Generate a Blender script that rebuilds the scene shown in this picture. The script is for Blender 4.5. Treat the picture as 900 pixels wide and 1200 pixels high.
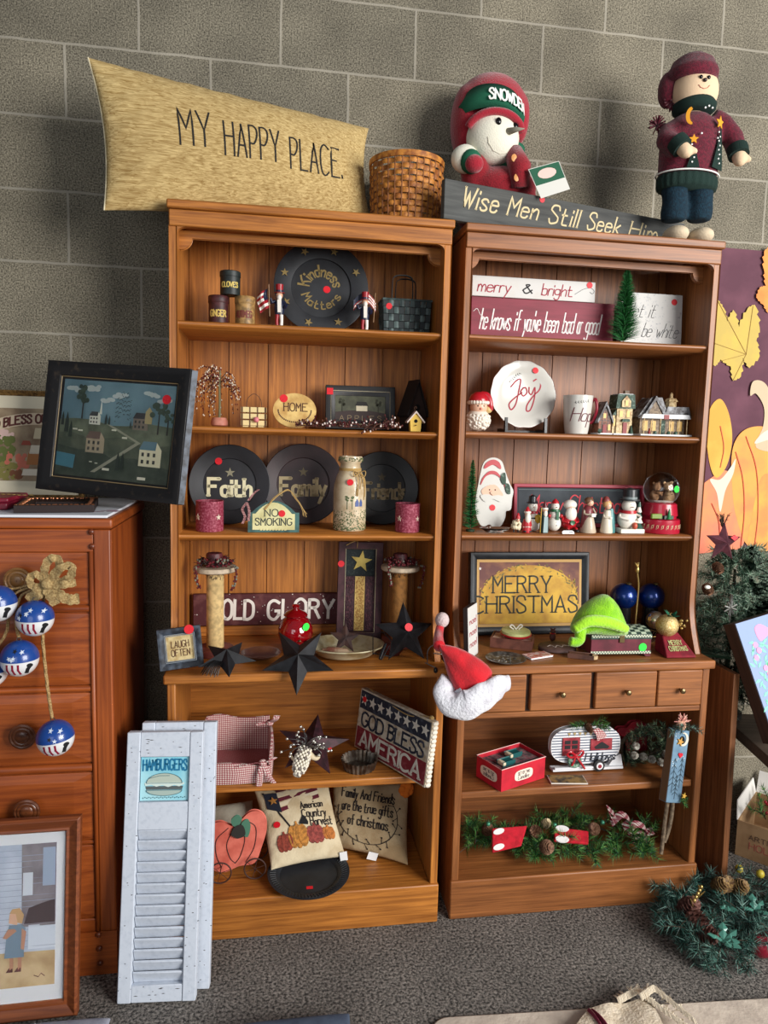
import bpy,math,random
from mathutils import Vector,Matrix,Euler
rnd=random.Random(7)
SC=bpy.context.scene
COL=SC.collection
PI=math.pi
for _o in list(bpy.data.objects):
 bpy.data.objects.remove(_o)
 # ---------------------------------------------------------------- camera
FPX=837.5
CAM=Vector((.5863,-2.2888,1.3978))
YAW,PITCH,ROLL=.1592,.1093,.0262
_fw=Vector((math.sin(YAW)*math.cos(PITCH),math.cos(YAW)*math.cos(PITCH),-math.sin(PITCH)))
_rt=Vector((math.cos(YAW),-math.sin(YAW),0))
_up=_rt.cross(_fw)
_a=_rt*math.cos(ROLL)+_up*math.sin(ROLL)
_b=_up*math.cos(ROLL)-_rt*math.sin(ROLL)
cam_data=bpy.data.cameras.new('camera')
cam=bpy.data.objects.new('camera',cam_data)
COL.objects.link(cam)
cam.matrix_world=Matrix(((_a.x,_b.x,-_fw.x,CAM.x),(_a.y,_b.y,-_fw.y,CAM.y),(_a.z,_b.z,-_fw.z,CAM.z),(0,0,0,1)))
cam_data.sensor_fit='VERTICAL'
cam_data.sensor_height=36.0
cam_data.sensor_width=27.0
cam_data.lens=FPX/1200*36
cam_data.clip_start=.02
SC.camera=cam
def _ray(u,v):
 return _fw+_a*((u-450)/FPX)-_b*((v-600)/FPX)
def at(u,v,Y):
 d=_ray(u,v)
 return CAM+d*((Y-CAM.y)/d.y)
def atz(u,v,z):
 d=_ray(u,v)
 return CAM+d*((z-CAM.z)/d.z)
def sx(u,Y,z):
 """world x of the point at depth Y and height z seen in column u"""
 k=(u-450)/FPX
 n=_a-_fw*k
 return CAM.x-(n.y*(Y-CAM.y)+n.z*(z-CAM.z))/n.x
def span(u0,u1,vt,Y,zb):
 """centre x, width and height of something standing at depth Y on height zb"""
 x0,x1=sx(u0,Y,zb),sx(u1,Y,zb)
 return(x0+x1)/2,x1-x0,at((u0+u1)/2,vt,Y).z-zb
 # ---------------------------------------------------------------- light and exposure
world=bpy.data.worlds.new('world')
SC.world=world
world.use_nodes=True
_bg=world.node_tree.nodes['Background']
_bg.inputs[0].default_value=(.80,.88,1.0,1)
_bg.inputs[1].default_value=.17
def area(name,loc,target,size,power,color):
 L=bpy.data.lights.new(name,'AREA')
 L.shape='RECTANGLE'
 L.size,L.size_y=size
 L.energy=power
 L.color=color
 o=bpy.data.objects.new(name,L)
 COL.objects.link(o)
 o.location=loc
 o.rotation_euler=(Vector(target)-Vector(loc)).to_track_quat('-Z','Y').to_euler()
 return o
area('garage_door_daylight',(3.9,-3.7,2.1),(1.0,0,1.0),(2.4,2.2),345,(1.0,.98,.95))
area('dim_fill_light',(-.6,-4.6,1.7),(.8,0,.9),(2.0,2.0),34,(.92,.96,1.0))  # weak second area light, an unseen fill from the front left
SC.view_settings.view_transform='Standard'
SC.view_settings.look='None'
SC.view_settings.gamma=1
SC.view_settings.use_curve_mapping=False
SC.view_settings.exposure=-.08
# ---------------------------------------------------------------- materials
def lin(c):
 r=[]
 for x in c[:3]:
  x/=255
  r.append(x/12.92 if x<=.04045 else((x+.055)/1.055)**2.4)
 return tuple(r)+(1,)
_mats={}
def mat(name,c,rough=.55,metal=0,spot=None,amt=.35,scale=30,bump=0,bscale=120,trans=0,spec=.5,coat=0,sheen=0,ior=1.45,alpha=1):
 """plain material; spot = second colour mixed in by noise (wear, mottling)"""
 if name in _mats:
  return _mats[name]
 m=bpy.data.materials.new(name)
 m.use_nodes=True
 nt=m.node_tree
 p=nt.nodes['Principled BSDF']
 p.inputs['Base Color'].default_value=lin(c)
 p.inputs['Roughness'].default_value=rough
 p.inputs['Metallic'].default_value=metal
 p.inputs['Specular IOR Level'].default_value=spec
 p.inputs['IOR'].default_value=ior
 if trans:p.inputs['Transmission Weight'].default_value=trans
 if coat:p.inputs['Coat Weight'].default_value=coat
 if sheen:p.inputs['Sheen Weight'].default_value=sheen
 tc=nt.nodes.new('ShaderNodeTexCoord')
 if spot:
  n=nt.nodes.new('ShaderNodeTexNoise')
  n.inputs['Scale'].default_value=scale
  n.inputs['Detail'].default_value=5
  nt.links.new(tc.outputs['Object'],n.inputs['Vector'])
  r=nt.nodes.new('ShaderNodeValToRGB')
  r.color_ramp.elements[0].position=.62-amt*.5
  r.color_ramp.elements[1].position=.80-amt*.4
  r.color_ramp.elements[0].color=lin(c)
  r.color_ramp.elements[1].color=lin(spot)
  nt.links.new(n.outputs['Fac'],r.inputs['Fac'])
  nt.links.new(r.outputs['Color'],p.inputs['Base Color'])
 if bump:
  n=nt.nodes.new('ShaderNodeTexNoise')
  n.inputs['Scale'].default_value=bscale
  n.inputs['Detail'].default_value=4
  nt.links.new(tc.outputs['Object'],n.inputs['Vector'])
  b=nt.nodes.new('ShaderNodeBump')
  b.inputs['Strength'].default_value=bump
  b.inputs['Distance'].default_value=.004
  nt.links.new(n.outputs['Fac'],b.inputs['Height'])
  nt.links.new(b.outputs['Normal'],p.inputs['Normal'])
 _mats[name]=m
 return m
def wood(name,c1,c2,axis='z',scale=7,rough=.46,stretch=26,c3=None,coat=.04,bump=.08):
 """grain running along the axis, in object coordinates"""
 if name in _mats:
  return _mats[name]
 m=bpy.data.materials.new(name)
 m.use_nodes=True
 nt=m.node_tree
 p=nt.nodes['Principled BSDF']
 p.inputs['Roughness'].default_value=rough
 p.inputs['Coat Weight'].default_value=coat
 p.inputs['Coat Roughness'].default_value=.3
 tc=nt.nodes.new('ShaderNodeTexCoord')
 mp=nt.nodes.new('ShaderNodeMapping')
 s=[stretch]*3
 s['xyz'.index(axis)]=1
 mp.inputs['Scale'].default_value=s
 nt.links.new(tc.outputs['Object'],mp.inputs['Vector'])
 n=nt.nodes.new('ShaderNodeTexNoise')
 n.inputs['Scale'].default_value=scale*.45
 n.inputs['Detail'].default_value=8
 n.inputs['Roughness'].default_value=.62
 n.inputs['Distortion'].default_value=.5
 nt.links.new(mp.outputs['Vector'],n.inputs['Vector'])
 n2=nt.nodes.new('ShaderNodeTexNoise')
 n2.inputs['Scale'].default_value=3.2
 n2.inputs['Detail'].default_value=3
 nt.links.new(tc.outputs['Object'],n2.inputs['Vector'])
 r=nt.nodes.new('ShaderNodeValToRGB')
 r.color_ramp.elements[0].position=.33
 r.color_ramp.elements[1].position=.68
 r.color_ramp.elements[0].color=lin(c1)
 r.color_ramp.elements[1].color=lin(c2)
 nt.links.new(n.outputs['Fac'],r.inputs['Fac'])
 mx=nt.nodes.new('ShaderNodeMixRGB')
 mx.blend_type='MULTIPLY'
 r2=nt.nodes.new('ShaderNodeValToRGB')
 r2.color_ramp.elements[0].position=.3
 r2.color_ramp.elements[1].position=.7
 r2.color_ramp.elements[0].color=(.72,.68,.64,1)
 r2.color_ramp.elements[1].color=(1,1,1,1)
 nt.links.new(n2.outputs['Fac'],r2.inputs['Fac'])
 mx.inputs[0].default_value=1
 nt.links.new(r.outputs['Color'],mx.inputs[1])
 nt.links.new(r2.outputs['Color'],mx.inputs[2])
 nt.links.new(mx.outputs['Color'],p.inputs['Base Color'])
 b=nt.nodes.new('ShaderNodeBump')
 b.inputs['Strength'].default_value=bump
 b.inputs['Distance'].default_value=.003
 nt.links.new(n.outputs['Fac'],b.inputs['Height'])
 nt.links.new(b.outputs['Normal'],p.inputs['Normal'])
 _mats[name]=m
 return m
 # ---------------------------------------------------------------- mesh builder
def catmull(pts,k=5,closed=False):
 P=[Vector(p)for p in pts]
 n=len(P)
 if n<3:
  return P
 out=[]
 segs=n if closed else n-1
 for i in range(segs):
  if closed:
   p0,p1,p2,p3=P[(i-1)%n],P[i],P[(i+1)%n],P[(i+2)%n]
  else:
   p0=P[i-1]if i else P[0]*2-P[1]
   p1,p2=P[i],P[i+1]
   p3=P[i+2]if i+2<n else P[-1]*2-P[-2]
  for j in range(k):
   t=j/k
   out.append(.5*((2*p1)+(p2-p0)*t+(2*p0-5*p1+4*p2-p3)*t*t+(3*p1-p0-3*p2+p3)*t**3))
 if not closed:
  out.append(P[-1])
 return out
class MB:
 def __init__(s):
  s.v,s.f,s.mi=[],[],[]
  s.M=None
  s.k=0
 def add(s,vs,fs):
  o=len(s.v)
  if s.M is None:
   s.v+=[tuple(v)for v in vs]
  else:
   s.v+=[tuple(s.M@Vector(v))for v in vs]
  s.f+=[tuple(i+o for i in f)for f in fs]
  s.mi+=[s.k]*len(fs)
  return s
 def box(s,x0,x1,y0,y1,z0,z1):
  return s.add([(x0,y0,z0),(x1,y0,z0),(x1,y1,z0),(x0,y1,z0),(x0,y0,z1),(x1,y0,z1),(x1,y1,z1),(x0,y1,z1)],[(3,2,1,0),(4,5,6,7),(0,1,5,4),(1,2,6,5),(2,3,7,6),(3,0,4,7)])
 def cbox(s,c,size):
  return s.box(c[0]-size[0]/2,c[0]+size[0]/2,c[1]-size[1]/2,c[1]+size[1]/2,c[2]-size[2]/2,c[2]+size[2]/2)
 def loft(s,rings,cap0=True,cap1=True,closed=True):
  n=len(rings[0])
  vs=[p for r in rings for p in r]
  fs=[]
  for i in range(len(rings)-1):
   for j in range(n if closed else n-1):
    a,b=i*n+j,i*n+(j+1)%n
    fs.append((a,b,b+n,a+n))
  if cap0:fs.append(tuple(range(n-1,-1,-1)))
  if cap1:fs.append(tuple(range((len(rings)-1)*n,len(rings)*n)))
  return s.add(vs,fs)
 def lathe(s,prof,n=32,c=(0,0,0),ax='z',cap0=True,cap1=True,sxy=(1,1)):
  rings=[]
  for r,h in prof:
   ring=[]
   for i in range(n):
    a=2*PI*i/n
    x,y=r*math.cos(a)*sxy[0],r*math.sin(a)*sxy[1]
    if ax=='z':p=(c[0]+x,c[1]+y,c[2]+h)
    elif ax=='y':p=(c[0]+x,c[1]-h,c[2]+y)
    else:p=(c[0]+h,c[1]+x,c[2]+y)
    ring.append(p)
   rings.append(ring)
  return s.loft(rings,cap0,cap1)
 def ell(s,c,rx,ry=None,rz=None,n=20,m=12):
  ry=rx if ry is None else ry
  rz=rx if rz is None else rz
  vs=[(c[0],c[1],c[2]-rz)]
  for i in range(1,m):
   t=PI*i/m
   for j in range(n):
    a=2*PI*j/n
    vs.append((c[0]+rx*math.sin(t)*math.cos(a),c[1]+ry*math.sin(t)*math.sin(a),c[2]-rz*math.cos(t)))
  vs.append((c[0],c[1],c[2]+rz))
  fs=[(0,1+(j+1)%n,1+j)for j in range(n)]
  for i in range(m-2):
   for j in range(n):
    a,b=1+i*n+j,1+i*n+(j+1)%n
    fs.append((a,b,b+n,a+n))
  o=1+(m-2)*n
  fs+=[(o+j,o+(j+1)%n,len(vs)-1)for j in range(n)]
  return s.add(vs,fs)
 def tube(s,pts,r,n=8,closed=False):
  P=[Vector(p)for p in pts]
  L=len(P)
  R=r if isinstance(r,(list,tuple))else[r]*L
  rings=[]
  prev=None
  for i in range(L):
   if closed:t=P[(i+1)%L]-P[i-1]
   else:t=P[min(i+1,L-1)]-P[max(i-1,0)]
   if t.length<1e-9:t=Vector((0,0,1))
   t.normalize()
   if prev is None:
    u=t.cross(Vector((0,0,1))if abs(t.z)<.9 else Vector((1,0,0)))
   else:
    u=prev-t*prev.dot(t)
   u.normalize()
   prev=u
   w=t.cross(u)
   rings.append([P[i]+(u*math.cos(2*PI*j/n)+w*math.sin(2*PI*j/n))*R[i]for j in range(n)])
  if closed:
   rings.append(rings[0])
   return s.loft(rings,False,False)
  return s.loft(rings)
 def prism(s,poly,y0,y1):
  """polygon in x,z pushed from y0 to y1"""
  n=len(poly)
  vs=[(x,y0,z)for x,z in poly]+[(x,y1,z)for x,z in poly]
  fs=[tuple(range(n)),tuple(range(2*n-1,n-1,-1))]
  fs+=[(i,(i+1)%n,n+(i+1)%n,n+i)for i in range(n)]
  return s.add(vs,fs)
 def patch(s,poly,fm,h=.0008,h0=-.0004):
  """raised flat figure painted on the surface fm(x, y, h)"""
  n=len(poly)
  vs=[fm(x,y,h)for x,y in poly]+[fm(x,y,h0)for x,y in poly]
  fs=[tuple(range(n))]+[(i,n+i,n+(i+1)%n,(i+1)%n)for i in range(n)]
  return s.add(vs,fs)
 def ribbon(s,pts,w,fm,h=.0008,h0=-.0004):
  P=[Vector((p[0],p[1]))for p in pts]
  Q=[P[0]]
  for p in P[1:]:
   if(p-Q[-1]).length>1e-6:Q.append(p)
  if len(Q)<2:return s
  L,Rr=[],[]
  for i,p in enumerate(Q):
   t0=(Q[i]-Q[i-1]).normalized()if i else None
   t1=(Q[i+1]-Q[i]).normalized()if i+1<len(Q)else None
   if t0 is None:t0=t1
   if t1 is None:t1=t0
   t=t0+t1
   if t.length<.3:t=t1
   t.normalize()
   nn=Vector((-t.y,t.x))
   k=max(.55,nn.dot(Vector((-t1.y,t1.x))))
   ww=w[i]if isinstance(w,(list,tuple))else w
   L.append(p+nn*(ww/2/k));Rr.append(p-nn*(ww/2/k))
  d0=(Q[1]-Q[0]).normalized()*((w if not isinstance(w,(list,tuple))else w[0])*.35)
  d1=(Q[-1]-Q[-2]).normalized()*((w if not isinstance(w,(list,tuple))else w[-1])*.35)
  L[0]=L[0]-d0;Rr[0]=Rr[0]-d0;L[-1]=L[-1]+d1;Rr[-1]=Rr[-1]+d1
  rings=[[fm(a.x,a.y,h),fm(b.x,b.y,h),fm(b.x,b.y,h0),fm(a.x,a.y,h0)]for a,b in zip(L,Rr)]
  return s.loft(rings)
 def build(s,name,mats,parent=None,smooth=38,bevel=0,seg=2,remesh=0,subsurf=0,label=None,kind=None):
  me=bpy.data.meshes.new(name)
  me.from_pydata(s.v,[],s.f)
  if not isinstance(mats,(list,tuple)):mats=[mats]
  for m in mats:me.materials.append(m)
  if len(mats)>1:
   me.polygons.foreach_set('material_index',s.mi)
  if smooth:
   me.polygons.foreach_set('use_smooth',[True]*len(me.polygons))
   if smooth<180:me.set_sharp_from_angle(angle=math.radians(smooth))
  me.update()
  o=bpy.data.objects.new(name,me)
  COL.objects.link(o)
  if parent is not None:o.parent=parent
  if remesh:
   md=o.modifiers.new('remesh','REMESH');md.mode='VOXEL';md.voxel_size=remesh;md.use_smooth_shade=True
   sm=o.modifiers.new('smooth','SMOOTH');sm.factor=.5;sm.iterations=6
  if subsurf:
   sb=o.modifiers.new('sub','SUBSURF');sb.levels=subsurf;sb.render_levels=subsurf
  if bevel:
   bv=o.modifiers.new('bevel','BEVEL');bv.width=bevel;bv.segments=seg;bv.limit_method='ANGLE';bv.angle_limit=math.radians(40)
  if label:o['label']=label
  if kind:o['kind']=kind
  return o
def tag(o,label,cat,group=None,kind=None):
 o['label']=label
 o['category']=cat
 if group:o['group']=group
 if kind:o['kind']=kind
 return o
def thing(name,label,cat,loc=(0,0,0),rz=0,tilt=0,roll=0,group=None,kind=None,scale=None):
 """an Empty at the thing's base; tilt < 0 leans it back, roll > 0 turns it clockwise"""
 o=bpy.data.objects.new(name,None)
 COL.objects.link(o)
 o.empty_display_size=.02
 o.rotation_mode='XYZ'
 o.matrix_world=Matrix.Translation(Vector(loc)+Vector((0,0,.0012 if loc[2]>.01 else 0)))@Matrix.Rotation(rz,4,'Z')@Matrix.Rotation(tilt,4,'X')@Matrix.Rotation(roll,4,'Y')
 if scale:o.scale=(scale,)*3
 return tag(o,label,cat,group,kind)
def struct(name,mb,m,bevel=0,smooth=38):
 o=mb.build(name,m,None,smooth,bevel)
 o['kind']='structure'
 return o
 # ---------------------------------------------------------------- flat figures and lettering
def flat(y=0.0,ox=0,oz=0):
 """a board's front face at local y, seen from -y"""
 return lambda x,z,h:(x+ox,y-h,z+oz)
def cyl_map(r,cx=0,cy=0,oz=0,ph=0):
 """x runs round a standing cylinder, x = 0 facing -y"""
 def f(x,z,h):
  rr=r(z)if callable(r)else r
  a=x/rr+ph
  return(cx+(rr+h)*math.sin(a),cy-(rr+h)*math.cos(a),z+oz)
 return f
def sph_map(c,rx,ry=None,rz=None):
 ry=rx if ry is None else ry
 rz=rx if rz is None else rz
 def f(x,z,h):
  q=max(.0,1-(x/rx)**2-(z/rz)**2)
  k=1+h/rx
  return(c[0]+x*k,c[1]-ry*math.sqrt(q)*k,c[2]+z*k)
 return f
def disc(r,n=18,c=(0,0),ry=None):
 ry=r if ry is None else ry
 return[(c[0]+r*math.cos(2*PI*i/n),c[1]+ry*math.sin(2*PI*i/n))for i in range(n)]
def star(R,c=(0,0),rot=0,n=5,k=.4):
 return[(c[0]+(R if i%2==0 else R*k)*math.sin(rot+PI*i/n),c[1]+(R if i%2==0 else R*k)*math.cos(rot+PI*i/n))for i in range(2*n)]
def heart(w,c=(0,0)):
 out=[]
 for i in range(28):
  t=2*PI*i/28
  out.append((c[0]+w/34*16*math.sin(t)**3,c[1]+w/34*(13*math.cos(t)-5*math.cos(2*t)-2*math.cos(3*t)-math.cos(4*t))))
 return out
_G=dict(A='00 39 60|13 53',B='00 09|~09 39 58 57 35 05|~05 35 54 52 30 00',C='~68 49 29 07 02 20 40 61',D='00 09|~09 39 67 62 30 00',E='69 09 00 60|05 45',F='69 09 00|05 45',G='~68 49 29 07 02 20 40 62|62 64 44',H='00 09|60 69|05 65',I='00 09',J='~49 42 30 10 02',K='00 09|69 04|26 60',L='09 00 50',M='00 09 34 69 60',N='00 09 60 69',O='~20 02 07 29 49 67 62 40 20',P='00 09|~09 39 58 56 34 04',Q='~20 02 07 29 49 67 62 40 20|43 70',R='00 09|~09 39 58 56 35 05|35 60',S='~57 49 19 07 16 44 53 51 30 10 02',T='09 69|39 30',U='~09 02 20 40 62 69',V='09 30 69',W='09 20 37 50 79',X='00 69|09 60',Y='09 34 69|34 30',Z='09 69 00 60',a='~44 25 04 01 10 30 43|45 40',b='09 00|~04 15 35 44 41 30 10 01',c='~44 35 15 04 01 10 30 41',d='49 40|~44 35 15 04 01 10 30 41',e='~03 43 44 35 15 04 01 10 30 41',f='~49 39 28 20|05 45',g='~44 35 15 04 02 11 31 42|~45 4a 3c 1c 0b',h='09 00|~03 25 35 44 40',i='05 00|07 08',j='~25 2a 1c 0b|27 28',k='09 00|45 02|13 40',l='09 00',m='05 00|~03 15 25 33 30|~33 45 55 63 60',n='05 00|~03 25 35 44 40',o='~10 01 04 15 35 44 41 30 10',p='05 0d|~04 15 35 44 41 30 10 01',q='45 4d|~44 35 15 04 01 10 30 41',r='05 00|~03 15 35',s='~44 35 15 04 13 32 41 30 10 01',t='~18 11 20 40|05 35',u='~05 01 10 30 42|45 40',v='05 20 45',w='05 20 34 40 65',x='00 45|05 40',y='05 20|45 0d',z='05 45 00 40')
_G['&']='~60 27 38 48 47 03 02 10 30 63'
_G["'"]='09 07'
_G['.']='00 01'
_G[',']='01 0b'
_neg=dict(a=-1,b=-2,c=-3,d=-4)
def glyph(ch):
 strokes=[]
 w=0
 for s in _G[ch].split('|'):
  sm=s[0]=='~'
  pts=[(int(q[0]),_neg.get(q[1],int(q[1])if q[1].isdigit()else 0))for q in s.lstrip('~').split()]
  w=max(w,max(p[0]for p in pts))
  strokes.append((sm,pts))
 return strokes,w
def text(mb,string,fm,cx,cy,height,width=None,stroke=.09,slant=0,gap=2.2,serif=0,h=.0008,jit=0,k=5):
 """single-stroke lettering centred on (cx, cy); height is that of a capital"""
 x=0
 items=[]
 for ch in string:
  if ch==' ':
   x+=4
   continue
  st,w=glyph(ch)
  items.append((x,st))
  x+=w+gap
 tot=max(x-gap,1)
 ky=height/9
 kx=ky*.8 if width is None else width/tot
 lw=stroke*height
 for ox,st in items:
  jy=rnd.uniform(-jit,jit)
  for sm,pts in st:
   def tr(p):
    return(cx+(ox+p[0]-tot/2)*kx+slant*(p[1]-4.5)*ky,cy+(p[1]-4.5+jy)*ky)
   q=[tr(p)for p in pts]
   if sm:q=[(p.x,p.y)for p in catmull(q,k)]
   else:
    qq=[]
    for a,b in zip(q[:-1],q[1:]):
     qq+=[(a[0]+(b[0]-a[0])*t/3,a[1]+(b[1]-a[1])*t/3)for t in range(3)]
    q=qq+[q[-1]]
   mb.ribbon(q,lw,fm,h)
   if serif and not sm:
    for p in(pts[0],pts[-1]):
     if p[1]in(0,9):
      c0=tr(p)
      mb.ribbon([(c0[0]-serif*kx,c0[1]),(c0[0]+serif*kx,c0[1])],lw*.55,fm,h)
 return mb
 # ---------------------------------------------------------------- common small pieces
def sticker(parent,fm,x,y,r=.0105,m=None,label=None):
 """round paper price dot"""
 green=m is not None
 b=MB().patch(disc(r,16,(x,y)),fm,.0012,-.0002)
 b.build('price_sticker',m or mat('sticker_red',(214,20,36),.5,spot=(150,10,24),amt=.1,scale=220),parent,label=label or('round green price sticker' if green else 'round red price sticker'))
GREEN_DOT=mat('sticker_green',(46,226,70),.5)
def frame_mb(w,h,t,d,lip=.0,prof=None):
 """picture frame in x,z with its back at y = 0, front at y = -d; origin at the bottom middle"""
 mb=MB()
 prof=prof or[(0,0),(0,d),(t*.35,d*1.0),(t*.75,d*.7),(t,d*.55),(t,0)]
 rings=[]
 for sx_,sz_ in((-1,0),(1,0),(1,1),(-1,1)):
  ring=[]
  for i,dd in prof:
   ring.append((sx_*(w/2-i),-dd,(i if sz_==0 else h-i)))
  rings.append(ring)
 n=len(prof)
 vs=[p for r in rings for p in r]
 fs=[]
 for i in range(4):
  for j in range(n):
   a,b=i*n+j,i*n+(j+1)%n
   c,d2=((i+1)%4)*n+(j+1)%n,((i+1)%4)*n+j
   fs.append((a,b,c,d2))
 mb.add(vs,fs)
 return mb
def blade(mb,p,d,L,w):
 """one needle: a thin folded triangle"""
 d=d.normalized()
 s=d.cross(Vector((rnd.uniform(-1,1),rnd.uniform(-1,1),rnd.uniform(-1,1))))
 if s.length<1e-5:return
 s=s.normalized()*(w/2)
 o=len(mb.v)
 if mb.M is None:q=[p-s,p+s,p+d*L]
 else:q=[mb.M@(p-s),mb.M@(p+s),mb.M@(p+d*L)]
 mb.v+=[tuple(x)for x in q]
 mb.f.append((o,o+1,o+2));mb.mi.append(mb.k)
def sprig(nb,sb,p,d,L,nl=.028,n=60,w=.0016,droop=.2,spread=.75):
 """a needled twig: needles go to nb, its stem to sb"""
 p=Vector(p);d=Vector(d).normalized()
 pts=[]
 for i in range(6):
  t=i/5
  pts.append(p+d*(L*t)+Vector((0,0,-droop*L*t*t)))
 if sb is not None:sb.tube(pts,[.0018-.001*i/5 for i in range(6)],4)
 for i in range(n):
  t=rnd.random()**.85
  j=min(int(t*5),4)
  q=pts[j].lerp(pts[j+1],t*5-j)
  ax=(pts[j+1]-pts[j]).normalized()
  r=Vector((rnd.gauss(0,1),rnd.gauss(0,1),rnd.gauss(0,1)))
  r=(r-ax*r.dot(ax)).normalized()
  nb.k=rnd.randrange(getattr(nb,'nm',1))
  blade(nb,q,r*spread+ax*(1.05-spread+t*.4),nl*rnd.uniform(.7,1.1),w)
def pinecone(mb,c,r,L,d=(0,0,1)):
 d=Vector(d).normalized()
 u=d.cross(Vector((0,0,1))if abs(d.z)<.9 else Vector((1,0,0))).normalized()
 w=d.cross(u)
 c=Vector(c)
 core=[c+d*(L*(i/5-.5))for i in range(6)]
 mb.tube(core,[r*.45*math.sin(PI*(i+.6)/6.2)for i in range(6)],7)
 rows=8
 for i in range(rows):
  t=(i+.5)/rows
  rr=r*(.35+.65*math.sin(PI*(.15+.8*t)))
  m=8
  for j in range(m):
   a=2*PI*(j+.5*(i%2))/m
   e=u*math.cos(a)+w*math.sin(a)
   s=d.cross(e)
   b0=c+d*(L*(t-.5))
   tip=b0+e*rr+d*(L*.07)
   k=rr*.42
   mb.add([b0+s*k*.5,b0-s*k*.5,tip-s*k+d*.001,tip+e*r*.08+d*L*.05,tip+s*k,b0+e*rr*.7-d*L*.03],[(0,1,2,3,4),(0,4,5),(1,5,2),(2,5,3),(3,5,4)])
   # ================================================================ the setting
def wall_material():
 m=bpy.data.materials.new('concrete_block')
 m.use_nodes=True
 nt=m.node_tree
 N=nt.nodes.new;Lk=nt.links.new
 p=nt.nodes['Principled BSDF']
 p.inputs['Roughness'].default_value=.95
 tc=N('ShaderNodeTexCoord')
 sp=N('ShaderNodeSeparateXYZ');Lk(tc.outputs['Object'],sp.inputs[0])
 cb=N('ShaderNodeCombineXYZ');Lk(sp.outputs['X'],cb.inputs['X']);Lk(sp.outputs['Z'],cb.inputs['Y'])
 # slightly wandering joints
 nz=N('ShaderNodeTexNoise');nz.inputs['Scale'].default_value=14;Lk(tc.outputs['Object'],nz.inputs['Vector'])
 sub=N('ShaderNodeVectorMath');sub.operation='MULTIPLY_ADD'
 Lk(nz.outputs['Color'],sub.inputs[0]);sub.inputs[1].default_value=(.006,.006,0);Lk(cb.outputs[0],sub.inputs[2])
 br=N('ShaderNodeTexBrick')
 br.offset=.5;br.squash=1
 br.inputs['Scale'].default_value=1
 br.inputs['Brick Width'].default_value=.4064
 br.inputs['Row Height'].default_value=.2032
 br.inputs['Mortar Size'].default_value=.004
 br.inputs['Mortar Smooth'].default_value=.3
 br.inputs['Color1'].default_value=(.86,.86,.86,1)
 br.inputs['Color2'].default_value=(1.1,1.08,1.05,1)
 br.inputs['Mortar'].default_value=(1,1,1,1)
 Lk(sub.outputs[0],br.inputs['Vector'])
 n1=N('ShaderNodeTexNoise');n1.inputs['Scale'].default_value=230;n1.inputs['Detail'].default_value=3;Lk(tc.outputs['Object'],n1.inputs['Vector'])
 n2=N('ShaderNodeTexNoise');n2.inputs['Scale'].default_value=5;n2.inputs['Detail'].default_value=5;Lk(tc.outputs['Object'],n2.inputs['Vector'])
 r1=N('ShaderNodeValToRGB');r1.color_ramp.elements[0].position=.30;r1.color_ramp.elements[1].position=.72
 r1.color_ramp.elements[0].color=lin((62,57,47));r1.color_ramp.elements[1].color=lin((166,158,138));Lk(n1.outputs['Fac'],r1.inputs['Fac'])
 r2=N('ShaderNodeValToRGB');r2.color_ramp.elements[0].position=.3;r2.color_ramp.elements[1].position=.7
 r2.color_ramp.elements[0].color=(.70,.70,.70,1);r2.color_ramp.elements[1].color=(1.12,1.12,1.12,1);Lk(n2.outputs['Fac'],r2.inputs['Fac'])
 m1=N('ShaderNodeMixRGB');m1.blend_type='MULTIPLY';m1.inputs[0].default_value=1;Lk(r1.outputs[0],m1.inputs[1]);Lk(r2.outputs[0],m1.inputs[2])
 m2=N('ShaderNodeMixRGB');m2.blend_type='MULTIPLY';m2.inputs[0].default_value=1;Lk(m1.outputs[0],m2.inputs[1]);Lk(br.outputs['Color'],m2.inputs[2])
 m3=N('ShaderNodeMixRGB');Lk(br.outputs['Fac'],m3.inputs[0]);Lk(m2.outputs[0],m3.inputs[1])
 m4=N('ShaderNodeMixRGB');m4.blend_type='MULTIPLY';m4.inputs[0].default_value=1;m4.inputs[1].default_value=lin((160,153,138));Lk(r2.outputs[0],m4.inputs[2])
 Lk(m4.outputs[0],m3.inputs[2])
 Lk(m3.outputs[0],p.inputs['Base Color'])
 # bump: pores and the joint line
 ad=N('ShaderNodeMath');ad.operation='MULTIPLY_ADD';Lk(br.outputs['Fac'],ad.inputs[0]);ad.inputs[1].default_value=.5;Lk(n1.outputs['Fac'],ad.inputs[2])
 b=N('ShaderNodeBump');b.inputs['Strength'].default_value=.5;b.inputs['Distance'].default_value=.004
 Lk(ad.outputs[0],b.inputs['Height']);Lk(b.outputs[0],p.inputs['Normal'])
 return m
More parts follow.
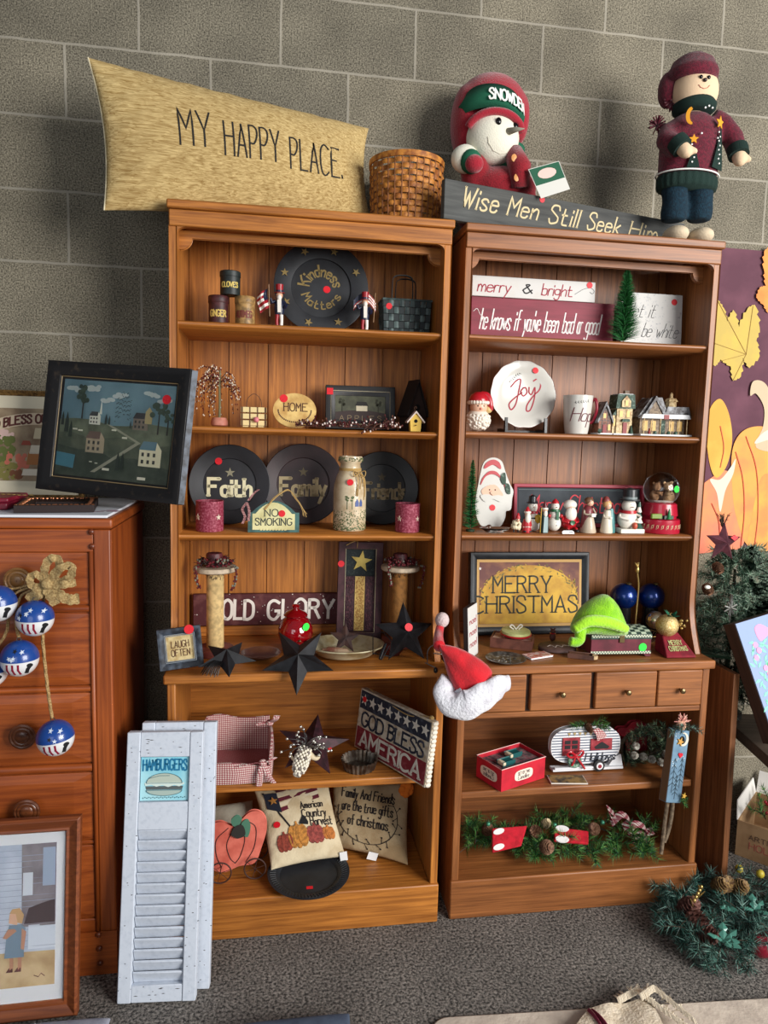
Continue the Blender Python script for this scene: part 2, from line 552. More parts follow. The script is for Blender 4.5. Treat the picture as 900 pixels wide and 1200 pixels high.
 # the mesh is laid out so that object coordinates carry the block grid: a course line lies at z = 0, a head joint of its row at x = 0
Z0=2.4816
wb=MB()
wb.box(-4,6,0,.2,-Z0,1.2)
wl=struct('wall_back',wb,wall_material())
wl.location=(0,0,Z0)
def floor_material():
 m=bpy.data.materials.new('grey_speckled_floor')
 m.use_nodes=True
 nt=m.node_tree
 N=nt.nodes.new;Lk=nt.links.new
 p=nt.nodes['Principled BSDF']
 p.inputs['Roughness'].default_value=.95
 tc=N('ShaderNodeTexCoord')
 n1=N('ShaderNodeTexNoise');n1.inputs['Scale'].default_value=135;n1.inputs['Detail'].default_value=4;n1.inputs['Roughness'].default_value=.7;Lk(tc.outputs['Object'],n1.inputs['Vector'])
 n2=N('ShaderNodeTexNoise');n2.inputs['Scale'].default_value=6;n2.inputs['Detail'].default_value=4;Lk(tc.outputs['Object'],n2.inputs['Vector'])
 r=N('ShaderNodeValToRGB')
 r.color_ramp.elements[0].position=.40;r.color_ramp.elements[1].position=.66
 r.color_ramp.elements[0].color=lin((38,36,34));r.color_ramp.elements[1].color=lin((160,152,144))
 Lk(n1.outputs['Fac'],r.inputs['Fac'])
 r2=N('ShaderNodeValToRGB');r2.color_ramp.elements[0].position=.3;r2.color_ramp.elements[1].position=.7
 r2.color_ramp.elements[0].color=(.78,.78,.78,1);r2.color_ramp.elements[1].color=(1.1,1.1,1.1,1);Lk(n2.outputs['Fac'],r2.inputs['Fac'])
 m1=N('ShaderNodeMixRGB');m1.blend_type='MULTIPLY';m1.inputs[0].default_value=1;Lk(r.outputs[0],m1.inputs[1]);Lk(r2.outputs[0],m1.inputs[2])
 Lk(m1.outputs[0],p.inputs['Base Color'])
 b=N('ShaderNodeBump');b.inputs['Strength'].default_value=.8;b.inputs['Distance'].default_value=.008
 Lk(n1.outputs['Fac'],b.inputs['Height']);Lk(b.outputs[0],p.inputs['Normal'])
 return m
struct('floor',MB().box(-4,6,-6,.2,-.1,0),floor_material())
# ================================================================ the two hutch bookcases
def make_bookcase(name,label,x0,W,front,base_front,zs,c1,c2,drawers):
 """zs: top, upper shelves (3), desk, drawer rail or None, lower shelf, plinth top"""
 D=abs(front)-.04
 t=thing(name,label,'bookcase',(x0+W/2,-.04,0),group='matching hutch bookcases')
 wv=wood(name+'_upright_wood',c1,c2,'z',9)
 wh=wood(name+'_cross_wood',c1,c2,'x',9)
 ztop,s1,s2,s3,desk,low,plin=zs
 w2=W/2
 yf,yb=-(abs(front)-.04),-(abs(base_front)-.04)
 # uprights: upper part narrow, curving out to the deeper base at the desk
 for s in(-1,1):
  prof=[(0,desk-.012),(0,ztop-.03),(yf,ztop-.03),(yf,desk+.16)]
  for i in range(1,7):
   a=i/6
   prof.append((yf-.055*(1-math.cos(a*PI/2)),desk+.16-.172*a))
  th=.02
  m=MB()
  xs=(s*w2-s*th,s*w2)
  n=len(prof)
  m.add([(xs[0],y,z)for y,z in prof]+[(xs[1],y,z)for y,z in prof],[tuple(range(n)),tuple(range(2*n-1,n-1,-1))]+[(i,(i+1)%n,n+(i+1)%n,n+i)for i in range(n)])
  m.build('upper_side',wv,t,bevel=.003)
  MB().box(min(s*w2,s*(w2-.022)),max(s*w2,s*(w2-.022)),yb,0,.0,desk-.026).build('lower_side',wv,t,bevel=.003)
  # tongued back boards, one groove every 117 mm
 m=MB()
 xx=-w2+.02
 k=0
 while xx<w2-.021:
  x1=min(xx+.117,w2-.02)
  m.box(xx+.0016,x1-.0016,-.012,0,desk,ztop-.02)
  xx=x1
 m.box(-w2+.02,w2-.02,-.006,0,desk,ztop-.02)
 m.build('back_panel',wv,t)
 MB().box(-w2+.02,w2-.02,-.008,0,.05,desk-.02).build('lower_back_panel',wh,t)
 # cornice: slab, frieze board with a stepped arch end
 m=MB()
 m.box(-w2-.004,w2+.004,yf-.016,0,ztop-.022,ztop)
 m.build('cornice',wh,t,bevel=.004)
 fz=ztop-.022
 f=MB()
 f.box(-w2+.0005,w2-.0005,yf-.006,yf+.014,fz-.042,fz)
 f.build('frieze',wh,t,bevel=.003)
 f=MB()
 poly=[(-w2+.02,fz-.04),(w2-.02,fz-.04),(w2-.02,fz-.085)]
 for i in range(7):
  a=PI/2*i/6
  poly.append((w2-.022-.03*math.sin(a),fz-.085+.03*(1-math.cos(a))*1.0))
 for i in range(7):
  a=PI/2*(6-i)/6
  poly.append((-w2+.022+.03*math.sin(a),fz-.085+.03*(1-math.cos(a))))
 poly.append((-w2+.02,fz-.085))
 f.prism(poly,yf+.05,yf+.064)
 f.build('valance',wh,t,bevel=.002)
 for s in(-1,1):
  f=MB()
  pts=[(s*(w2-.0205),fz-.0425)]
  for i in range(6):
   a=PI/2*i/5
   pts.append((s*(w2-.0205-.022*(1-math.sin(a))),fz-.0425-.016*(1-math.cos(a))))
  f.prism(pts,yf-.003,yf+.012)
  f.build('corner_bracket',wh,t)
 for z in(s1,s2,s3):
  m=MB()
  y0=yf+.006
  prof=[(0,z),(y0+.004,z),(y0-.002,z-.004),(y0-.002,z-.010),(y0+.004,z-.014),(y0+.012,z-.020),(0,z-.020)]
  n=len(prof)
  xa,xb=-w2+.0205,w2-.0205
  m.add([(xa,y,q)for y,q in prof]+[(xb,y,q)for y,q in prof],[tuple(range(n)),tuple(range(2*n-1,n-1,-1))]+[(i,(i+1)%n,n+(i+1)%n,n+i)for i in range(n)])
  m.build('shelf',wh,t,bevel=.0015)
 MB().box(-w2-.008,w2+.008,yb-.015,0,desk-.026,desk).build('desk_top',wh,t,bevel=.005)
 MB().box(-w2+.022,w2-.022,-.03,-.012,desk,desk+.032).build('back_rail',wh,t,bevel=.003)
 MB().box(-w2+.0225,w2-.0225,yb+.012,-.008,low-.022,low).build('lower_shelf',wh,t,bevel=.004)
 MB().box(-w2+.0225,w2-.0225,yb+.004,-.008,plin-.02,plin).build('bottom_shelf',wh,t,bevel=.003)
 MB().box(-w2-.003,w2+.003,yb-.008,yb+.012,0,plin+.001).build('plinth',wh,t,bevel=.004)
 if drawers:
  MB().box(-w2+.0225,w2-.0225,yb+.002,-.008,desk-.158,desk-.142).build('drawer_rail',wh,t,bevel=.002)
  MB().box(-w2+.0225,w2-.0225,yb+.010,yb+.022,desk-.144,desk-.026).build('drawer_backing',wood('drawer_gap_wood',(52,30,16),(70,40,22),'x'),t)
  us=[(545,616),(621,692),(697,768.5),(770,832)]
  xc0=x0+w2
  for i,(ua,ub)in enumerate(us):
   xa=sx(ua,base_front,desk-.09)-xc0
   xb=min(sx(ub,base_front,desk-.09)-xc0,w2-.024)
   xa=max(xa,-w2+.024)
   d=MB().box(xa,xb,yb-.004,yb+.012,desk-.139,desk-.030).build('drawer',wh,t,bevel=.004)
   kb=MB().lathe([(.004,0),(.004,.006),(.007,.010),(.0085,.015),(.007,.019),(.002,.021)],14,((xa+xb)/2,yb-.004,desk-.088),'y')
   kb.build('knob',mat('dull_brass',(122,104,74),.35,.9),d,label='small dull brass knob')
 return t
make_bookcase('bookcase','left golden brown hutch bookcase, open below its desk top',.3235,.7475,-.32,-.412,(1.9775,1.679,1.405,1.114,.758,.436,.115),(136,78,26),(206,132,56),False)
make_bookcase('bookcase.001','right redder brown hutch bookcase with a row of small drawers',1.113,.7685,-.308,-.408,(1.9775,1.682,1.411,1.114,.758,.378,.117),(116,68,32),(172,108,58),True)
bpy.data.objects['bookcase.001'].name='bookcase.001'
# ================================================================ helpers for the objects
def rel(loc):
 L=Vector(loc)
 return lambda u,v,dy=0:at(u,v,L.y+dy)-L
class Surf:
 """four-cornered cushion; front(x, y, h) with x and y in -1..1"""
 def __init__(s,c00,c10,c11,c01,T,sag=.05,pw=.42):
  s.c=[Vector(c)for c in(c00,c10,c11,c01)]
  s.T,s.sag,s.pw=T,sag,pw
  n=(s.c[1]-s.c[0]).cross(s.c[3]-s.c[0]).normalized()
  s.n=n if n.y<0 else-n
  s.puck=0
 def p(s,x,y,side):
  X=x*(1-s.sag*(1-y*y));Y=y*(1-s.sag*(1-x*x))
  a,b=(X+1)/2,(Y+1)/2
  P=s.c[0]*(1-a)*(1-b)+s.c[1]*a*(1-b)+s.c[2]*a*b+s.c[3]*(1-a)*b
  th=s.T/2*max(0,(1-x*x)*(1-y*y))**s.pw
  if s.puck:
   e=max(abs(x),abs(y))
   th*=1+s.puck*e**4*(math.sin(23*x+3)*math.cos(19*y)+.6*math.sin(41*(x-y)))
  return P+s.n*(th*side)
 def front(s,x,y,h):
  return s.p(max(-1,min(1,x)),max(-1,min(1,y)),1)+s.n*h
 def mesh(s,mb,n=30):
  gs=[math.sin(PI/2*(2*i/n-1))for i in range(n+1)]
  for side in(1,-1):
   vs=[s.p(x,y,side)for y in gs for x in gs]
   fs=[]
   for j in range(n):
    for i in range(n):
     a=j*(n+1)+i
     q=(a,a+1,a+n+2,a+n+1)
     fs.append(q if side>0 else q[::-1])
   mb.add(vs,fs)
  return mb
TOPZ=1.9775
# ================================================================ on top of the bookcases
def straw_pillow():
 loc=Vector((.30+.4,-.25,TOPZ))
 t=thing('lumbar_pillow','long straw coloured pillow reading MY HAPPY PLACE, leaning on the block wall','pillow',loc)
 c=[at(122,247,-.315),Vector((sx(434,-.12,TOPZ),-.13,TOPZ+.034)),at(432,151,-.06),at(103,68,-.27)]
 s=Surf(*[p-loc for p in c],.15,.055,.5)
 s.puck=.16
 m=wood('woven_straw',(152,120,62),(228,202,142),'x',40,.9,14,coat=0,bump=.5)
 s.mesh(MB(),34).build('cover',m,t,smooth=180)
 e=MB()
 e.tube([s.p(-1,y/14,0)for y in range(-14,15)],.0022,6)
 e.build('edge_seam',mat('seam_cream',(214,202,170),.9),t)
 ink=MB()
 fm=lambda x,y,h:s.front(x/.41,y/.19,h)
 for w_,x0,x1,y0,y1 in(('MY',-.205,-.115,.032,.032),('HAPPY',-.075,.095,.014,.014),('PLACE.',.13,.31,.0,.0)):
  text(ink,w_,fm,(x0+x1)/2,(y0+y1)/2-.01,.105,x1-x0,.045,.0,h=.0015)
 ink.build('lettering',mat('black_ink',(26,24,24),.8),t)
straw_pillow()
def wicker_basket():
 Y=-.16
 xc,w,h=span(431,517,192,Y,TOPZ)
 t=thing('wicker_basket','round honey coloured wicker basket beside the straw pillow','basket',(xc,Y,TOPZ))
 r=w/2
 m=mat('wicker',(196,128,50),.55,spot=(138,78,26),amt=.5,scale=60,bump=.3,bscale=300)
 rows=11
 b=MB()
 b.lathe([(r*.90,.001),(r*.90,.004)],40)
 for k in range(rows):
  z0=.004+(h-.02)*k/rows
  z1=.004+(h-.02)*(k+.86)/rows
  R=r*(.90+.07*(k+.5)/rows)
  ring0,ring1,ring2,ring3=[],[],[],[]
  n=96
  for i in range(n):
   a=2*PI*i/n
   rr=R+.0028*math.cos(a*16+PI*k)
   ring0.append(((rr-.001)*math.cos(a),(rr-.001)*math.sin(a),z0))
   ring1.append(((rr+.001)*math.cos(a),(rr+.001)*math.sin(a),(z0+z1)/2))
   ring2.append(((rr-.001)*math.cos(a),(rr-.001)*math.sin(a),z1))
   ring3.append(((rr-.003)*math.cos(a),(rr-.003)*math.sin(a),(z0+z1)/2))
  b.loft([ring0,ring1,ring2,ring3,ring0],False,False)
 b.build('woven_wall',m,t)
 s=MB()
 for i in range(32):
  a=2*PI*(i+.5)/32
  ca,sa=math.cos(a),math.sin(a)
  s.tube([(r*.90*ca,r*.90*sa,.003),(r*.965*ca,r*.965*sa,h-.008)],.0022,5)
 s.build('staves',mat('wicker_dark',(120,70,28),.6),t)
 e=MB()
 e.lathe([(r*.955,h-.016),(r*1.0,h-.016),(r*1.0,h),(r*.955,h),(r*.955,h-.016)],40,cap0=False,cap1=False)
 e.build('rim',m,t,bevel=.001)
wicker_basket()
def wise_men_sign():
 a,b=at(520,252,-.335),Vector((sx(800,-.115,TOPZ),-.115,TOPZ))
 a.z=TOPZ
 top=at(521,209,-.335)
 L=(b-a).length
 ang=math.atan2(b.y-a.y,b.x-a.x)
 H=top.z-TOPZ
 t=thing('wooden_sign','long dark grey board reading Wise Men Still Seek Him','sign',(a+b)/2,ang)
 MB().box(-L/2,L/2,0,.02,0,H).build('board',wood('grey_stained_board',(58,60,60),(92,94,92),'x',10,.8,12,coat=0,bump=.2),t,bevel=.002)
 m=MB()
 fm=flat(0,-L/2)
 def ux(u):
  lo,hi=0,L
  for _ in range(30):
   md=(lo+hi)/2
   P=a+(b-a)*(md/L)
   if sx(u,P.y,TOPZ+H/2)>P.x:lo=md
   else:hi=md
  return lo
 for w_,u0,u1,k,hh in(('Wise',541,586,.62,.52),('Men',595,633,.60,.48),('Still',643,680,.58,.48),('Seek',688,728,.58,.46),('Him',737,772,.56,.44)):
  x0,x1=ux(u0),ux(u1)
  text(m,w_,fm,(x0+x1)/2,H*k,H*hh,x1-x0-H*.1,.10,.30,serif=.5)
 m.build('lettering',mat('cream_paint',(206,188,146),.8),t)
 sticker(t,fm,.315,H*.92,.009)
wise_men_sign()
def plush_snowman():
 loc=Vector((sx(578,-.125,TOPZ),-.125,TOPZ))
 q=rel(loc)
 t=thing('plush_snowman','plush snowman in red coat and red and green hat, sitting behind the grey board','plush toy',loc)
 white=mat('white_fleece',(226,222,204),.95,bump=.4,bscale=260,sheen=.3)
 red=mat('red_knit',(140,14,30),.95,spot=(110,8,24),amt=.2,scale=200,bump=.6,bscale=330,sheen=.3)
 hred=mat('hat_red',(156,20,40),.95,bump=.7,bscale=260,sheen=.4)
 green=mat('hat_green',(22,92,66),.9,bump=.3,bscale=300)
 h=q(583,150)
 b=MB()
 b.ell((h.x-.02,0,h.z),.070,.075,.078,28,18)
 b.ell((h.x-.016,-.018,h.z-.022),.074,.076,.062,28,16)
 b.build('head',white,t,smooth=180,remesh=.006)
 # coat and arms
 s=MB()
 c=q(578,215)
 s.ell((0,.01,.098),.120,.080,.096,28,16)
 s.ell((.01,-.01,.155),.11,.09,.06,24,12)
 la=q(540,198)
 s.tube([(-.06,-.02,.135),(la.x*.6-.02,-.045,la.z+.012),(la.x+.004,-.055,la.z+.004)],[.045,.042,.034],14)
 ra=q(628,212)
 s.tube([(.07,-.01,.13),(ra.x-.03,-.03,.10),(ra.x,-.06,.06)],[.042,.04,.034],14)
 s.build('coat',red,t,smooth=180,remesh=.006)
 cf=MB()
 cf.ell((la.x-.002,-.060,la.z+.005),.043,.032,.040,20,12)
 cf.build('fleece_cuff',white,t,smooth=180)
 cg=MB()
 lh=q(543,203)
 cg.ell((lh.x,-.082,lh.z+.003),.032,.026,.034,18,10)
 cg.build('green_cuff',green,t,smooth=180)
 mt=MB()
 mh=q(545,205)
 mt.ell((mh.x,-.098,mh.z-.004),.027,.024,.025,18,10)
 mt.build('mitten',hred,t,smooth=180)
 col=MB()
 n0=q(583,179)
 col.lathe([(.066,0),(.082,-.008),(.080,.014),(.066,.018)],26,(n0.x,0,n0.z-.006))
 col.build('collar',green,t,smooth=180)
 pl=MB()
 p0,p1=q(602,182,-.08),q(610,216,-.10)
 pl.tube([p0+Vector((0,.006,.01)),p0.lerp(p1,.5)+Vector((.004,-.012,0)),p1+Vector((0,.004,-.01))],[.026,.033,.024],12)
 pl.build('coat_front',red,t,smooth=180)
 for uu,vv in((602,186),(605,209)):
  c0=q(uu,vv,-.116)
  MB().lathe([(.001,0),(.0105,0),(.0105,.004),(.001,.006)],14,c0,'y',sxy=(.75,1)).build('button',mat('tan_button',(214,150,90),.5),t)
  # hat: crown, ear flaps, turned-up green band with lettering
 cr=MB()
 hc=q(576,132)
 cr.ell((hc.x,.010,hc.z),.112,.10,.108,30,18)
 fl=q(545,140)
 cr.ell((fl.x,.0,fl.z-.010),.042,.070,.105,20,14)
 fr=q(609,140)
 cr.ell((fr.x,.005,fr.z),.026,.055,.075,18,12)
 # cut the face opening
 o=cr.build('hat',hred,t,smooth=180,remesh=.006)
 fmb=MB()
 fc=q(582,159,-.095)
 fmb.ell((fc.x,-.055,fc.z+.006),.078,.062,.073,30,18)
 fmb.build('face',white,t,smooth=180)
 bn=MB()
 bc=q(582,118,-.085)
 ringp=[]
 for i in range(25):
  a=-1.25+2.5*i/24
  ringp.append((bc.x+.098*math.sin(a),-.01-.098*math.cos(a),bc.z))
 rings=[]
 for i,p in enumerate(ringp):
  a=-1.25+2.5*i/24
  e=1-(abs(a)/1.3)**6*.5
  nrm=Vector((math.sin(a),-math.cos(a),0))
  P=Vector(p)
  dz=-.018*(abs(a)/1.25)**2-.008*math.sin(a)
  rings.append([P+nrm*.002+Vector((0,0,-.032*e+dz)),P+nrm*.008+Vector((0,0,dz)),P-nrm*.006+Vector((0,0,.036*e+dz)),P-nrm*.02+Vector((0,0,dz))])
 bn.loft(rings)
 bn.build('hat_band',green,t,smooth=180)
 lt=MB()
 def bandmap(x,z,h):
  a=x/.098
  dz=-.018*(abs(a)/1.25)**2-.008*math.sin(a)
  return(bc.x+(.108+h-z*.12)*math.sin(a),-.01-(.108+h-z*.12)*math.cos(a),bc.z+z+dz)
 text(lt,'SNOWDEN',bandmap,.030,.002,.028,.115,.17,0,gap=1.6,h=.001)
 lt.build('lettering',mat('white_stitch',(236,236,230),.8),t)
 lin_=MB()
 lp=[]
 for i in range(19):
  a=-1.35+2.7*i/18
  lp.append((fc.x+.082*math.sin(a),-.072-.034*math.cos(a),q(583,132,-.1).z-.050*(1-math.cos(a))))
 lin_.tube(lp,.011,8)
 lin_.build('hat_edge',hred,t,smooth=180)
 for uu,vv in((584,143),(606,146)):
  c0=q(uu,vv,-.112)
  dx,dz=c0.x-fc.x,c0.z-fc.z
  yy=-.055-.062*math.sqrt(max(.02,1-(dx/.078)**2-((dz-.006)/.073)**2))
  MB().ell((c0.x,yy-.001,c0.z),.0085,.006,.0105,14,8).build('eye',mat('black_gloss',(14,14,16),.12),t,smooth=180)
 n1=q(598,154,-.115)
 nm=MB().tube([(n1.x-.006,-.108,n1.z),(n1.x+.012,-.130,n1.z-.001),(n1.x+.030,-.148,n1.z-.004)],[.010,.007,.001],10)
 nm.build('nose',mat('grey_felt_nose',(150,146,130),.9),t,smooth=180)
 mo=MB()
 mo.tube([sph_map((fc.x,-.055,fc.z),.078,.062,.066)(*q2,.0004)for q2 in((-.030,-.012),(-.026,-.028),(-.010,-.044),(.012,-.050),(.035,-.044))],.0008,5)
 mo.build('mouth',mat('grey_stitch',(196,190,174),.9),t)
 # swing tag
 tg=MB()
 k0,k1,k2,k3=q(619,199,-.14),q(655,189,-.14),q(668,222,-.15),q(634,233,-.15)
 off=Vector((.0006,.0015,0))
 tg.add([k0,k1,k2,k3,k0+off,k1+off,k2+off,k3+off],[(0,3,2,1),(4,5,6,7),(0,1,5,4),(1,2,6,5),(2,3,7,6),(3,0,4,7)])
 og=tg.build('swing_tag',mat('tag_card',(206,204,196),.6),t)
 def tm(x,y,h):
  a=k3.lerp(k2,x);b_=k0.lerp(k1,x)
  return a.lerp(b_,y)+Vector((0,-h,0))
 g=MB()
 g.patch([(.02,.42),(.98,.42),(.98,.98),(.02,.98)],tm,.0006)
 g.build('tag_print',mat('tag_green',(18,84,58),.6),og)
 g=MB()
 g.patch(disc(.30,14,(.5,.72),.17),tm,.0010)
 g.build('tag_picture',mat('tag_pale',(226,190,180),.6),og)
plush_snowman()
def knit_doll():
 loc=Vector((sx(803,-.24,TOPZ),-.24,TOPZ))
 q=rel(loc)
 t=thing('knit_doll','tall knitted doll in maroon sweater with trees, standing on the right bookcase','doll',loc)
 knit=mat('maroon_knit',(108,14,40),.95,spot=(78,6,28),amt=.5,scale=150,bump=.8,bscale=420,sheen=.2)
 dgr=mat('dark_green_knit',(20,44,38),.95,bump=.8,bscale=420)
 blue=mat('teal_knit',(16,50,66),.95,spot=(10,34,48),amt=.5,scale=140,bump=.9,bscale=380)
 skin=mat('cream_felt',(222,192,158),.95,bump=.2,bscale=300)
 shoe=mat('cream_fleece',(206,188,160),.95,bump=.5,bscale=260)
 # shoes
 for uu in(788,817):
  c=q(uu,267)
  MB().ell((c.x,-.020,.0255),.034,.045,.024,20,12).build('foot',shoe,t,smooth=180)
 p=MB()
 for uu,ut in((789,791),(819,821)):
  a,b=q(uu,256),q(ut,208)
  p.tube([(a.x,0,a.z-.010),(a.x,0,a.z+.012),(a.x+.001,0,(a.z+b.z)/2-.01),(b.x,0,(a.z+b.z)/2+.03),(b.x,0,b.z)],[.034,.038,.035,.038,.040],20)
 p.build('trousers',blue,t,smooth=180,remesh=.006)
 # sweater
 s=MB()
 hem,sh,nk=q(805,210),q(812,140),q(812,130)
 rings=[]
 for f,rx,ry in((0,.088,.060),(.15,.090,.062),(.5,.092,.064),(.82,.088,.058),(.97,.062,.048),(1.05,.040,.038)):
  c=hem.lerp(sh,f)
  rings.append([(c.x+rx*math.cos(2*PI*i/26),ry*math.sin(2*PI*i/26),c.z)for i in range(26)])
 s.loft(rings)
 l0,l1,l2=q(786,146),q(776,168),q(782,184)
 s.tube([(l0.x+.02,0,l0.z-.01),(l0.x-.008,-.004,l0.z-.03),(l1.x,-.020,l1.z),(l2.x,-.058,l2.z)],[.028,.031,.030,.026],16)
 r0,r1,r2=q(846,142),q(856,165),q(857,186)
 s.tube([(r0.x-.035,0,r0.z+.006),(r0.x-.004,-.004,r0.z-.012),(r1.x,-.012,r1.z),(r2.x-.002,-.030,r2.z)],[.028,.031,.030,.026],16)
 s.build('sweater',knit,t,smooth=180,remesh=.006)
 hb=MB()
 rings=[]
 for f,k in((0,.98),(.3,1.02),(.7,1.02),(1,.98)):
  c=q(804,225).lerp(q(805,209),f)
  rings.append([(c.x+.089*k*(1+.02*math.cos(26*2*PI*i/104*1.0))*math.cos(2*PI*i/104),.062*k*(1+.02*math.cos(26*2*PI*i/104))*math.sin(2*PI*i/104),c.z)for i in range(104)])
 hb.loft(rings)
 hb.build('ribbed_hem',dgr,t,smooth=180)
 wl_=MB()
 c=q(805,208)
 wl_.tube([(c.x+.094*math.cos(2*PI*i/40),.066*math.sin(2*PI*i/40),c.z)for i in range(40)],.0022,6,True)
 wl_.build('white_band',mat('white_stitch',(236,236,230),.8),t)
 for(cu,cv,hu,hv,yy)in((781,180,785,190,-.066),(856,183,855,196,-.034)):
  c,hnd=q(cu,cv),q(hu,hv)
  d=Vector((hnd.x-c.x,-.014,hnd.z-c.z)).normalized()
  cm=MB()
  P=Vector((c.x,yy,c.z))
  cm.tube([P-d*.014,P,P+d*.016],[.029,.030,.029],18)
  cm.build('cuff',dgr,t,smooth=50)
  hm=MB()
  hm.tube([P+d*.010,P+d*.026,P+d*.040,P+d*.050],[.019,.020,.017,.007],14)
  hm.tube([P+d*.018+Vector((.012,-.008,0)),P+d*.032+Vector((.022,-.010,0)),P+d*.040+Vector((.022,-.010,0))],[.009,.009,.005],8)
  hm.build('hand',skin,t,smooth=180,remesh=.004)
 cl=MB()
 c=q(813,128)
 cl.lathe([(.050,-.016),(.060,-.008),(.062,.006),(.054,.018),(.046,.020)],30,(c.x,0,c.z))
 cl.build('rolled_collar',dgr,t,smooth=180)
 hd=MB()
 c=q(814,109)
 hd.ell((c.x,0,c.z),.067,.060,.068,28,18)
 hd.build('head',skin,t,smooth=180)
 fm=sph_map((c.x,0,c.z),.067,.060,.068)
 e=q(812,103)-c
 for dx in(-.0105,.012):
  MB().ell(fm(e.x+dx,e.z+.002,.001),.0055,.004,.0055,12,8).build('eye',mat('black_gloss',(14,14,16),.12),t,smooth=180)
 MB().ell(fm(e.x,e.z-.007,.002),.006,.005,.0055,12,8).build('nose',mat('dark_brown_bead',(50,34,30),.4),t,smooth=180)
 mm=MB()
 mm.tube([fm(e.x-.016,e.z-.019,.0006),fm(e.x-.010,e.z-.026,.0006),fm(e.x,e.z-.029,.0006),fm(e.x+.010,e.z-.026,.0006),fm(e.x+.016,e.z-.019,.0006)],.0010,5)
 mm.build('mouth',mat('pink_stitch',(190,120,100),.9),t)
 ht=MB()
 hc=q(812,95)
 ht.lathe([(.066,-.012),(.071,-.002),(.072,.014),(.069,.022),(.066,.024),(.058,.044),(.036,.060),(.012,.066)],32,(hc.x,.006,hc.z+.006))
 ht.ell((hc.x-.062,.03,hc.z-.02),.026,.03,.05,16,10)
 ht.build('hat',knit,t,smooth=180)
 for uu,vv in((786,120),(770,147)):
  tl=MB()
  pc=q(uu,vv,.02)
  for i in range(34):
   d=Vector((rnd.gauss(0,1),rnd.gauss(0,.6),rnd.gauss(-.2,1))).normalized()
   tl.tube([pc,pc+d*.026],.0022,4)
  tl.build('tassel',knit,t)
  # knitted picture on the front: two trees, moon and stars
 ch=hem.lerp(sh,.5)
 def swm(x,z,h):
  a=max(-1.3,min(1.3,x/.094))
  return(ch.x+(.097+h)*math.sin(a),-(.069+h)*math.cos(a),ch.z+z)
 def o(u,v):
  d=q(u,v)-ch
  return d.x,d.z
 for(u,v0,v1,wd)in((797,180,206,.018),(829,158,206,.030)):
  tr=MB()
  x0,z0=o(u,v1);_,z1=o(u,v0)
  for k in range(6):
   a,b2=k/6,(k+1)/6
   tr.patch([(x0-wd*(1-a),z0+(z1-z0)*a),(x0+wd*(1-a),z0+(z1-z0)*a),(x0+wd*(1-b2),z0+(z1-z0)*b2),(x0-wd*(1-b2),z0+(z1-z0)*b2)],swm,.0015)
  tr.build('knitted_tree',dgr,t)
 gw=mat('gold_wool',(214,148,36),.9)
 for rr,uv in((.014,(798,174)),(.019,(830,154))):
  MB().patch(star(rr,o(*uv),.0,5,.45),swm,.002).build('knitted_star',gw,t)
 st=MB()
 mx_,mz_=o(796,147)
 moon=[(mx_+.016*math.cos(a),mz_+.024*math.sin(a))for a in[1.7+3.2*i/12 for i in range(13)]]+[(mx_+.004+.009*math.cos(a),mz_+.018*math.sin(a))for a in[4.6-2.8*i/10 for i in range(11)]]
 st.patch(moon,swm,.002)
 st.build('knitted_moon',gw,t)
 sn=MB()
 for u,v0,n in((797,180,5),(829,165,8)):
  for k in range(n):
   x,z=o(u+(k%2)*2-1,v0+5*k)
   sn.patch(disc(.0024,6,(x,z)),swm,.0028)
 for u,v in((810,139),(814,137),(818,139),(826,172),(806,168)):
  x,z=o(u,v)
  sn.patch(disc(.0026,6,(x,z)),swm,.0026)
 sn.build('white_stitches',mat('white_stitch',(236,236,230),.8),t)
knit_doll()
# ================================================================ left bookcase, upper shelves
S1,S2,S3,DESK,LOWL,BOTL=1.679,1.405,1.114,.758,.436,.115
def plate_mb(R,ring,d=.018,n=56):
 """charger leaning upright: faces -y, back at y = 0, origin at its lowest point"""
 mb=MB()
 mb.lathe([(.001,.003),(ring*.98,.003),(ring*.985,.0055),(ring,.008),(ring*1.02,.0085),(R*.985,d),(R,d-.001),(R,d-.004),(ring,0),(.001,0)],n,(0,0,R),'y',cap0=False,cap1=False)
 return mb
def charger(name,label,uc,vt,Y,zb,R_u,ring_k,m,lean=-.16,group=None):
 xc=sx(uc,Y,zb)
 top=at(uc,vt,Y+.035)
 R=(min(top.z,zb+.272)-zb)/2/math.cos(lean)
 t=thing(name,label,'plate',(xc,Y,zb),0,lean,group=group)
 plate_mb(R,R*ring_k).build('dish',m,t,smooth=40)
 return t,R
def spice_tins():
 specs=[('ginger','maroon round tin reading GINGER, under the stacked pair',244,268,346,S1,(74,30,32),(196,170,90),'GINGER',.03),('nutmeg','tan round tin reading NUTMEG, on the top shelf',275,299,347,S1,(172,134,78),(110,50,40),'NUTMEG',-.1)]
 for nm,lab,u0,u1,vt,zb,c,tc_,word,ph in specs:
  Y=-.22
  xc,w,h=span(u0,u1,vt,Y,zb)
  h-=.004
  tin(xc,Y,zb,w,h,c,tc_,word,lab,nm,ph)
 Y=-.222
 x0,x1=sx(257.5,Y,S1+.08),sx(282,Y,S1+.08)
 zb=at(269,349,Y).z
 g=[o for o in bpy.data.objects if o.name.startswith('spice_tin')]
 zt=max(o['top']for o in g)+.0015
 tin((x0+x1)/2,Y,zt,x1-x0,at(269,319,Y).z-zt,(34,42,40),(206,182,96),'CLOVES','dark green round tin reading CLOVES, stacked on the other two tins','cloves',.0)
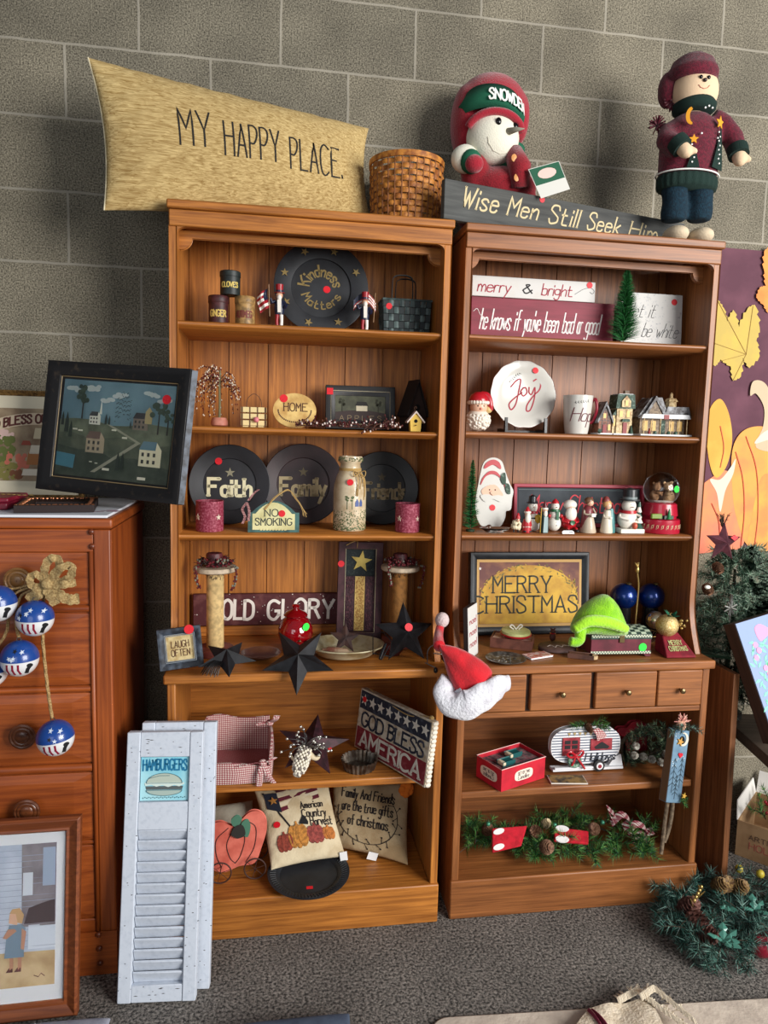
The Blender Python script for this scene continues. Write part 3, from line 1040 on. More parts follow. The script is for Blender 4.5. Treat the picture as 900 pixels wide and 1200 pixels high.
def tin(xc,Y,zb,w,h,c,tcol,word,lab,nm,ph):
 t=thing('spice_tin',lab,'tin',(xc,Y,zb),group='spice tins')
 t['top']=zb+h
 r=w/2*.96
 m=mat('tin_'+nm,c,.5,spot=tuple(int(x*.7)for x in c),amt=.5,scale=90,bump=.1)
 MB().lathe([(r,0),(r,h*.78)],30,).build('can',m,t)
 MB().lathe([(r*1.03,h*.76),(r*1.05,h*.77),(r*1.05,h*.97),(r*.98,h),(.001,h)],30,cap1=False).build('lid',m,t)
 l=MB()
 text(l,word,cyl_map(r,ph=ph),0,h*.40,h*.20,w*.82,.2,0,gap=1.5)
 l.build('lettering',mat('tin_letters_'+nm,tcol,.6),t)
spice_tins()
def kindness_plate():
 t,R=charger('decorative_plate','black plate ringed with gold stars reading Kindness Matters',376,276,-.145,S1,54,.64,mat('plate_black',(40,42,46),.55,spot=(26,27,30),amt=.4,scale=12))
 gold=mat('dull_gold_paint',(132,112,66),.7)
 st=MB()
 for k in range(8):
  a=PI/8*(2*k+.85)
  st=MB().patch(star(.0125,(R*.82*math.sin(a),R+R*.82*math.cos(a)),a*.5),flat(-.0155))
  st.build('gold_star',gold,t)
 def arc(r,sgn):
  def f(x,z,h):
   a=x/r
   return((r+sgn*z)*math.sin(a),-.003-h,R+sgn*(r+sgn*z)*math.cos(a))
  return f
 l=MB()
 text(l,'Kindness',arc(R*.38,1),0,0,R*.24,R*1.08,.15,0)
 text(l,'Matters',arc(R*.36,-1),0,0,R*.18,R*.86,.15,0)
 l.build('lettering',gold,t)
 sticker(t,flat(-.003),R*.12,R*.98)
kindness_plate()
def flag_figure(uc,vt,vb,lab,mirror):
 Y=-.215
 xc=sx(uc,Y,S1)
 h=at(uc,vt,Y).z-S1
 t=thing('patriotic_figurine',lab,'figurine',(xc,Y,S1),group='flag carrying figurines')
 k=h/.11
 X=-1 if mirror else 1
 navy,wht,red=mat('navy_glaze',(26,32,56),.35),mat('white_glaze',(226,220,210),.3),mat('red_glaze',(150,24,34),.35)
 skin=mat('skin_glaze',(206,158,128),.4)
 MB().lathe([(.016*k,0),(.016*k,.005*k),(.012*k,.007*k)],16).build('base',mat('tan_glaze',(150,116,80),.5),t)
 l=MB()
 for s in(-1,1):
  l.k=0 if s<0 else 1
  l.tube([(s*.005*k,0,.006*k),(s*.006*k,-.001,.02*k),(s*.0045*k,0,.045*k)],[.0045*k,.004*k,.0055*k],10)
 l.build('striped_trousers',[red,wht],t,smooth=60)
 c=MB().lathe([(.011*k,.036*k),(.013*k,.05*k),(.012*k,.062*k),(.006*k,.074*k)],16,sxy=(1,.75))
 c.tube([(.010*k,0,.068*k),(.017*k,-.004*k,.058*k),(.014*k,-.012*k,.052*k)],[.0045*k,.004*k,.0035*k],8)
 c.tube([(-.010*k,0,.068*k),(-.018*k,-.002*k,.064*k),(-.022*k,-.006*k,.074*k)],[.0045*k,.004*k,.0035*k],8)
 c.build('coat',navy,t,smooth=60)
 MB().prism([(-.004*k,.040*k),(.004*k,.040*k),(.005*k,.070*k),(-.005*k,.070*k)],-.0115*k,-.006*k).build('waistcoat',wht,t)
 MB().ell((0,0,.082*k),.0085*k,.008*k,.0095*k,14,10).build('head',skin,t,smooth=180)
 MB().ell((0,-.005*k,.076*k),.006*k,.006*k,.008*k,12,8).build('beard',wht,t,smooth=180)
 hb=MB().lathe([(.013*k,.0875*k),(.013*k,.0885*k),(.0085*k,.089*k),(.0095*k,.108*k),(.001,.110*k)],18)
 hb.build('top_hat',red,t)
 MB().lathe([(.0092*k,.089*k),(.0094*k,.094*k)],18,cap0=False,cap1=False).build('hat_band',navy,t)
 # flag, draped from a staff over the shoulder
 f=MB()
 f.tube([(-.023*k*X,-.006*k,.03*k),(-.026*k*X,-.008*k,.106*k)],.0011*k,6)
 f.build('flag_staff',mat('tan_glaze',(150,116,80),.5),t)
 fg=MB()
 if not mirror:
  def P(a,b):return Vector((-.026*k-.024*k*a-.004*k*math.sin(5*b),-.008*k+.005*k*math.sin(7*a+2*b),.098*k-.046*k*b-.016*k*a))
 else:
  def P(a,b):return Vector((-.030*k+.060*k*a,.006*k+.005*k*math.sin(8*a),.108*k-.026*k*b-.022*k*(2*a-1)**2))
 n=8
 for i in range(n):
  for j in range(7):
   fg.k=2 if(i<3 and j<4)else j%2
   a0,a1,b0,b1=i/n,(i+1)/n,j/7,(j+1)/7
   o=Vector((0,.0012,0))
   q=[P(a0,b0),P(a1,b0),P(a1,b1),P(a0,b1)]
   fg.add(q+[p+o for p in q],[(0,1,2,3),(7,6,5,4),(0,4,5,1),(2,6,7,3),(0,3,7,4),(1,5,6,2)])
 fg.build('flag',[red,wht,navy],t,smooth=0)
flag_figure(327,333,377,'small bearded figure with a flag at its side, left of the black stars plate',False)
flag_figure(427,342,383,'small bearded figure with a flag draped behind its head, right of the black stars plate',True)
def green_basket():
 Y=-.17
 xc,w,h=span(447,499,355,Y,S1)
 t=thing('splint_basket','small dark green woven basket with two upright handles','basket',(xc,Y,S1))
 m=mat('green_splint',(48,62,62),.6,spot=(88,106,104),amt=.35,scale=40)
 m2=mat('green_splint_dark',(30,40,42),.6)
 b=MB()
 rows,cols=5,9
 d=w*.62
 def P(a,z,o):
  k=1+.06*z/h
  side,f=int(a)%4,a-int(a)
  hw,hd=w/2*k,d/2*k
  c=[(-hw,-hd),(hw,-hd),(hw,hd),(-hw,hd)]
  p,q2=c[side],c[(side+1)%4]
  nrm=[(0,-1),(1,0),(0,1),(-1,0)][side]
  return Vector((p[0]+(q2[0]-p[0])*f+nrm[0]*o,p[1]+(q2[1]-p[1])*f+nrm[1]*o,z))
 for r in range(rows):
  z0,z1=h*(r+.04)/rows,h*(r+.96)/rows
  for c in range(4*cols):
   a0,a1=c/cols+.004,(c+1)/cols-.004
   o=.0022 if(c+r)%2 else .0
   b.k=0 if(c+r)%2 else 1
   am=(a0+a1)/2
   q=[P(a0,z0,0),P(am,z0,o),P(a1,z0,0),P(a1,z1,0),P(am,z1,o),P(a0,z1,0)]
   b.add(q,[(0,1,4,5),(1,2,3,4)])
 b.box(-w/2+.002,w/2-.002,-d/2+.002,d/2-.002,.001,.003)
 b.build('woven_sides',[m,m2],t,smooth=0)
 e=MB()
 e.tube([P(i/6,h,.001)for i in range(24)],.0032,6,True)
 e.build('rim',m,t)
 top=at(475,326,Y).z-S1
 for y,dx in((-d*.28,-.012),(d*.28,.006)):
  a=MB()
  hw=w*.22
  pts=[(-hw+dx,y,h*.75),(-hw+dx,y,top*.86),(-hw*.8+dx,y,top*.97),(0+dx,y,top),(hw*.8+dx,y,top*.97),(hw+dx,y,top*.86),(hw+dx,y,h*.75)]
  P2=catmull(pts,4)
  a.loft([[p+Vector((0,s*.005,0))+Vector((p.x-dx,0,p.z-h)).normalized()*k for s,k in((-1,0),(1,0),(1,.0022),(-1,.0022))]for p in P2])
  a.build('handle',m2,t)
 sticker(t,lambda x,z,hh:(x,-d/2-.003-hh,z),-w*.40,h*.80,.009)
green_basket()
# ---------------------------------------------------------------- second shelf
def berry_tree():
 Y=-.22
 xc=sx(257,Y,S2)
 q=rel((xc,Y,S2))
 t=thing('berry_tree','weeping pip berry tree in a pink pot','ornament',(xc,Y,S2))
 MB().lathe([(.018,0),(.0235,.003),(.024,.012),(.020,.022),(.018,.024),(.016,.018),(.001,.016)],24,cap1=False).build('pot',mat('pink_pot',(196,132,112),.6,spot=(168,100,84),scale=40),t,smooth=40)
 tr=MB()
 tr.tube([(0,0,.012),(.001,0,.06),(0,0,.11),(.002,0,.155)],[.004,.0034,.003,.002],6)
 stem=mat('brown_wire',(98,66,46),.8)
 tr.build('trunk',mat('sage_trunk',(112,108,78),.8),t)
 br,be=MB(),MB()
 cs=[mat('pip_white',(224,210,190),.5),mat('pip_burgundy',(92,26,32),.45),mat('pip_tan',(170,120,74),.6)]
 for i in range(30):
  a=rnd.uniform(0,2*PI)
  reach=rnd.uniform(.03,.092)
  z0=rnd.uniform(.10,.155)
  zt=z0+rnd.uniform(.008,.025)
  zb=rnd.uniform(.028,.10)
  dy=.55
  pts=[(0,0,z0),(reach*.45*math.cos(a),dy*reach*.45*math.sin(a),zt),(reach*.85*math.cos(a),dy*reach*.85*math.sin(a),zt-.02),(reach*math.cos(a),dy*reach*math.sin(a),zb)]
  P=catmull(pts,6)
  br.tube(P,.0006,4)
  for p in P[3:]:
   for _ in range(2):
    be.k=rnd.choice((0,1,1,2))
    o=Vector((rnd.uniform(-.003,.003),rnd.uniform(-.003,.003),rnd.uniform(-.003,.003)))
    be.ell(p+o,.0017,.0017,.0024,5,4)
 br.build('branches',stem,t)
 be.build('berries',cs,t,kind='stuff')
berry_tree()
def crate_basket():
 Y=-.24
 xc,w,h=span(283,312,477,Y,S2)
 t=thing('slat_basket','tiny cream slatted basket with a pink ball on its front','basket',(xc,Y,S2),rz=.0)
 cream,brown=mat('cream_slat',(222,200,144),.7),mat('brown_slat',(92,60,36),.7)
 b=MB()
 d=w*.7
 for r in range(3):
  z0=h*(.08+.32*r)
  b.box(-w/2,w/2,-d/2,-d/2+.002,z0,z0+h*.24)
  b.box(-w/2,w/2,d/2-.002,d/2,z0,z0+h*.24)
  b.box(-w/2-.0005,-w/2+.0015,-d/2,d/2,z0,z0+h*.24)
  b.box(w/2-.0015,w/2+.0005,-d/2,d/2,z0,z0+h*.24)
 b.box(-w/2+.002,w/2-.002,-d/2+.002,d/2-.002,0,.003)
 b.build('slats',cream,t)
 s=MB()
 for i in range(4):
  x=-w/2+.003+(w-.006)*i/3
  s.box(x-.0015,x+.0015,-d/2-.001,-d/2+.0035,0.0,h*.96)
 s.build('uprights',brown,t)
 hd=MB().tube(catmull([(-w*.3,0,h*.6),(-w*.28,0,h*1.3),(0,0,h*1.62),(w*.28,0,h*1.3),(w*.3,0,h*.6)],5),.0011,6)
 hd.build('wire_handle',mat('brown_wire',(98,66,46),.8),t)
 MB().ell((w*.10,-d/2-.006,h*.36),.0078,.0078,.0078,14,10).build('ball',mat('pink_ball',(208,120,128),.5),t,smooth=180)
crate_basket()
def home_plaque():
 Y=-.20
 xc,w,h=span(321,369,464,Y,S2)
 t=thing('oval_plaque','cream oval plaque reading HOME behind the berry garland','plaque',(xc,Y,S2+.003),0,-.14)
 m=mat('cream_plaque',(222,190,120),.8,spot=(186,146,84),amt=.5,scale=30)
 b=MB()
 b.prism(disc(w/2,40,(0,h/2),h/2),-.012,0)
 b.build('board',m,t,bevel=.003)
 l=MB()
 text(l,'HOME',flat(-.012),.002,h*.60,h*.24,w*.56,.12,0,serif=1.0)
 l.build('lettering',mat('brown_paint',(84,52,34),.8),t)
 dt=MB()
 for i in range(26):
  a=PI+PI*i/25
  dt.patch(disc(.0022,6,(w*.40*math.cos(a),h/2+h*.36*math.sin(a))),flat(-.012))
 dt.build('painted_dots',mat('dark_berry_paint',(70,40,34),.7),t)
 sticker(t,flat(-.012),-w*.27,h*.86,.0115)
home_plaque()
def berry_garland():
 Y=-.295
 x0,x1=sx(346,Y,S2),sx(468,Y,S2)
 t=thing('berry_garland','twiggy burgundy and white berry garland lying along the shelf edge','garland',((x0+x1)/2,Y,S2))
 L=x1-x0
 vine,be=MB(),MB()
 for k in range(5):
  pts=[(-L/2+L*i/9,rnd.uniform(-.008,.010),.007+rnd.uniform(-.003,.012))for i in range(10)]
  vine.tube(catmull(pts,4),.0011,5)
 tips=[]
 for i in range(60):
  x=-L/2+L*rnd.random()
  p=Vector((x,rnd.uniform(-.008,.008),.008))
  big=x>L*.12 and x<L*.42
  d=Vector((rnd.uniform(-1,1),rnd.uniform(-.8,.4),rnd.uniform(.0,.9)if not big else rnd.uniform(-.1,1.2))).normalized()
  Ln=rnd.uniform(.012,.028)*(1.35 if big else 1)
  e=p+d*Ln
  vine.tube([p,p.lerp(e,.5)+Vector((0,0,.002)),e],.0008,4)
  tips.append((p,e))
  # sprays that reach over the edge
 for(u,v)in((424,508),(434,506),(446,500)):
  e=at(u,v,Y-.03)-Vector(((x0+x1)/2,Y,S2))
  p=Vector((e.x+.045,.0,.014))
  vine.tube(catmull([p,p.lerp(e,.55)+Vector((0,-.008,.012)),e],5),.0012,5)
  tips.append((p.lerp(e,.4),e))
 vine.build('vine',mat('dark_vine',(78,44,32),.8),t)
 for p,e in tips:
  for k in range(3):
   be.k=rnd.choice((0,0,1,2))
   c=p.lerp(e,.4+.3*k)
   be.ell(c,.0027,.0027,.0033,6,5)
 for i in range(70):
  be.k=rnd.choice((0,0,1,2))
  be.ell((-L/2+L*rnd.random(),rnd.uniform(-.010,.01),.012+rnd.uniform(-.003,.012)),.0028,.0028,.0030,6,5)
 be.build('berries',[mat('berry_burgundy',(74,22,26),.4),mat('berry_white',(224,208,200),.5),mat('berry_brown',(96,56,40),.5)],t,kind='stuff')
berry_garland()
def apples_picture():
 Y=-.12
 xc,w,h=span(381,462,453,Y,S2)
 t=thing('framed_picture','small black framed picture of a white house lettered APPLES','picture',(xc,Y,S2),0,-.15)
 frame_mb(w,h,w*.14,.016).build('frame',mat('black_frame',(24,22,22),.4,spot=(60,50,40),amt=.05,scale=60),t,bevel=.001)
 lp=MB()
 a,b=w/2-w*.075,h-w*.075
 lp.tube([(-a,-.0145,w*.075),(a,-.0145,w*.075),(a,-.0145,b),(-a,-.0145,b)],.0011,6,True)
 lp.build('cream_line',mat('frame_cream_line',(190,180,150),.6),t)
 p=MB().box(-w*.37,w*.37,-.008,-.004,w*.13,h-w*.13)
 o=p.build('print',mat('print_olive',(92,94,74),.7,spot=(70,72,58),amt=.5,scale=40),t)
 f=flat(-.008)
 hy=h*.43
 def pp(poly,nm,c):MB().patch(poly,f,.0006).build(nm,mat('print_'+nm,c,.7),o)
 pp([(-w*.37,w*.13),(w*.37,w*.13),(w*.37,hy*.9),(w*.1,hy*1.05),(-w*.15,hy*1.02),(-w*.37,hy*.92)],'ground',(58,46,44))
 f=flat(-.0086)
 pp([(-w*.06,hy),(w*.10,hy),(w*.10,hy*1.3),(-w*.06,hy*1.3)],'house',(206,196,168))
 pp([(-w*.075,hy*1.28),(w*.115,hy*1.28),(w*.085,hy*1.5),(-w*.045,hy*1.5)],'roof',(40,38,36))
 for x in(-.26,.26):
  f=flat(-.0086)
  tr=MB()
  tr.ribbon([(w*x,hy*.95),(w*x,hy*1.35)],.0016,f)
  for k in range(9):
   tr.patch(disc(.0042,7,(w*x+rnd.uniform(-.008,.008),hy*1.45+rnd.uniform(-.009,.009))),f,.0006)
  tr.build('painted_tree',mat('print_tree',(52,54,38),.7),o)
 l=MB()
 text(l,'APPLES',f,0,h*.265,h*.11,w*.60,.11,0,gap=5)
 l.build('lettering',mat('print_letter',(142,124,96),.7),o)
 MB().patch([(-.0095+x,z)for x,z in[(-w*.44,h*.78),(-w*.44+.019,h*.78),(-w*.44+.019,h*.93),(-w*.44,h*.93)]],flat(-.016),.001,0).build('price_sticker',mat('sticker_red',(214,20,36),.5),t,label='square red price sticker')
apples_picture()
def dark_birdhouse():
 Y=-.155
 xc=sx(483,Y,S2)
 t=thing('dark_birdhouse','tall dark brown birdhouse in the shadowed shelf corner','birdhouse',(xc,Y,S2),rz=.25)
 m,r=mat('dark_birdhouse_wood',(46,30,24),.8),mat('dark_birdhouse_roof',(28,20,18),.8)
 h=at(486,446,Y).z-S2
 w=.056
 b=MB().prism([(-w/2,0),(w/2,0),(w/2,h*.42),(0,h*.93),(-w/2,h*.42)],-.03,.03)
 b.build('box',m,t,bevel=.001)
 for s in(-1,1):
  q=MB()
  q.prism([(s*w*.58,h*.28),(s*w*.58+s*.004,h*.31),(0,h*1.0),(0,h*.945)],-.040,.036)
  q.build('roof',r,t)
 MB().patch(disc(.010,16,(0,h*.46)),flat(-.03),.0008).build('hole',mat('hole_black',(8,6,6),.9),t)
 MB().patch(heart(.020,(0,h*.24)),flat(-.03),.0012).build('heart',mat('heart_red',(140,22,28),.6),t)
dark_birdhouse()
def yellow_birdhouse():
 Y=-.255
 xc,w,h=span(478,494,482,Y,S2)
 t=thing('yellow_birdhouse','tiny yellow birdhouse with a white roof','birdhouse',(xc,Y,S2))
 MB().prism([(-w*.36,0),(w*.36,0),(w*.42,h*.55),(0,h*.92),(-w*.42,h*.55)],-w*.3,w*.3).build('box',mat('yellow_paint',(214,178,74),.6),t)
 for s in(-1,1):
  MB().prism([(s*w*.62,h*.40),(s*w*.66,h*.46),(0,h*1.0),(0,h*.90)],-w*.42,w*.38).build('roof',mat('pale_roof',(206,190,180),.6),t)
 MB().patch(disc(w*.13,12,(0,h*.5)),flat(-w*.3),.0006).build('hole',mat('hole_black',(8,6,6),.9),t)
 MB().tube([(0,-w*.3,h*.30),(0,-w*.5,h*.30)],w*.04,6).build('perch',mat('brown_wire',(98,66,46),.8),t)
 MB().tube(catmull([(0,0,h*.97),(-.003,0,h*1.15),(.002,0,h*1.22),(.003,0,h*1.1)],4),.0007,5).build('wire_loop',mat('brown_wire',(98,66,46),.8),t)
yellow_birdhouse()
# ---------------------------------------------------------------- third shelf
def word_plate(lab,word,uc,vt,col,tcol,Y,su,wk,lean,dot=None):
 m=mat('plate_'+word,col,.5,spot=tuple(int(c*.7)for c in col),amt=.4,scale=14)
 t,R=charger('decorative_plate',lab,uc,vt,Y,S3,0,.66,m,lean)
 lm=mat('letters_'+word,tcol,.7)
 l=MB()
 text(l,word,flat(-.003),su,R*.93,R*.42,R*wk,.20,.0,gap=1.6,serif=.9)
 l.build('lettering',lm,t)
 MB().patch(star(R*.13,(0,R*1.30)),flat(-.003)).build('painted_star',mat('star_'+word,tuple(int(c*.62)for c in tcol),.7),t)
 if dot:sticker(t,flat(-.009),dot[0]*R,R+dot[1]*R,.0105)
 return t
word_plate('black plate reading Faith, behind the maroon candle','Faith',269,522,(36,37,42),(214,208,172),-.115,0,1.05,-.13,(-.28,.58))
word_plate('dark maroon brown plate reading Family','Family',355,521,(54,38,40),(168,152,116),-.10,0,1.12,-.13)
word_plate('charcoal plate reading Friends, behind the pottery bottle','Friends',447,530,(34,35,36),(134,120,90),-.10,.010,1.20,-.13)
def jar_candle(u0,u1,vt,lab,c):
 Y=-.25
 xc,w,h=span(u0,u1,vt,Y,S3)
 t=thing('candle_holder',lab,'candle',(xc,Y,S3),group='maroon candle holders')
 r=w/2
 m=mat('candle_maroon',(126,34,56),.6,spot=(168,88,104),amt=.35,scale=190,bump=.2)
 MB().lathe([(r*.98,0),(r,.003),(r,h*.94),(r*1.02,h),(r*.94,h),(r*.93,h*.80),(.001,h*.80)],34,cap1=False).build('tin',m,t,smooth=40)
 s=MB()
 for a in(-.9,.75):
  s.patch(star(r*.22,(a*r,h*.48)),cyl_map(r),.0009)
 st=s
 for a in(-.9,.75):
  MB().patch(star(r*.24,(a*r,h*.48)),cyl_map(r),.0012).build('star',mat('candle_star',(206,190,170),.6),t)
jar_candle(229.5,262,587,'maroon speckled candle tin in front of the Faith plate',0)
jar_candle(463,491,590,'maroon speckled candle tin beside the Friends plate',0)
def no_smoking():
 Y=-.275
 xc,w,h=span(291,350,588,Y,S3)
 t=thing('no_smoking_sign','small cream and teal sign reading NO SMOKING hung on raffia','sign',(xc,Y,S3),0,-.10)
 hs=h*.62
 def outline(k):
  a=w/2*k
  z0,z1,zt=hs*(1-k)*.7,hs*(1-.3*(1-k)),h*(1-.25*(1-k))
  pts=[(-a,z0),(a,z0),(a,z1)]
  for i in range(11):
   f=i/10
   x=a*.86*(1-2*f)
   pts.append((x,z1+(zt-z1)*(1-(2*f-1)**2)))
  pts.append((-a,z1))
  return pts
 MB().prism(outline(1),-.008,0).build('board',mat('teal_board',(66,104,100),.6,spot=(44,74,72),scale=40),t,bevel=.001)
 MB().patch(outline(.84),flat(-.008),.0008).build('panel',mat('cream_panel',(214,208,156),.6,spot=(190,182,126),scale=30),t)
 l=MB()
 text(l,'NO',flat(-.0088),-w*.05,h*.62,h*.22,w*.26,.13,0,serif=1)
 text(l,'SMOKING',flat(-.0088),0,h*.33,h*.22,w*.72,.13,0,serif=.8)
 l.build('lettering',mat('dark_teal_letters',(42,52,52),.7),t)
 l=MB()
 for i in range(9):
  l.patch([(-w*.27+w*.06*i,h*.05),(-w*.27+w*.06*i+w*.04,h*.05),(-w*.27+w*.06*i+w*.04,h*.115),(-w*.27+w*.06*i,h*.115)],flat(-.0088))
 l.build('small_print',mat('cream_panel',(214,208,156),.6),t)
 q=rel((xc,Y,S3))
 rope=MB()
 ap=q(338,575,-.004)
 for k in range(6):
  j=lambda:Vector((rnd.uniform(-.0025,.0025),rnd.uniform(-.002,.002),rnd.uniform(-.0025,.0025)))
  rope.tube(catmull([q(310,598,-.01)+j(),q(322,584,-.008)+j(),ap+j(),q(347,585,-.008)+j(),q(354,595,-.01)+j(),q(357,606,-.01)+j()*2.5],4),.0010,5)
 rope.build('raffia_hanger',mat('raffia',(178,146,90),.9),t)
 rb=MB()
 for k,pts in enumerate((((289,590),(284,598),(287,607),(284,615)),((289,590),(292,600),(291,612)),((291,588),(297,580),(303,575)))):
  P=catmull([q(u,v,-.014-.002*k)for u,v in pts],5)
  rb.loft([[p+Vector((-.0035,0,0)),p+Vector((.0035,-.001,0)),p+Vector((.0035,.0004,0)),p+Vector((-.0035,.0014,0))]for p in P])
 rb.build('pink_check_ribbon',mat('pink_check',(196,150,146),.8,spot=(120,70,70),amt=.5,scale=300),t)
 sticker(t,flat(-.0088),w*.16,h*.60,.0095)
no_smoking()
def pottery_bottle():
 Y=-.215
 xc,w,h=span(390,428,535,Y,S3)
 t=thing('pottery_bottle','cream stoneware bottle sponged green with a little blue house on it','bottle',(xc,Y,S3))
 r=w/2
 pr=[(r*.93,0),(r*.99,.004),(r,.02),(r,h*.52),(r*.96,h*.62),(r*.80,h*.74),(r*.64,h*.82),(r*.60,h*.90),(r*.70,h*.93),(r*.74,h*.96),(r*.70,h),(r*.54,h),(r*.50,h*.88),(.001,h*.86)]
 cream=mat('cream_stoneware',(204,188,158),.35,spot=(180,158,124),amt=.4,scale=30,coat=.3)
 MB().lathe(pr,36,cap1=False).build('body',cream,t,smooth=50)
 sp=MB()
 gm=cyl_map(r,0,0)
 for i in range(420):
  x=rnd.uniform(-1.5,1.5)*r
  z=h*.27*rnd.random()**1.3+.003
  sp.patch(disc(rnd.uniform(.0010,.0022),5,(x,z)),gm,.0004)
 for i in range(90):
  a=rnd.uniform(-PI/2,PI/2)
  z=h*rnd.uniform(.935,.985)
  sp.ell((r*.73*math.sin(a),-r*.73*math.cos(a),z),.0018,.0016,.0016,5,4)
 sp.build('green_sponging',mat('sponge_green',(84,96,60),.5),t,kind='stuff')
 hm=MB()
 for x,z,ww,hh in((.35,.335,.24,.055),(.62,.335,.20,.055)):
  hm.patch([(r*(x-ww/2),h*z),(r*(x+ww/2),h*z),(r*(x+ww/2),h*(z+hh)),(r*x,h*(z+hh*1.9)),(r*(x-ww/2),h*(z+hh))],gm,.0008)
 hm.build('painted_house',mat('house_blue',(70,88,140),.5),t)
 tr=MB()
 for x in(-.25,.05):
  tr.ribbon([(r*x,h*.30),(r*x,h*.42)],.0018,gm)
  for k in range(7):tr.patch(disc(.003,6,(r*x+rnd.uniform(-.004,.004),h*.45+rnd.uniform(-.008,.008))),gm,.0007)
 tr.build('painted_trees',mat('sponge_green',(84,96,60),.5),t)
 rf=MB()
 cm=cyl_map(r*.70)
 for k in range(5):
  rf.tube([(r*.66*math.cos(2*PI*i/20),r*.66*math.sin(2*PI*i/20),h*.80+.002*k)for i in range(20)],.0012,5,True)
 for k in range(9):
  a=rnd.uniform(.15,1.0)
  z1=h*rnd.uniform(.42,.66)
  rf.tube(catmull([(r*.68*math.sin(a),-r*.70*math.cos(a),h*.80),(r*.98*math.sin(a+.1),-r*.98*math.cos(a+.1),h*.69),(r*1.05*math.sin(a),-r*1.05*math.cos(a),z1)],4),.0012,5)
 for s in(-1,1):
  rf.tube(catmull([(r*.45,-r*.66,h*.79),(r*(.45+s*.35),-r*.90,h*.81),(r*(.45+s*.30),-r*.92,h*.74),(r*.45,-r*.72,h*.78)],4),.0016,5)
 rf.build('raffia_bow',mat('raffia',(178,146,90),.9),t)
 sticker(t,cyl_map(r),-.10*r,h*.66,.0092)
pottery_bottle()
# ================================================================ left bookcase, desk
BLACK_TIN=mat('black_tin',(38,39,43),.5,spot=(20,20,23),amt=.5,scale=24,metal=.2)
RUST_TIN=mat('rusty_tin',(66,40,32),.7,spot=(40,24,22),amt=.5,scale=50)
def barn_star(mb,R,T,rot=0,k=.42):
 """five-pointed folded tin star facing -y: ridge at -T, rim at 0"""
 pts=star(R,(0,0),rot,5,k)
 vs=[(0,-T,0)]+[(x,0,z)for x,z in pts]+[(0,-T+.004,0)]
 fs=[]
 for i in range(10):
  fs.append((0,1+i,1+(i+1)%10))
 mb.add(vs,fs)
 return mb
def placed_star(name,label,u,v,Y,R,T,rz,tilt,roll,m,dot=None,rot=0,z=None):
 P=at(u,v,Y)
 if z is not None:P.z=z
 t=thing(name,label,'star',P,rz,tilt,roll)
 o=barn_star(MB(),R,T,rot).build('star_body',m,t,smooth=0)
 sd=o.modifiers.new('thick','SOLIDIFY');sd.thickness=.0016
 if dot:
  x,zz,yy=dot
  sticker(t,lambda a,b,h:(a,yy-h,b),x,zz,.0115)
 return t
def laugh_frame():
 Y=-.385
 xc,w,h=span(186,238,735,Y,DESK)
 xc+=.004
 w*=.98
 t=thing('framed_picture','small blue grey framed card lettered LAUGH OFTEN on the desk corner','picture',(xc,Y,DESK+.006),.06,-.16,-.10)
 h*=.92
 m=mat('slate_frame',(74,84,98),.6,spot=(36,40,48),amt=.6,scale=50)
 frame_mb(w,h,w*.17,.018).build('frame',m,t,bevel=.001)
 lp=MB()
 for k in(.155,.185):
  a=w/2-w*k
  lp.tube([(-a,-.012,w*k),(a,-.012,w*k),(a,-.012,h-w*k),(-a,-.012,h-w*k)],.0011,6,True)
 lp.build('pale_beading',mat('slate_pale',(150,160,170),.6),t)
 o=MB().box(-w*.33,w*.33,-.006,-.003,w*.165,h-w*.165).build('card',mat('tan_card',(206,186,138),.8,spot=(176,150,100),amt=.4,scale=60),t)
 l=MB()
 text(l,'LAUGH',flat(-.006),0,h*.59,h*.16,w*.40,.11,0)
 text(l,'OFTEN',flat(-.006),0,h*.38,h*.16,w*.42,.11,0)
 l.build('lettering',mat('brown_paint',(84,52,34),.8),o)
 sticker(t,flat(-.018),w*.24,h*.93,.0125)
laugh_frame()
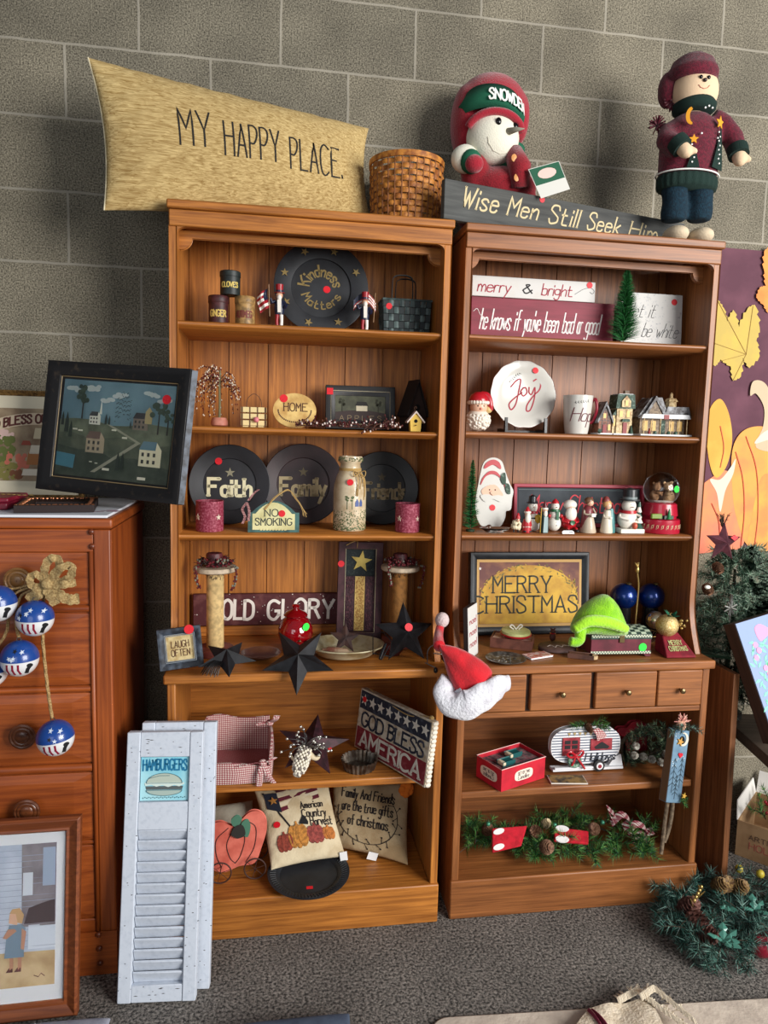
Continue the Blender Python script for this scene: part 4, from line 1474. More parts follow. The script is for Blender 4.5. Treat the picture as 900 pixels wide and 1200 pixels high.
def spool_stand(lab,Y,u0,u1,uc,vplate,cu,plate_c,col_c,base_c,ubase=None):
 xc=sx(uc,Y,DESK)
 zt=at(uc,vplate,Y).z-DESK
 P=at(uc,vplate,Y)
 k=(sx(u1,Y,P.z)-sx(u0,Y,P.z))/2
 cr=(sx(cu[1],Y,P.z)-sx(cu[0],Y,P.z))/2
 xc=(sx(u0,Y,P.z)+sx(u1,Y,P.z))/2
 t=thing('spool_candle_stand',lab,'candle stand',(xc,Y,DESK),roll=0)
 col=mat('spool_wood'+col_c[3],col_c[:3],.75,spot=tuple(int(c*.82)for c in col_c[:3]),amt=.4,scale=70)
 br=ubase or k*.92
 MB().lathe([(br*.96,0),(br,.004),(br,.016),(br*.94,.020),(.001,.021)],40,cap1=False).build('base',mat('spool_base',base_c,.5,spot=tuple(int(c*.7)for c in base_c),scale=40),t,smooth=40)
 MB().lathe([(cr,.020),(cr*.97,zt*.5),(cr,zt-.014)],32).build('column',col,t)
 nl=MB()
 for i in range(60):
  a=PI+PI*rnd.random()
  z=zt-.016-.016*rnd.random()
  nl.tube([(cr*1.0*math.cos(a),cr*1.0*math.sin(a),z),(cr*1.01*math.cos(a),cr*1.01*math.sin(a),z-.004)],.0006,4)
 nl.build('dark_flecks',mat('dark_flecks',(70,54,40),.8),t,kind='stuff')
 MB().lathe([(k*.94,zt-.014),(k,zt-.011),(k,zt-.003),(k*.96,zt),(.001,zt)],40,cap1=False).build('top_disc',mat('spool_top',plate_c,.6,spot=tuple(int(c*.8)for c in plate_c),scale=50),t,smooth=40)
 # candle in a ring of berries
 ch=k*.62
 MB().lathe([(k*.36,0),(k*.38,ch*.85),(k*.34,ch),(k*.28,ch*1.02),(.001,ch*.94)],20,(-.002,0,zt),cap1=False).build('candle',mat('plum_wax',(62,24,30),.5,spot=(96,40,44),scale=60,bump=.4,bscale=120),t,smooth=50)
 be,tw=MB(),MB()
 for i in range(170):
  a=2*PI*rnd.random()
  r=k*(.42+.42*rnd.random())
  z=zt+.006+rnd.random()*k*.42*(1.25-r/k)
  be.k=rnd.choice((0,0,0,1,2))
  be.ell((r*math.cos(a),r*math.sin(a),z),.0034,.0034,.0036,6,5)
  if i%3==0:
   p=Vector((r*math.cos(a),r*math.sin(a),z))
   tw.tube([p,p+Vector((rnd.uniform(-.015,.015),rnd.uniform(-.015,.015),rnd.uniform(-.004,.012)))],.0009,4)
   # trailing sprigs
 for s,ln in((-.55,.055),(.72,.062)):
  p=Vector((s*k,-k*.75,zt+.006))
  pts=[p,p+Vector((s*k*.4,-k*.2,.0)),p+Vector((s*k*.35,-k*.25,-ln*.5)),p+Vector((s*k*.15,-k*.22,-ln))]
  P2=catmull(pts,5)
  tw.tube(P2,.0010,4)
  for q in P2[3:]:
   for _ in range(2):
    be.k=rnd.choice((0,0,1))
    be.ell(q+Vector((rnd.uniform(-.004,.004),rnd.uniform(-.003,.003),0)),.0030,.0030,.0034,6,5)
 be.build('berries',[mat('ring_berry',(92,22,30),.35),mat('ring_leaf',(120,118,104),.6),mat('ring_dark',(44,20,22),.5)],t,kind='stuff')
 tw.build('twigs',mat('dark_vine',(78,44,32),.8),t)
spool_stand('tall pale wooden spool candle stand with berries, on a red base',-.25,226,278,252,664,(242,263),(196,176,150),(214,182,124,'pale'),(124,60,50),.054)
spool_stand('brown wooden spool candle stand behind the black star with red dot',-.20,447,492,470,663,(460.5,479),(170,150,128),(176,120,60,'brown'),(92,44,40))
def glory_sign():
 Y=-.082
 x0,x1=sx(226,Y,DESK+.03),sx(410,Y,DESK+.03)
 zb,zt=at(300,733,Y).z,at(300,697,Y).z
 H=zt-DESK-.034
 t=thing('wooden_sign','dark maroon board with white letters OLD GLORY','sign',((x0+x1)/2,Y+.020,DESK+.034),0,-.03)
 w=x1-x0
 MB().box(-w/2,w/2,-.018,0,0,H).build('board',mat('maroon_board',(74,26,30),.7,spot=(104,58,56),amt=.2,scale=40),t,bevel=.002)
 l=MB()
 def lx(u):return sx(u,Y,DESK+.08)-(x0+x1)/2
 text(l,'OLD',flat(-.018),lx(279),H*.50,H*.58,lx(297)-lx(262),.16,.03,jit=.3)
 text(l,'GLORY',flat(-.018),lx(353),H*.50,H*.58,lx(391)-lx(315),.16,.03,jit=.3)
 l.build('lettering',mat('white_chalk_paint',(226,218,208),.8),t)
 sn=MB()
 for i in range(45):
  sn.patch(disc(rnd.uniform(.0008,.0018),5,(rnd.uniform(-w/2,w/2)*.98,H*rnd.random())),flat(-.018),.0005)
 sn.build('paint_flecks',mat('white_chalk_paint',(226,218,208),.8),t,kind='stuff')
glory_sign()
def red_jar():
 Y=-.20
 xc,w,h=span(330,362,704,Y,DESK)
 t=thing('red_glass_jar','round shiny red glass jar with a lid in front of the maroon board','jar',(xc,Y,DESK))
 r=w/2*1.28
 m=mat('red_glass',(176,8,24),.05,coat=1,spec=.8,trans=.55)
 MB().lathe([(r*.5,0),(r*.8,.008),(r,r*.75),(r*.97,r*1.15),(r*.75,r*1.62),(r*.60,r*1.75),(r*.62,r*1.82),(.001,r*1.82)],40,cap1=False).build('bowl',m,t,smooth=60)
 MB().lathe([(r*.64,r*1.82),(r*.70,r*1.88),(r*.55,r*2.05),(r*.22,r*2.2),(r*.16,r*2.26),(r*.24,r*2.36),(r*.16,r*2.48),(.001,r*2.5)],32,cap1=False).build('lid',m,t,smooth=60)
 sticker(t,sph_map((0,0,r*.95),r*1.02),r*.55,r*.40,.010,GREEN_DOT)
red_jar()
def red_bauble():
 Y=-.28
 xc,w,h=span(343,358,722,Y,DESK)
 r=w/2*1.1
 t=thing('red_bauble','small shiny red glass ball beside the red jar','ornament',(xc,Y,DESK))
 MB().ell((0,0,r),r,r,r,28,18).build('ball',mat('red_glass',(176,8,24),.06),t,smooth=180)
 MB().lathe([(r*.22,r*1.96),(r*.24,r*2.15),(r*.1,r*2.2)],14).build('cap',mat('dull_brass',(122,104,74),.35,.9),t)
red_bauble()
def brown_dish():
 Y=-.29
 xc=sx(306,Y,DESK)
 t=thing('pottery_dish','small round brown dish beside the red based candle stand','dish',(xc,Y,DESK))
 r=.056
 MB().lathe([(r*.6,0),(r*.7,.004),(r*.98,.012),(r,.014),(r*.94,.014),(r*.66,.007),(.001,.006)],40,cap1=False).build('dish',mat('brown_glaze',(78,46,40),.3,spot=(110,74,62),scale=16,coat=.4),t,smooth=40)
brown_dish()
def pie_plate():
 Y=-.29
 uc=404
 xc=sx(uc,Y,DESK)
 t=thing('pie_plate','cream enamel pie plate holding a rusty star','plate',(xc,Y,DESK+.006),0,-.05)
 r=(sx(450,Y,DESK)-sx(358,Y,DESK))/2
 m=mat('cream_enamel',(186,178,146),.4,spot=(150,134,96),amt=.35,scale=30,coat=.2)
 MB().lathe([(r*.70,0),(r*.93,.024),(r*1.0,.026),(r,.029),(r*.92,.028),(r*.68,.004),(.001,.004)],56,cap1=False,sxy=(1,.98)).build('dish',m,t,smooth=40)
 placed_star('rusty_star','rusty brown tin star standing in the cream pie plate',404,750,-.30,.046,.010,.1,-.42,.1,RUST_TIN,z=DESK+.052)
 q=at(396,760,-.325)
 g=thing('rolling_pin','small rusty brown wooden roll lying in the cream pie plate','utensil',(q.x,-.335,DESK+.025),-.12,0,.10)
 MB().lathe([(.002,-.047),(.005,-.044),(.0055,-.034),(.010,-.030),(.0115,0),(.010,.026),(.005,.030),(.0045,.044),(.002,.047)],16,(0,0,0),'x').build('roller',mat('rusty_brown',(112,60,44),.7,spot=(150,126,100),amt=.5,scale=50),g,smooth=50)
pie_plate()
def seed_panel():
 Y=-.135
 zb=DESK
 x0,x1=sx(394,Y,DESK+.1),sx(446,Y,DESK+.1)
 w=x1-x0
 H=at(420,636,Y+.03).z-zb
 t=thing('seed_picture','tall plum framed flag panel of seeds with a gold star','picture',((x0+x1)/2,Y,zb+.003),0,-.10,.02)
 plum=mat('plum_frame',(72,40,46),.7,spot=(50,26,30),scale=40)
 frame_mb(w,H,w*.16,.018,prof=[(0,0),(0,.018),(w*.03,.018),(w*.15,.018),(w*.17,.008),(w*.17,0)]).build('frame',plum,t,bevel=.001)
 a=w*.34
 MB().box(-a,a,-.006,-.002,w*.16,H-w*.16).build('backing',mat('panel_black',(26,28,30),.8,spot=(52,54,56),amt=.1,scale=300),t)
 MB().patch([(-a,H*.66),(a,H*.66),(a,H-w*.17),(-a,H-w*.17)],flat(-.006)).build('star_field',mat('panel_green_black',(30,38,40),.8,spot=(64,70,66),amt=.2,scale=220),t)
 MB().patch(star(w*.25,(w*.02,H*.80),.12),flat(-.007),.003).build('gold_star',mat('panel_gold',(196,172,84),.5,spot=(160,134,60),scale=30),t)
 for nm,xa,xb,c0,c1,n in(('dark_seeds',-a,-w*.115,(58,24,34),(90,48,56),170),('pale_seeds',-w*.105,w*.115,(206,172,100),(170,128,66),330),('dark_seeds',w*.125,a,(58,24,34),(90,48,56),170)):
  s=MB()
  s.box(xa,xb,-.0075,-.006,w*.18,H*.645)
  s.k=0
  for i in range(n):
   x,z=rnd.uniform(xa+.003,xb-.003),rnd.uniform(w*.2,H*.64)
   s.k=rnd.choice((0,1))
   s.ell((x,-.0078,z),.0024,.0020,.0030,6,4)
  s.build(nm,[mat(nm+'_a',c0,.6),mat(nm+'_b',c1,.6)],t,kind='stuff')
 lp=MB()
 lp.tube([(-a,-.019,w*.15),(a,-.019,w*.15),(a,-.019,H-w*.15),(-a,-.019,H-w*.15)],.0009,5,True)
 lp.build('worn_edge',mat('frame_cream_line',(190,180,150),.6),t)
 tw=MB()
 tw.tube(catmull([(-w*.34,-.020,H*.965),(-w*.2,-.022,H*1.0),(0,-.022,H*1.03),(w*.18,-.02,H*1.01)],5),.0012,5)
 tw.tube([(-.012,-.020,H*1.03),(-.013,-.021,H*.94)],.0009,5)
 tw.build('twine_hanger',mat('raffia',(178,146,90),.9),t)
 sticker(t,flat(-.018),-w*.44,H*.775,.010)
seed_panel()
# the tin stars
placed_star('barn_star','black tin star hanging one point over the desk edge below the red jar',350,770,-.43,.098,.034,-.12,-.72,.62,BLACK_TIN,rot=0,z=DESK+.034)
placed_star('barn_star','black tin star with a red dot leaning at the right desk corner',474,752,-.33,.090,.032,.10,-.42,-.05,BLACK_TIN,(.004,.012,-.0335),rot=.08,z=DESK+.072)
def winged_star():
 t=thing('barn_star','flat black tin star with a fringed tip, lying below the blue grey frame','star',(sx(266,-.40,DESK),-.405,DESK+.034),0,-1.22,.30)
 o=barn_star(MB(),.078,.030,.2).build('star_body',BLACK_TIN,t,smooth=0)
 sd=o.modifiers.new('thick','SOLIDIFY');sd.thickness=.0014
 f=MB()
 for i in range(9):
  x=-.044+.0055*i
  f.tube(catmull([(x*.5,-.012,-.030),(x*.8,-.010,-.052),(x,.004,-.070-.006*(i%2))],4),[.0017]*8+[.0007],5)
 f.build('wire_fringe',mat('black_wire',(22,22,24),.4,.6),t)
winged_star()
def red_saucer():
 Y=-.275
 t=thing('pottery_dish','dark red dish between the pie plate and the black star','dish',(sx(459,Y,DESK),Y-.02,DESK))
 r=.032
 MB().lathe([(r*.6,0),(r*.7,.004),(r*.98,.016),(r,.018),(r*.93,.018),(r*.66,.007),(.001,.006)],36,cap1=False).build('dish',mat('dark_red_glaze',(98,36,36),.35,spot=(60,20,22),scale=20),t,smooth=40)
red_saucer()
def wire_easel():
 Y=-.385
 loc=Vector((sx(449,Y,DESK),Y,DESK))
 q=rel(loc)
 t=thing('wire_easel','small black wire easel beside the cream pie plate','stand',loc)
 w=MB()
 b=lambda u,v,dy=0:(lambda p:Vector((p.x,p.y,max(p.z,.0015))))(q(u,v,dy))
 w.tube([b(437,768,-.01),b(437,744,.02),b(449,741,.02),b(459,752,0),b(457,768,-.01)],.0014,6)
 w.tube([b(437,766,-.01),b(457,770,-.01)],.0014,6)
 w.tube([b(447,774,-.03),b(456,757,.0)],.0014,6)
 w.build('wire_frame',mat('black_wire',(22,22,24),.4,.6),t)
 MB().tube([b(445,773,-.035),b(448,764,-.02),b(452,755,-.005)],[.004,.006,.004],10).build('clip',mat('black_enamel',(20,20,22),.25),t,smooth=60)
wire_easel()
def bell_hanger():
 Y=-.40
 loc=Vector((sx(513,Y,DESK),Y,DESK))
 q=rel(loc)
 t=thing('wire_hanger','bent wire hanger with a black bell, at the desk corner by the red hat','hanger',loc)
 w=MB()
 w.tube(catmull([q(501,779,-.02),q(501,764,0),q(507,757,.01),q(519,757,.01),q(525,762,.0),q(520,767,-.02),q(508,766,-.02)],5),.0015,6)
 w.tube(catmull([q(524,762),q(523.5,776,-.02)],3),.0012,6)
 w.tube(catmull([q(498,777,-.02),q(506,781,-.03),q(511,783,-.035)],4),.0014,6)
 w.build('wire',mat('steel_wire',(120,118,116),.3,.9),t)
 p=q(510.5,786,-.038)
 p.z=max(p.z,-.02)
 MB().ell(p,.0062,.0062,.0085,14,10).build('bell',mat('black_enamel',(20,20,22),.25),t,smooth=180)
bell_hanger()
# ================================================================ left bookcase, lower shelves
def gingham(name,c,scale):
 if name in _mats:return _mats[name]
 m=mat(name,c,.9)
 nt=m.node_tree
 N=nt.nodes.new;Lk=nt.links.new
 tc=N('ShaderNodeTexCoord')
 sp=N('ShaderNodeSeparateXYZ');Lk(tc.outputs['UV']if False else tc.outputs['Object'],sp.inputs[0])
 outs=[]
 ad=N('ShaderNodeMath');ad.operation='ADD';Lk(sp.outputs['X'],ad.inputs[0]);Lk(sp.outputs['Y'],ad.inputs[1])
 for src in(ad.outputs[0],sp.outputs['Z']):
  mu=N('ShaderNodeMath');mu.operation='MULTIPLY';Lk(src,mu.inputs[0]);mu.inputs[1].default_value=scale
  fr=N('ShaderNodeMath');fr.operation='FRACT';Lk(mu.outputs[0],fr.inputs[0])
  gt=N('ShaderNodeMath');gt.operation='GREATER_THAN';Lk(fr.outputs[0],gt.inputs[0]);gt.inputs[1].default_value=.5
  outs.append(gt.outputs[0])
 s=N('ShaderNodeMath');s.operation='ADD';Lk(outs[0],s.inputs[0]);Lk(outs[1],s.inputs[1])
 h=N('ShaderNodeMath');h.operation='MULTIPLY';Lk(s.outputs[0],h.inputs[0]);h.inputs[1].default_value=.5
 r=N('ShaderNodeValToRGB');Lk(h.outputs[0],r.inputs['Fac'])
 r.color_ramp.interpolation='CONSTANT'
 r.color_ramp.elements[0].color=lin((226,214,204));r.color_ramp.elements[1].color=lin(c);r.color_ramp.elements[1].position=.75
 e=r.color_ramp.elements.new(.25);e.color=lin(tuple(int((a+b)/2)for a,b in zip(c,(216,196,190))))
 Lk(r.outputs[0],nt.nodes['Principled BSDF'].inputs['Base Color'])
 return m
def gingham_basket():
 Y=-.29
 z=LOWL
 x0,x1=sx(232,Y-.10,z),sx(322,Y-.05,z)
 loc=Vector(((x0+x1)/2,Y,z))
 q=rel(loc)
 t=thing('fabric_basket','red and white gingham fabric basket with a tied bow corner','basket',loc)
 g=gingham('red_gingham',(138,52,58),165)
 w,d=(x1-x0)*.94,.20
 hs=.075
 def wall(pts,zt,nm):
  P=catmull(pts,6)
  n=len(P)
  m=MB()
  rings=[]
  for i,p in enumerate(P):
   zz=zt(i/(n-1))
   nx=(P[min(i+1,n-1)]-P[max(i-1,0)]).normalized()
   o=Vector((nx.y,-nx.x,0))*.003
   f=.012*math.sin(i*.9)
   rings.append([Vector((p.x,p.y,.001))+o,Vector((p.x,p.y,zz*.55))+o*(1.6+f*60),Vector((p.x,p.y,zz))+o,Vector((p.x,p.y,zz))-o,Vector((p.x,p.y,zz*.5))-o,Vector((p.x,p.y,.001))-o])
  m.loft(rings)
  return m.build(nm,g,t,smooth=60)
 a,b=w/2,d/2
 wall([(-a,-b,0),(-a*.3,-b-.006,0),(a*.4,-b-.004,0),(a*.92,-b,0)],lambda f:hs*(.72+.10*math.sin(5*f)),'front_side')
 wall([(a*.92,-b+.003,0),(a*.98,-.03,0),(a*.95,.03,0),(a*.9,b,0)],lambda f:hs*(.80+.60*math.sin(PI*min(1,f*.9))),'end_side')
 wall([(a*.9,b,0),(0,b+.008,0),(-a*.5,b+.004,0),(-a,b,0)],lambda f:hs*(1.45-.1*math.sin(6*f)),'rear_side')
 wall([(-a,b,0),(-a-.006,0,0),(-a,-b,0)],lambda f:hs*(1.45-.7*f),'near_side')
 MB().box(-a,a*.9,-b,b,.0,.004).build('floor_cloth',g,t)
 bow=MB()
 def strip(pts,wd):
  P=catmull(pts,6)
  bow.loft([[p+Vector((-wd,0,.1*wd)),p+Vector((0,-.003,0)),p+Vector((wd,0,-.1*wd)),p+Vector((0,.003,0))]for p in P])
 k=Vector((a*.72,-b-.012,hs*.80))
 strip([k,k+Vector((-.02,-.012,.006)),k+Vector((-.05,-.006,-.002)),k+Vector((-.075,.004,-.010))],.006)
 strip([k,k+Vector((.016,-.010,.008)),k+Vector((.034,0,.014))],.006)
 strip([k,k+Vector((-.006,-.010,-.03)),k+Vector((-.010,-.008,-.062))],.008)
 strip([k,k+Vector((.014,-.012,-.028)),k+Vector((.030,-.008,-.055))],.008)
 bow.ell(k,.012,.010,.010,12,8)
 k2=Vector((a*.90,.05,hs*1.40))
 strip([k2,k2+Vector((-.020,-.02,.010)),k2+Vector((-.034,-.02,.002))],.009)
 strip([k2,k2+Vector((.016,-.02,.018)),k2+Vector((.022,-.02,.030))],.009)
 bow.ell(k2,.012,.010,.010,12,8)
 bow.build('bow',g,t,smooth=60)
gingham_basket()
def corn_star():
 Y=-.32
 loc=Vector((sx(362,Y,LOWL),Y,LOWL))
 q=rel(loc)
 t=thing('rusty_star','large dark maroon tin star decorated with pale corn and silver bells','star',loc)
 o=MB()
 o.M=Matrix.Translation((.010,.015,.062))@Matrix.Rotation(-1.05,4,'X')@Matrix.Rotation(.2,4,'Y')
 barn_star(o,.108,.030,0)
 ob=o.build('star_body',mat('maroon_tin',(74,38,46),.6,spot=(44,22,28),amt=.5,scale=40,metal=.2),t,smooth=0)
 sd=ob.modifiers.new('thick','SOLIDIFY');sd.thickness=.0014
 c=MB()
 a,b=q(358,882,-.03),q(348,912,-.08)
 a.z=max(a.z,.07);b.z=max(b.z,.02)
 d=b-a
 u=d.cross(Vector((0,1,0))).normalized();v=d.cross(u).normalized()
 for i in range(13):
  f=i/12
  r=.0165*(.45+.75*math.sin(PI*(.22+.68*f)))*(1 if f<.9 else .7)
  for j in range(11):
   an=2*PI*(j+.5*(i%2))/11
   c.k=rnd.choice((0,0,0,1))
   c.ell(a+d*f+(u*math.cos(an)+v*math.sin(an))*r,.0042,.0042,.0046,7,5)
 c.build('corn_cob',[mat('corn_white',(226,218,200),.5),mat('corn_grey',(120,110,104),.5)],t)
 h=MB()
 for s in(-1,1,.2):
  P=catmull([a,a+Vector((s*.016,-.012,-.016)),a+Vector((s*.032,-.014,-.022)),a+Vector((s*.040,-.012,-.012))],4)
  h.tube(P,[.007,.010,.010,.009,.009,.008,.007,.007,.006,.005,.005,.003,.002][:len(P)],8)
 h.build('husk',mat('dry_husk',(206,190,158),.8),t,smooth=60)
 w,be=MB(),MB()
 for i in range(26):
  an=rnd.uniform(-.3,PI+.3)
  L=rnd.uniform(.025,.062)
  e=a+Vector((L*math.cos(an)*1.05,rnd.uniform(-.03,.02),L*math.sin(an)*.85+.004))
  P=catmull([a,a.lerp(e,.5)+Vector((rnd.uniform(-.012,.012),rnd.uniform(-.012,.01),.012)),e,e+Vector((rnd.uniform(-.012,.012),0,rnd.uniform(-.014,.004)))],5)
  w.tube(P,.0010,5)
  be.ell(P[-1],.0042,.0042,.0042,9,7)
  if i%2:be.ell(P[len(P)//2],.0038,.0038,.0038,9,7)
 w.build('curled_wire',mat('steel_wire',(120,118,116),.3,.9),t)
 be.build('silver_bells',mat('silver_bell',(206,204,196),.25,.8),t,kind='stuff')
 p=q(386,878,0)
 MB().ell((p.x,p.y,max(p.z,.05)),.007,.005,.005,10,8).build('red_bead',mat('sticker_red',(214,20,36),.5),t,smooth=180)
corn_star()
def fluted_tin():
 Y=-.335
 xc=sx(421,Y,LOWL)
 r=(sx(442,Y,LOWL)-sx(400,Y,LOWL))/2
 t=thing('fluted_tin','empty fluted tart tin lying beside the slanted flag sign','tin',(xc,Y,LOWL))
 n=96
 m=MB()
 def ring(R,z,amp):return[((R+amp*math.cos(24*2*PI*i/n))*math.cos(2*PI*i/n),(R+amp*math.cos(24*2*PI*i/n))*math.sin(2*PI*i/n),z)for i in range(n)]
 m.loft([ring(r*.84,.0,.0015),ring(r*.98,.029,.0030),ring(r*1.0,.030,.003),ring(r*.97,.030,.003),ring(r*.83,.002,.0015)],True,True)
 m.build('fluted_wall',mat('aged_tin',(126,118,108),.4,.7,spot=(74,60,50),amt=.5,scale=40),t,smooth=60)
fluted_tin()
def flag_sign():
 A,B=atz(425,873,LOWL),at(508,920,-.462)
 A=Vector((A.x,A.y,LOWL));B=Vector((B.x,B.y,LOWL))
 # bottom edge runs on the shelf from the back corner to the front edge
 top=at(520,846,B.y)
 L=(B-A).length
 ang=math.atan2(B.y-A.y,B.x-A.x)
 H=(top.z-LOWL)*1.0
 t=thing('flag_sign','slanted board reading GOD BLESS AMERICA under a row of white stars','sign',(A+B)/2+Vector((-.010,-.004,0)),ang,-.13)
 D=.022
 cream=mat('distressed_cream',(206,196,176),.8,spot=(170,150,122),amt=.4,scale=60)
 MB().box(-L/2,L/2,-D,0,0,H).build('board',cream,t,bevel=.002)
 f=flat(-D)
 e=L/2-.005
 MB().patch([(-e,.005),(e,.005),(e,H*.37),(-e,H*.37)],f).build('red_band',mat('flag_red',(124,30,40),.8,spot=(150,70,74),amt=.25,scale=60),t)
 MB().patch([(-e,H*.68),(e,H*.68),(e,H-.005),(-e,H-.005)],f).build('navy_band',mat('flag_navy',(34,38,52),.8,spot=(70,74,86),amt=.25,scale=60),t)
 for i in range(8):
  MB().patch(star(H*.10,(-e+2*e*(i+.5)/8,H*.83),.1),flat(-D-.0008)).build('white_star',mat('distressed_star',(214,208,194),.8),t)
 l=MB()
 text(l,'GOD BLESS',f,0,H*.52,H*.22,L*.86,.17,0,gap=1.6,serif=1)
 l.build('navy_lettering',mat('flag_navy',(34,38,52),.8),t)
 l=MB()
 text(l,'AMERICA',flat(-D-.0008),0,H*.20,H*.24,L*.84,.17,0,gap=1.6,serif=1)
 l.build('cream_lettering',mat('distressed_star',(214,208,194),.8),t)
 r=MB()
 r.tube(catmull([(-L*.42,-.01,H+.002),(-L*.1,-D*.9,H*.96),(L*.2,-D-.002,H*.93),(L*.40,-.012,H+.004)],6),.0016,6)
 r.ell((L*.44,-.010,H+.004),.008,.007,.006,10,8)
 r.build('twine',mat('raffia',(178,146,90),.9),t)
 bd=MB()
 for i in range(15):
  bd.ell((L/2+.001,-D/2,H*(i+.5)/15),.006,.010,.0065,10,8)
 bd.build('beaded_edge',mat('bead_white',(222,214,198),.6),t)
 sticker(t,flat(-D-.001),-e+2*e*.5/8,H*.84,.009)
flag_sign()
def pumpkin_cart():
 Y=-.30
 xc=sx(279,Y,BOTL)
 loc=Vector((xc,Y,BOTL))
 q=rel(loc)
 t=thing('pumpkin_cart','coral painted wooden pumpkin on rusty wire wheels','ornament',loc)
 coral=mat('coral_paint',(222,118,100),.7,spot=(196,92,76),amt=.4,scale=26)
 def lobe(pts,dy,nm,m,th=.012):
  P=catmull([q(u,v)for u,v in pts],6,True)
  return MB().prism([(p.x,p.z)for p in P],dy-th,dy).build(nm,m,t,bevel=.002)
 lobe([(242,985),(246,968),(258,962),(275,966),(294,950),(308,953),(312,968),(306,990),(298,1008),(280,1012),(262,1019),(246,1012)],.0,'pumpkin',coral)
 ln=MB()
 def line(pts,yy=-.0125):
  ln.tube([Vector((p.x,yy,p.z))for p in catmull([q(u,v)for u,v in pts],5)],.0013,5)
 line([(268,968),(254,982),(254,1000),(260,1014)])
 line([(272,972),(266,988),(270,1003),(276,1009)])
 line([(284,970),(287,982),(282,1000),(276,1009)])
 line([(291,960),(300,968),(298,990),(288,1008)])
 ln.build('drawn_ribs',mat('dark_line_paint',(60,34,34),.8),t)
 lobe([(272,974),(276,966),(284,964),(287,974),(280,978),(276,977)],-.013,'stem',mat('stem_dark',(44,42,38),.8),.006)
 lobe([(272,958),(278,953),(283,957),(279,964),(274,964)],-.013,'leaf',mat('leaf_teal',(74,120,98),.7),.004)
 lobe([(284,962),(290,958),(293,966),(290,977),(285,972)],-.013,'leaf',mat('leaf_teal',(74,120,98),.7),.004)
 rust=mat('rust_wire',(70,46,40),.7,.3)
 for(u,v,dy)in((258,1021,-.045),(299,1001,-.035),(262,1012,.05),(302,992,.06)):
  r=.0305
  c=q(u,v,dy)
  wz=r+.0022
  w=MB()
  w.tube([(c.x+r*math.cos(2*PI*i/28),dy,wz+r*math.sin(2*PI*i/28))for i in range(28)],.0021,6,True)
  for k in range(3):
   a=PI*k/3+.3
   w.tube([(c.x-r*math.cos(a),dy,wz-r*math.sin(a)),(c.x+r*math.cos(a),dy,wz+r*math.sin(a))],.0008,5)
  w.build('wheel',rust,t)
 a=MB()
 for(u,v)in((258,1021),(299,1001)):
  c=q(u,v,-.04)
  a.tube([(c.x,-.046,.031),(c.x+.004,.058,.031)],.0015,6)
 c1,c2=q(258,1021,-.04),q(299,1001,-.04)
 a.tube([(c1.x,-.004,.031),(c1.x,-.004,.05)],.0015,6)
 a.tube([(c2.x,-.004,.031),(c2.x,-.004,.06)],.0015,6)
 a.tube([(c1.x,0,.031),(c2.x,0,.031)],.0015,6)
 a.build('axles',rust,t)
pumpkin_cart()
def corner_pillow(name,label,px,Ys,T,cover,sag=.06,zb=None,puck=.2):
 pts=[at(u,v,Y)for(u,v),Y in zip(px,Ys)]
 for i in(0,1):
  k=.030 if 'Harvest' in label else .008
  if pts[i].z<BOTL+k-.002:
   pts[i]=atz(*px[i],BOTL+k)
 for p in pts[2:]:p.z=min(p.z,LOWL-.034)
 loc=(pts[0]+pts[1])/2
 loc.z=min(p.z for p in pts)
 t=thing(name,label,'pillow',loc)
 s=Surf(*[p-loc for p in pts],T,sag,.45)
 s.puck=puck
 s.mesh(MB(),30).build('cover',cover,t,smooth=180)
 return t,s,loc
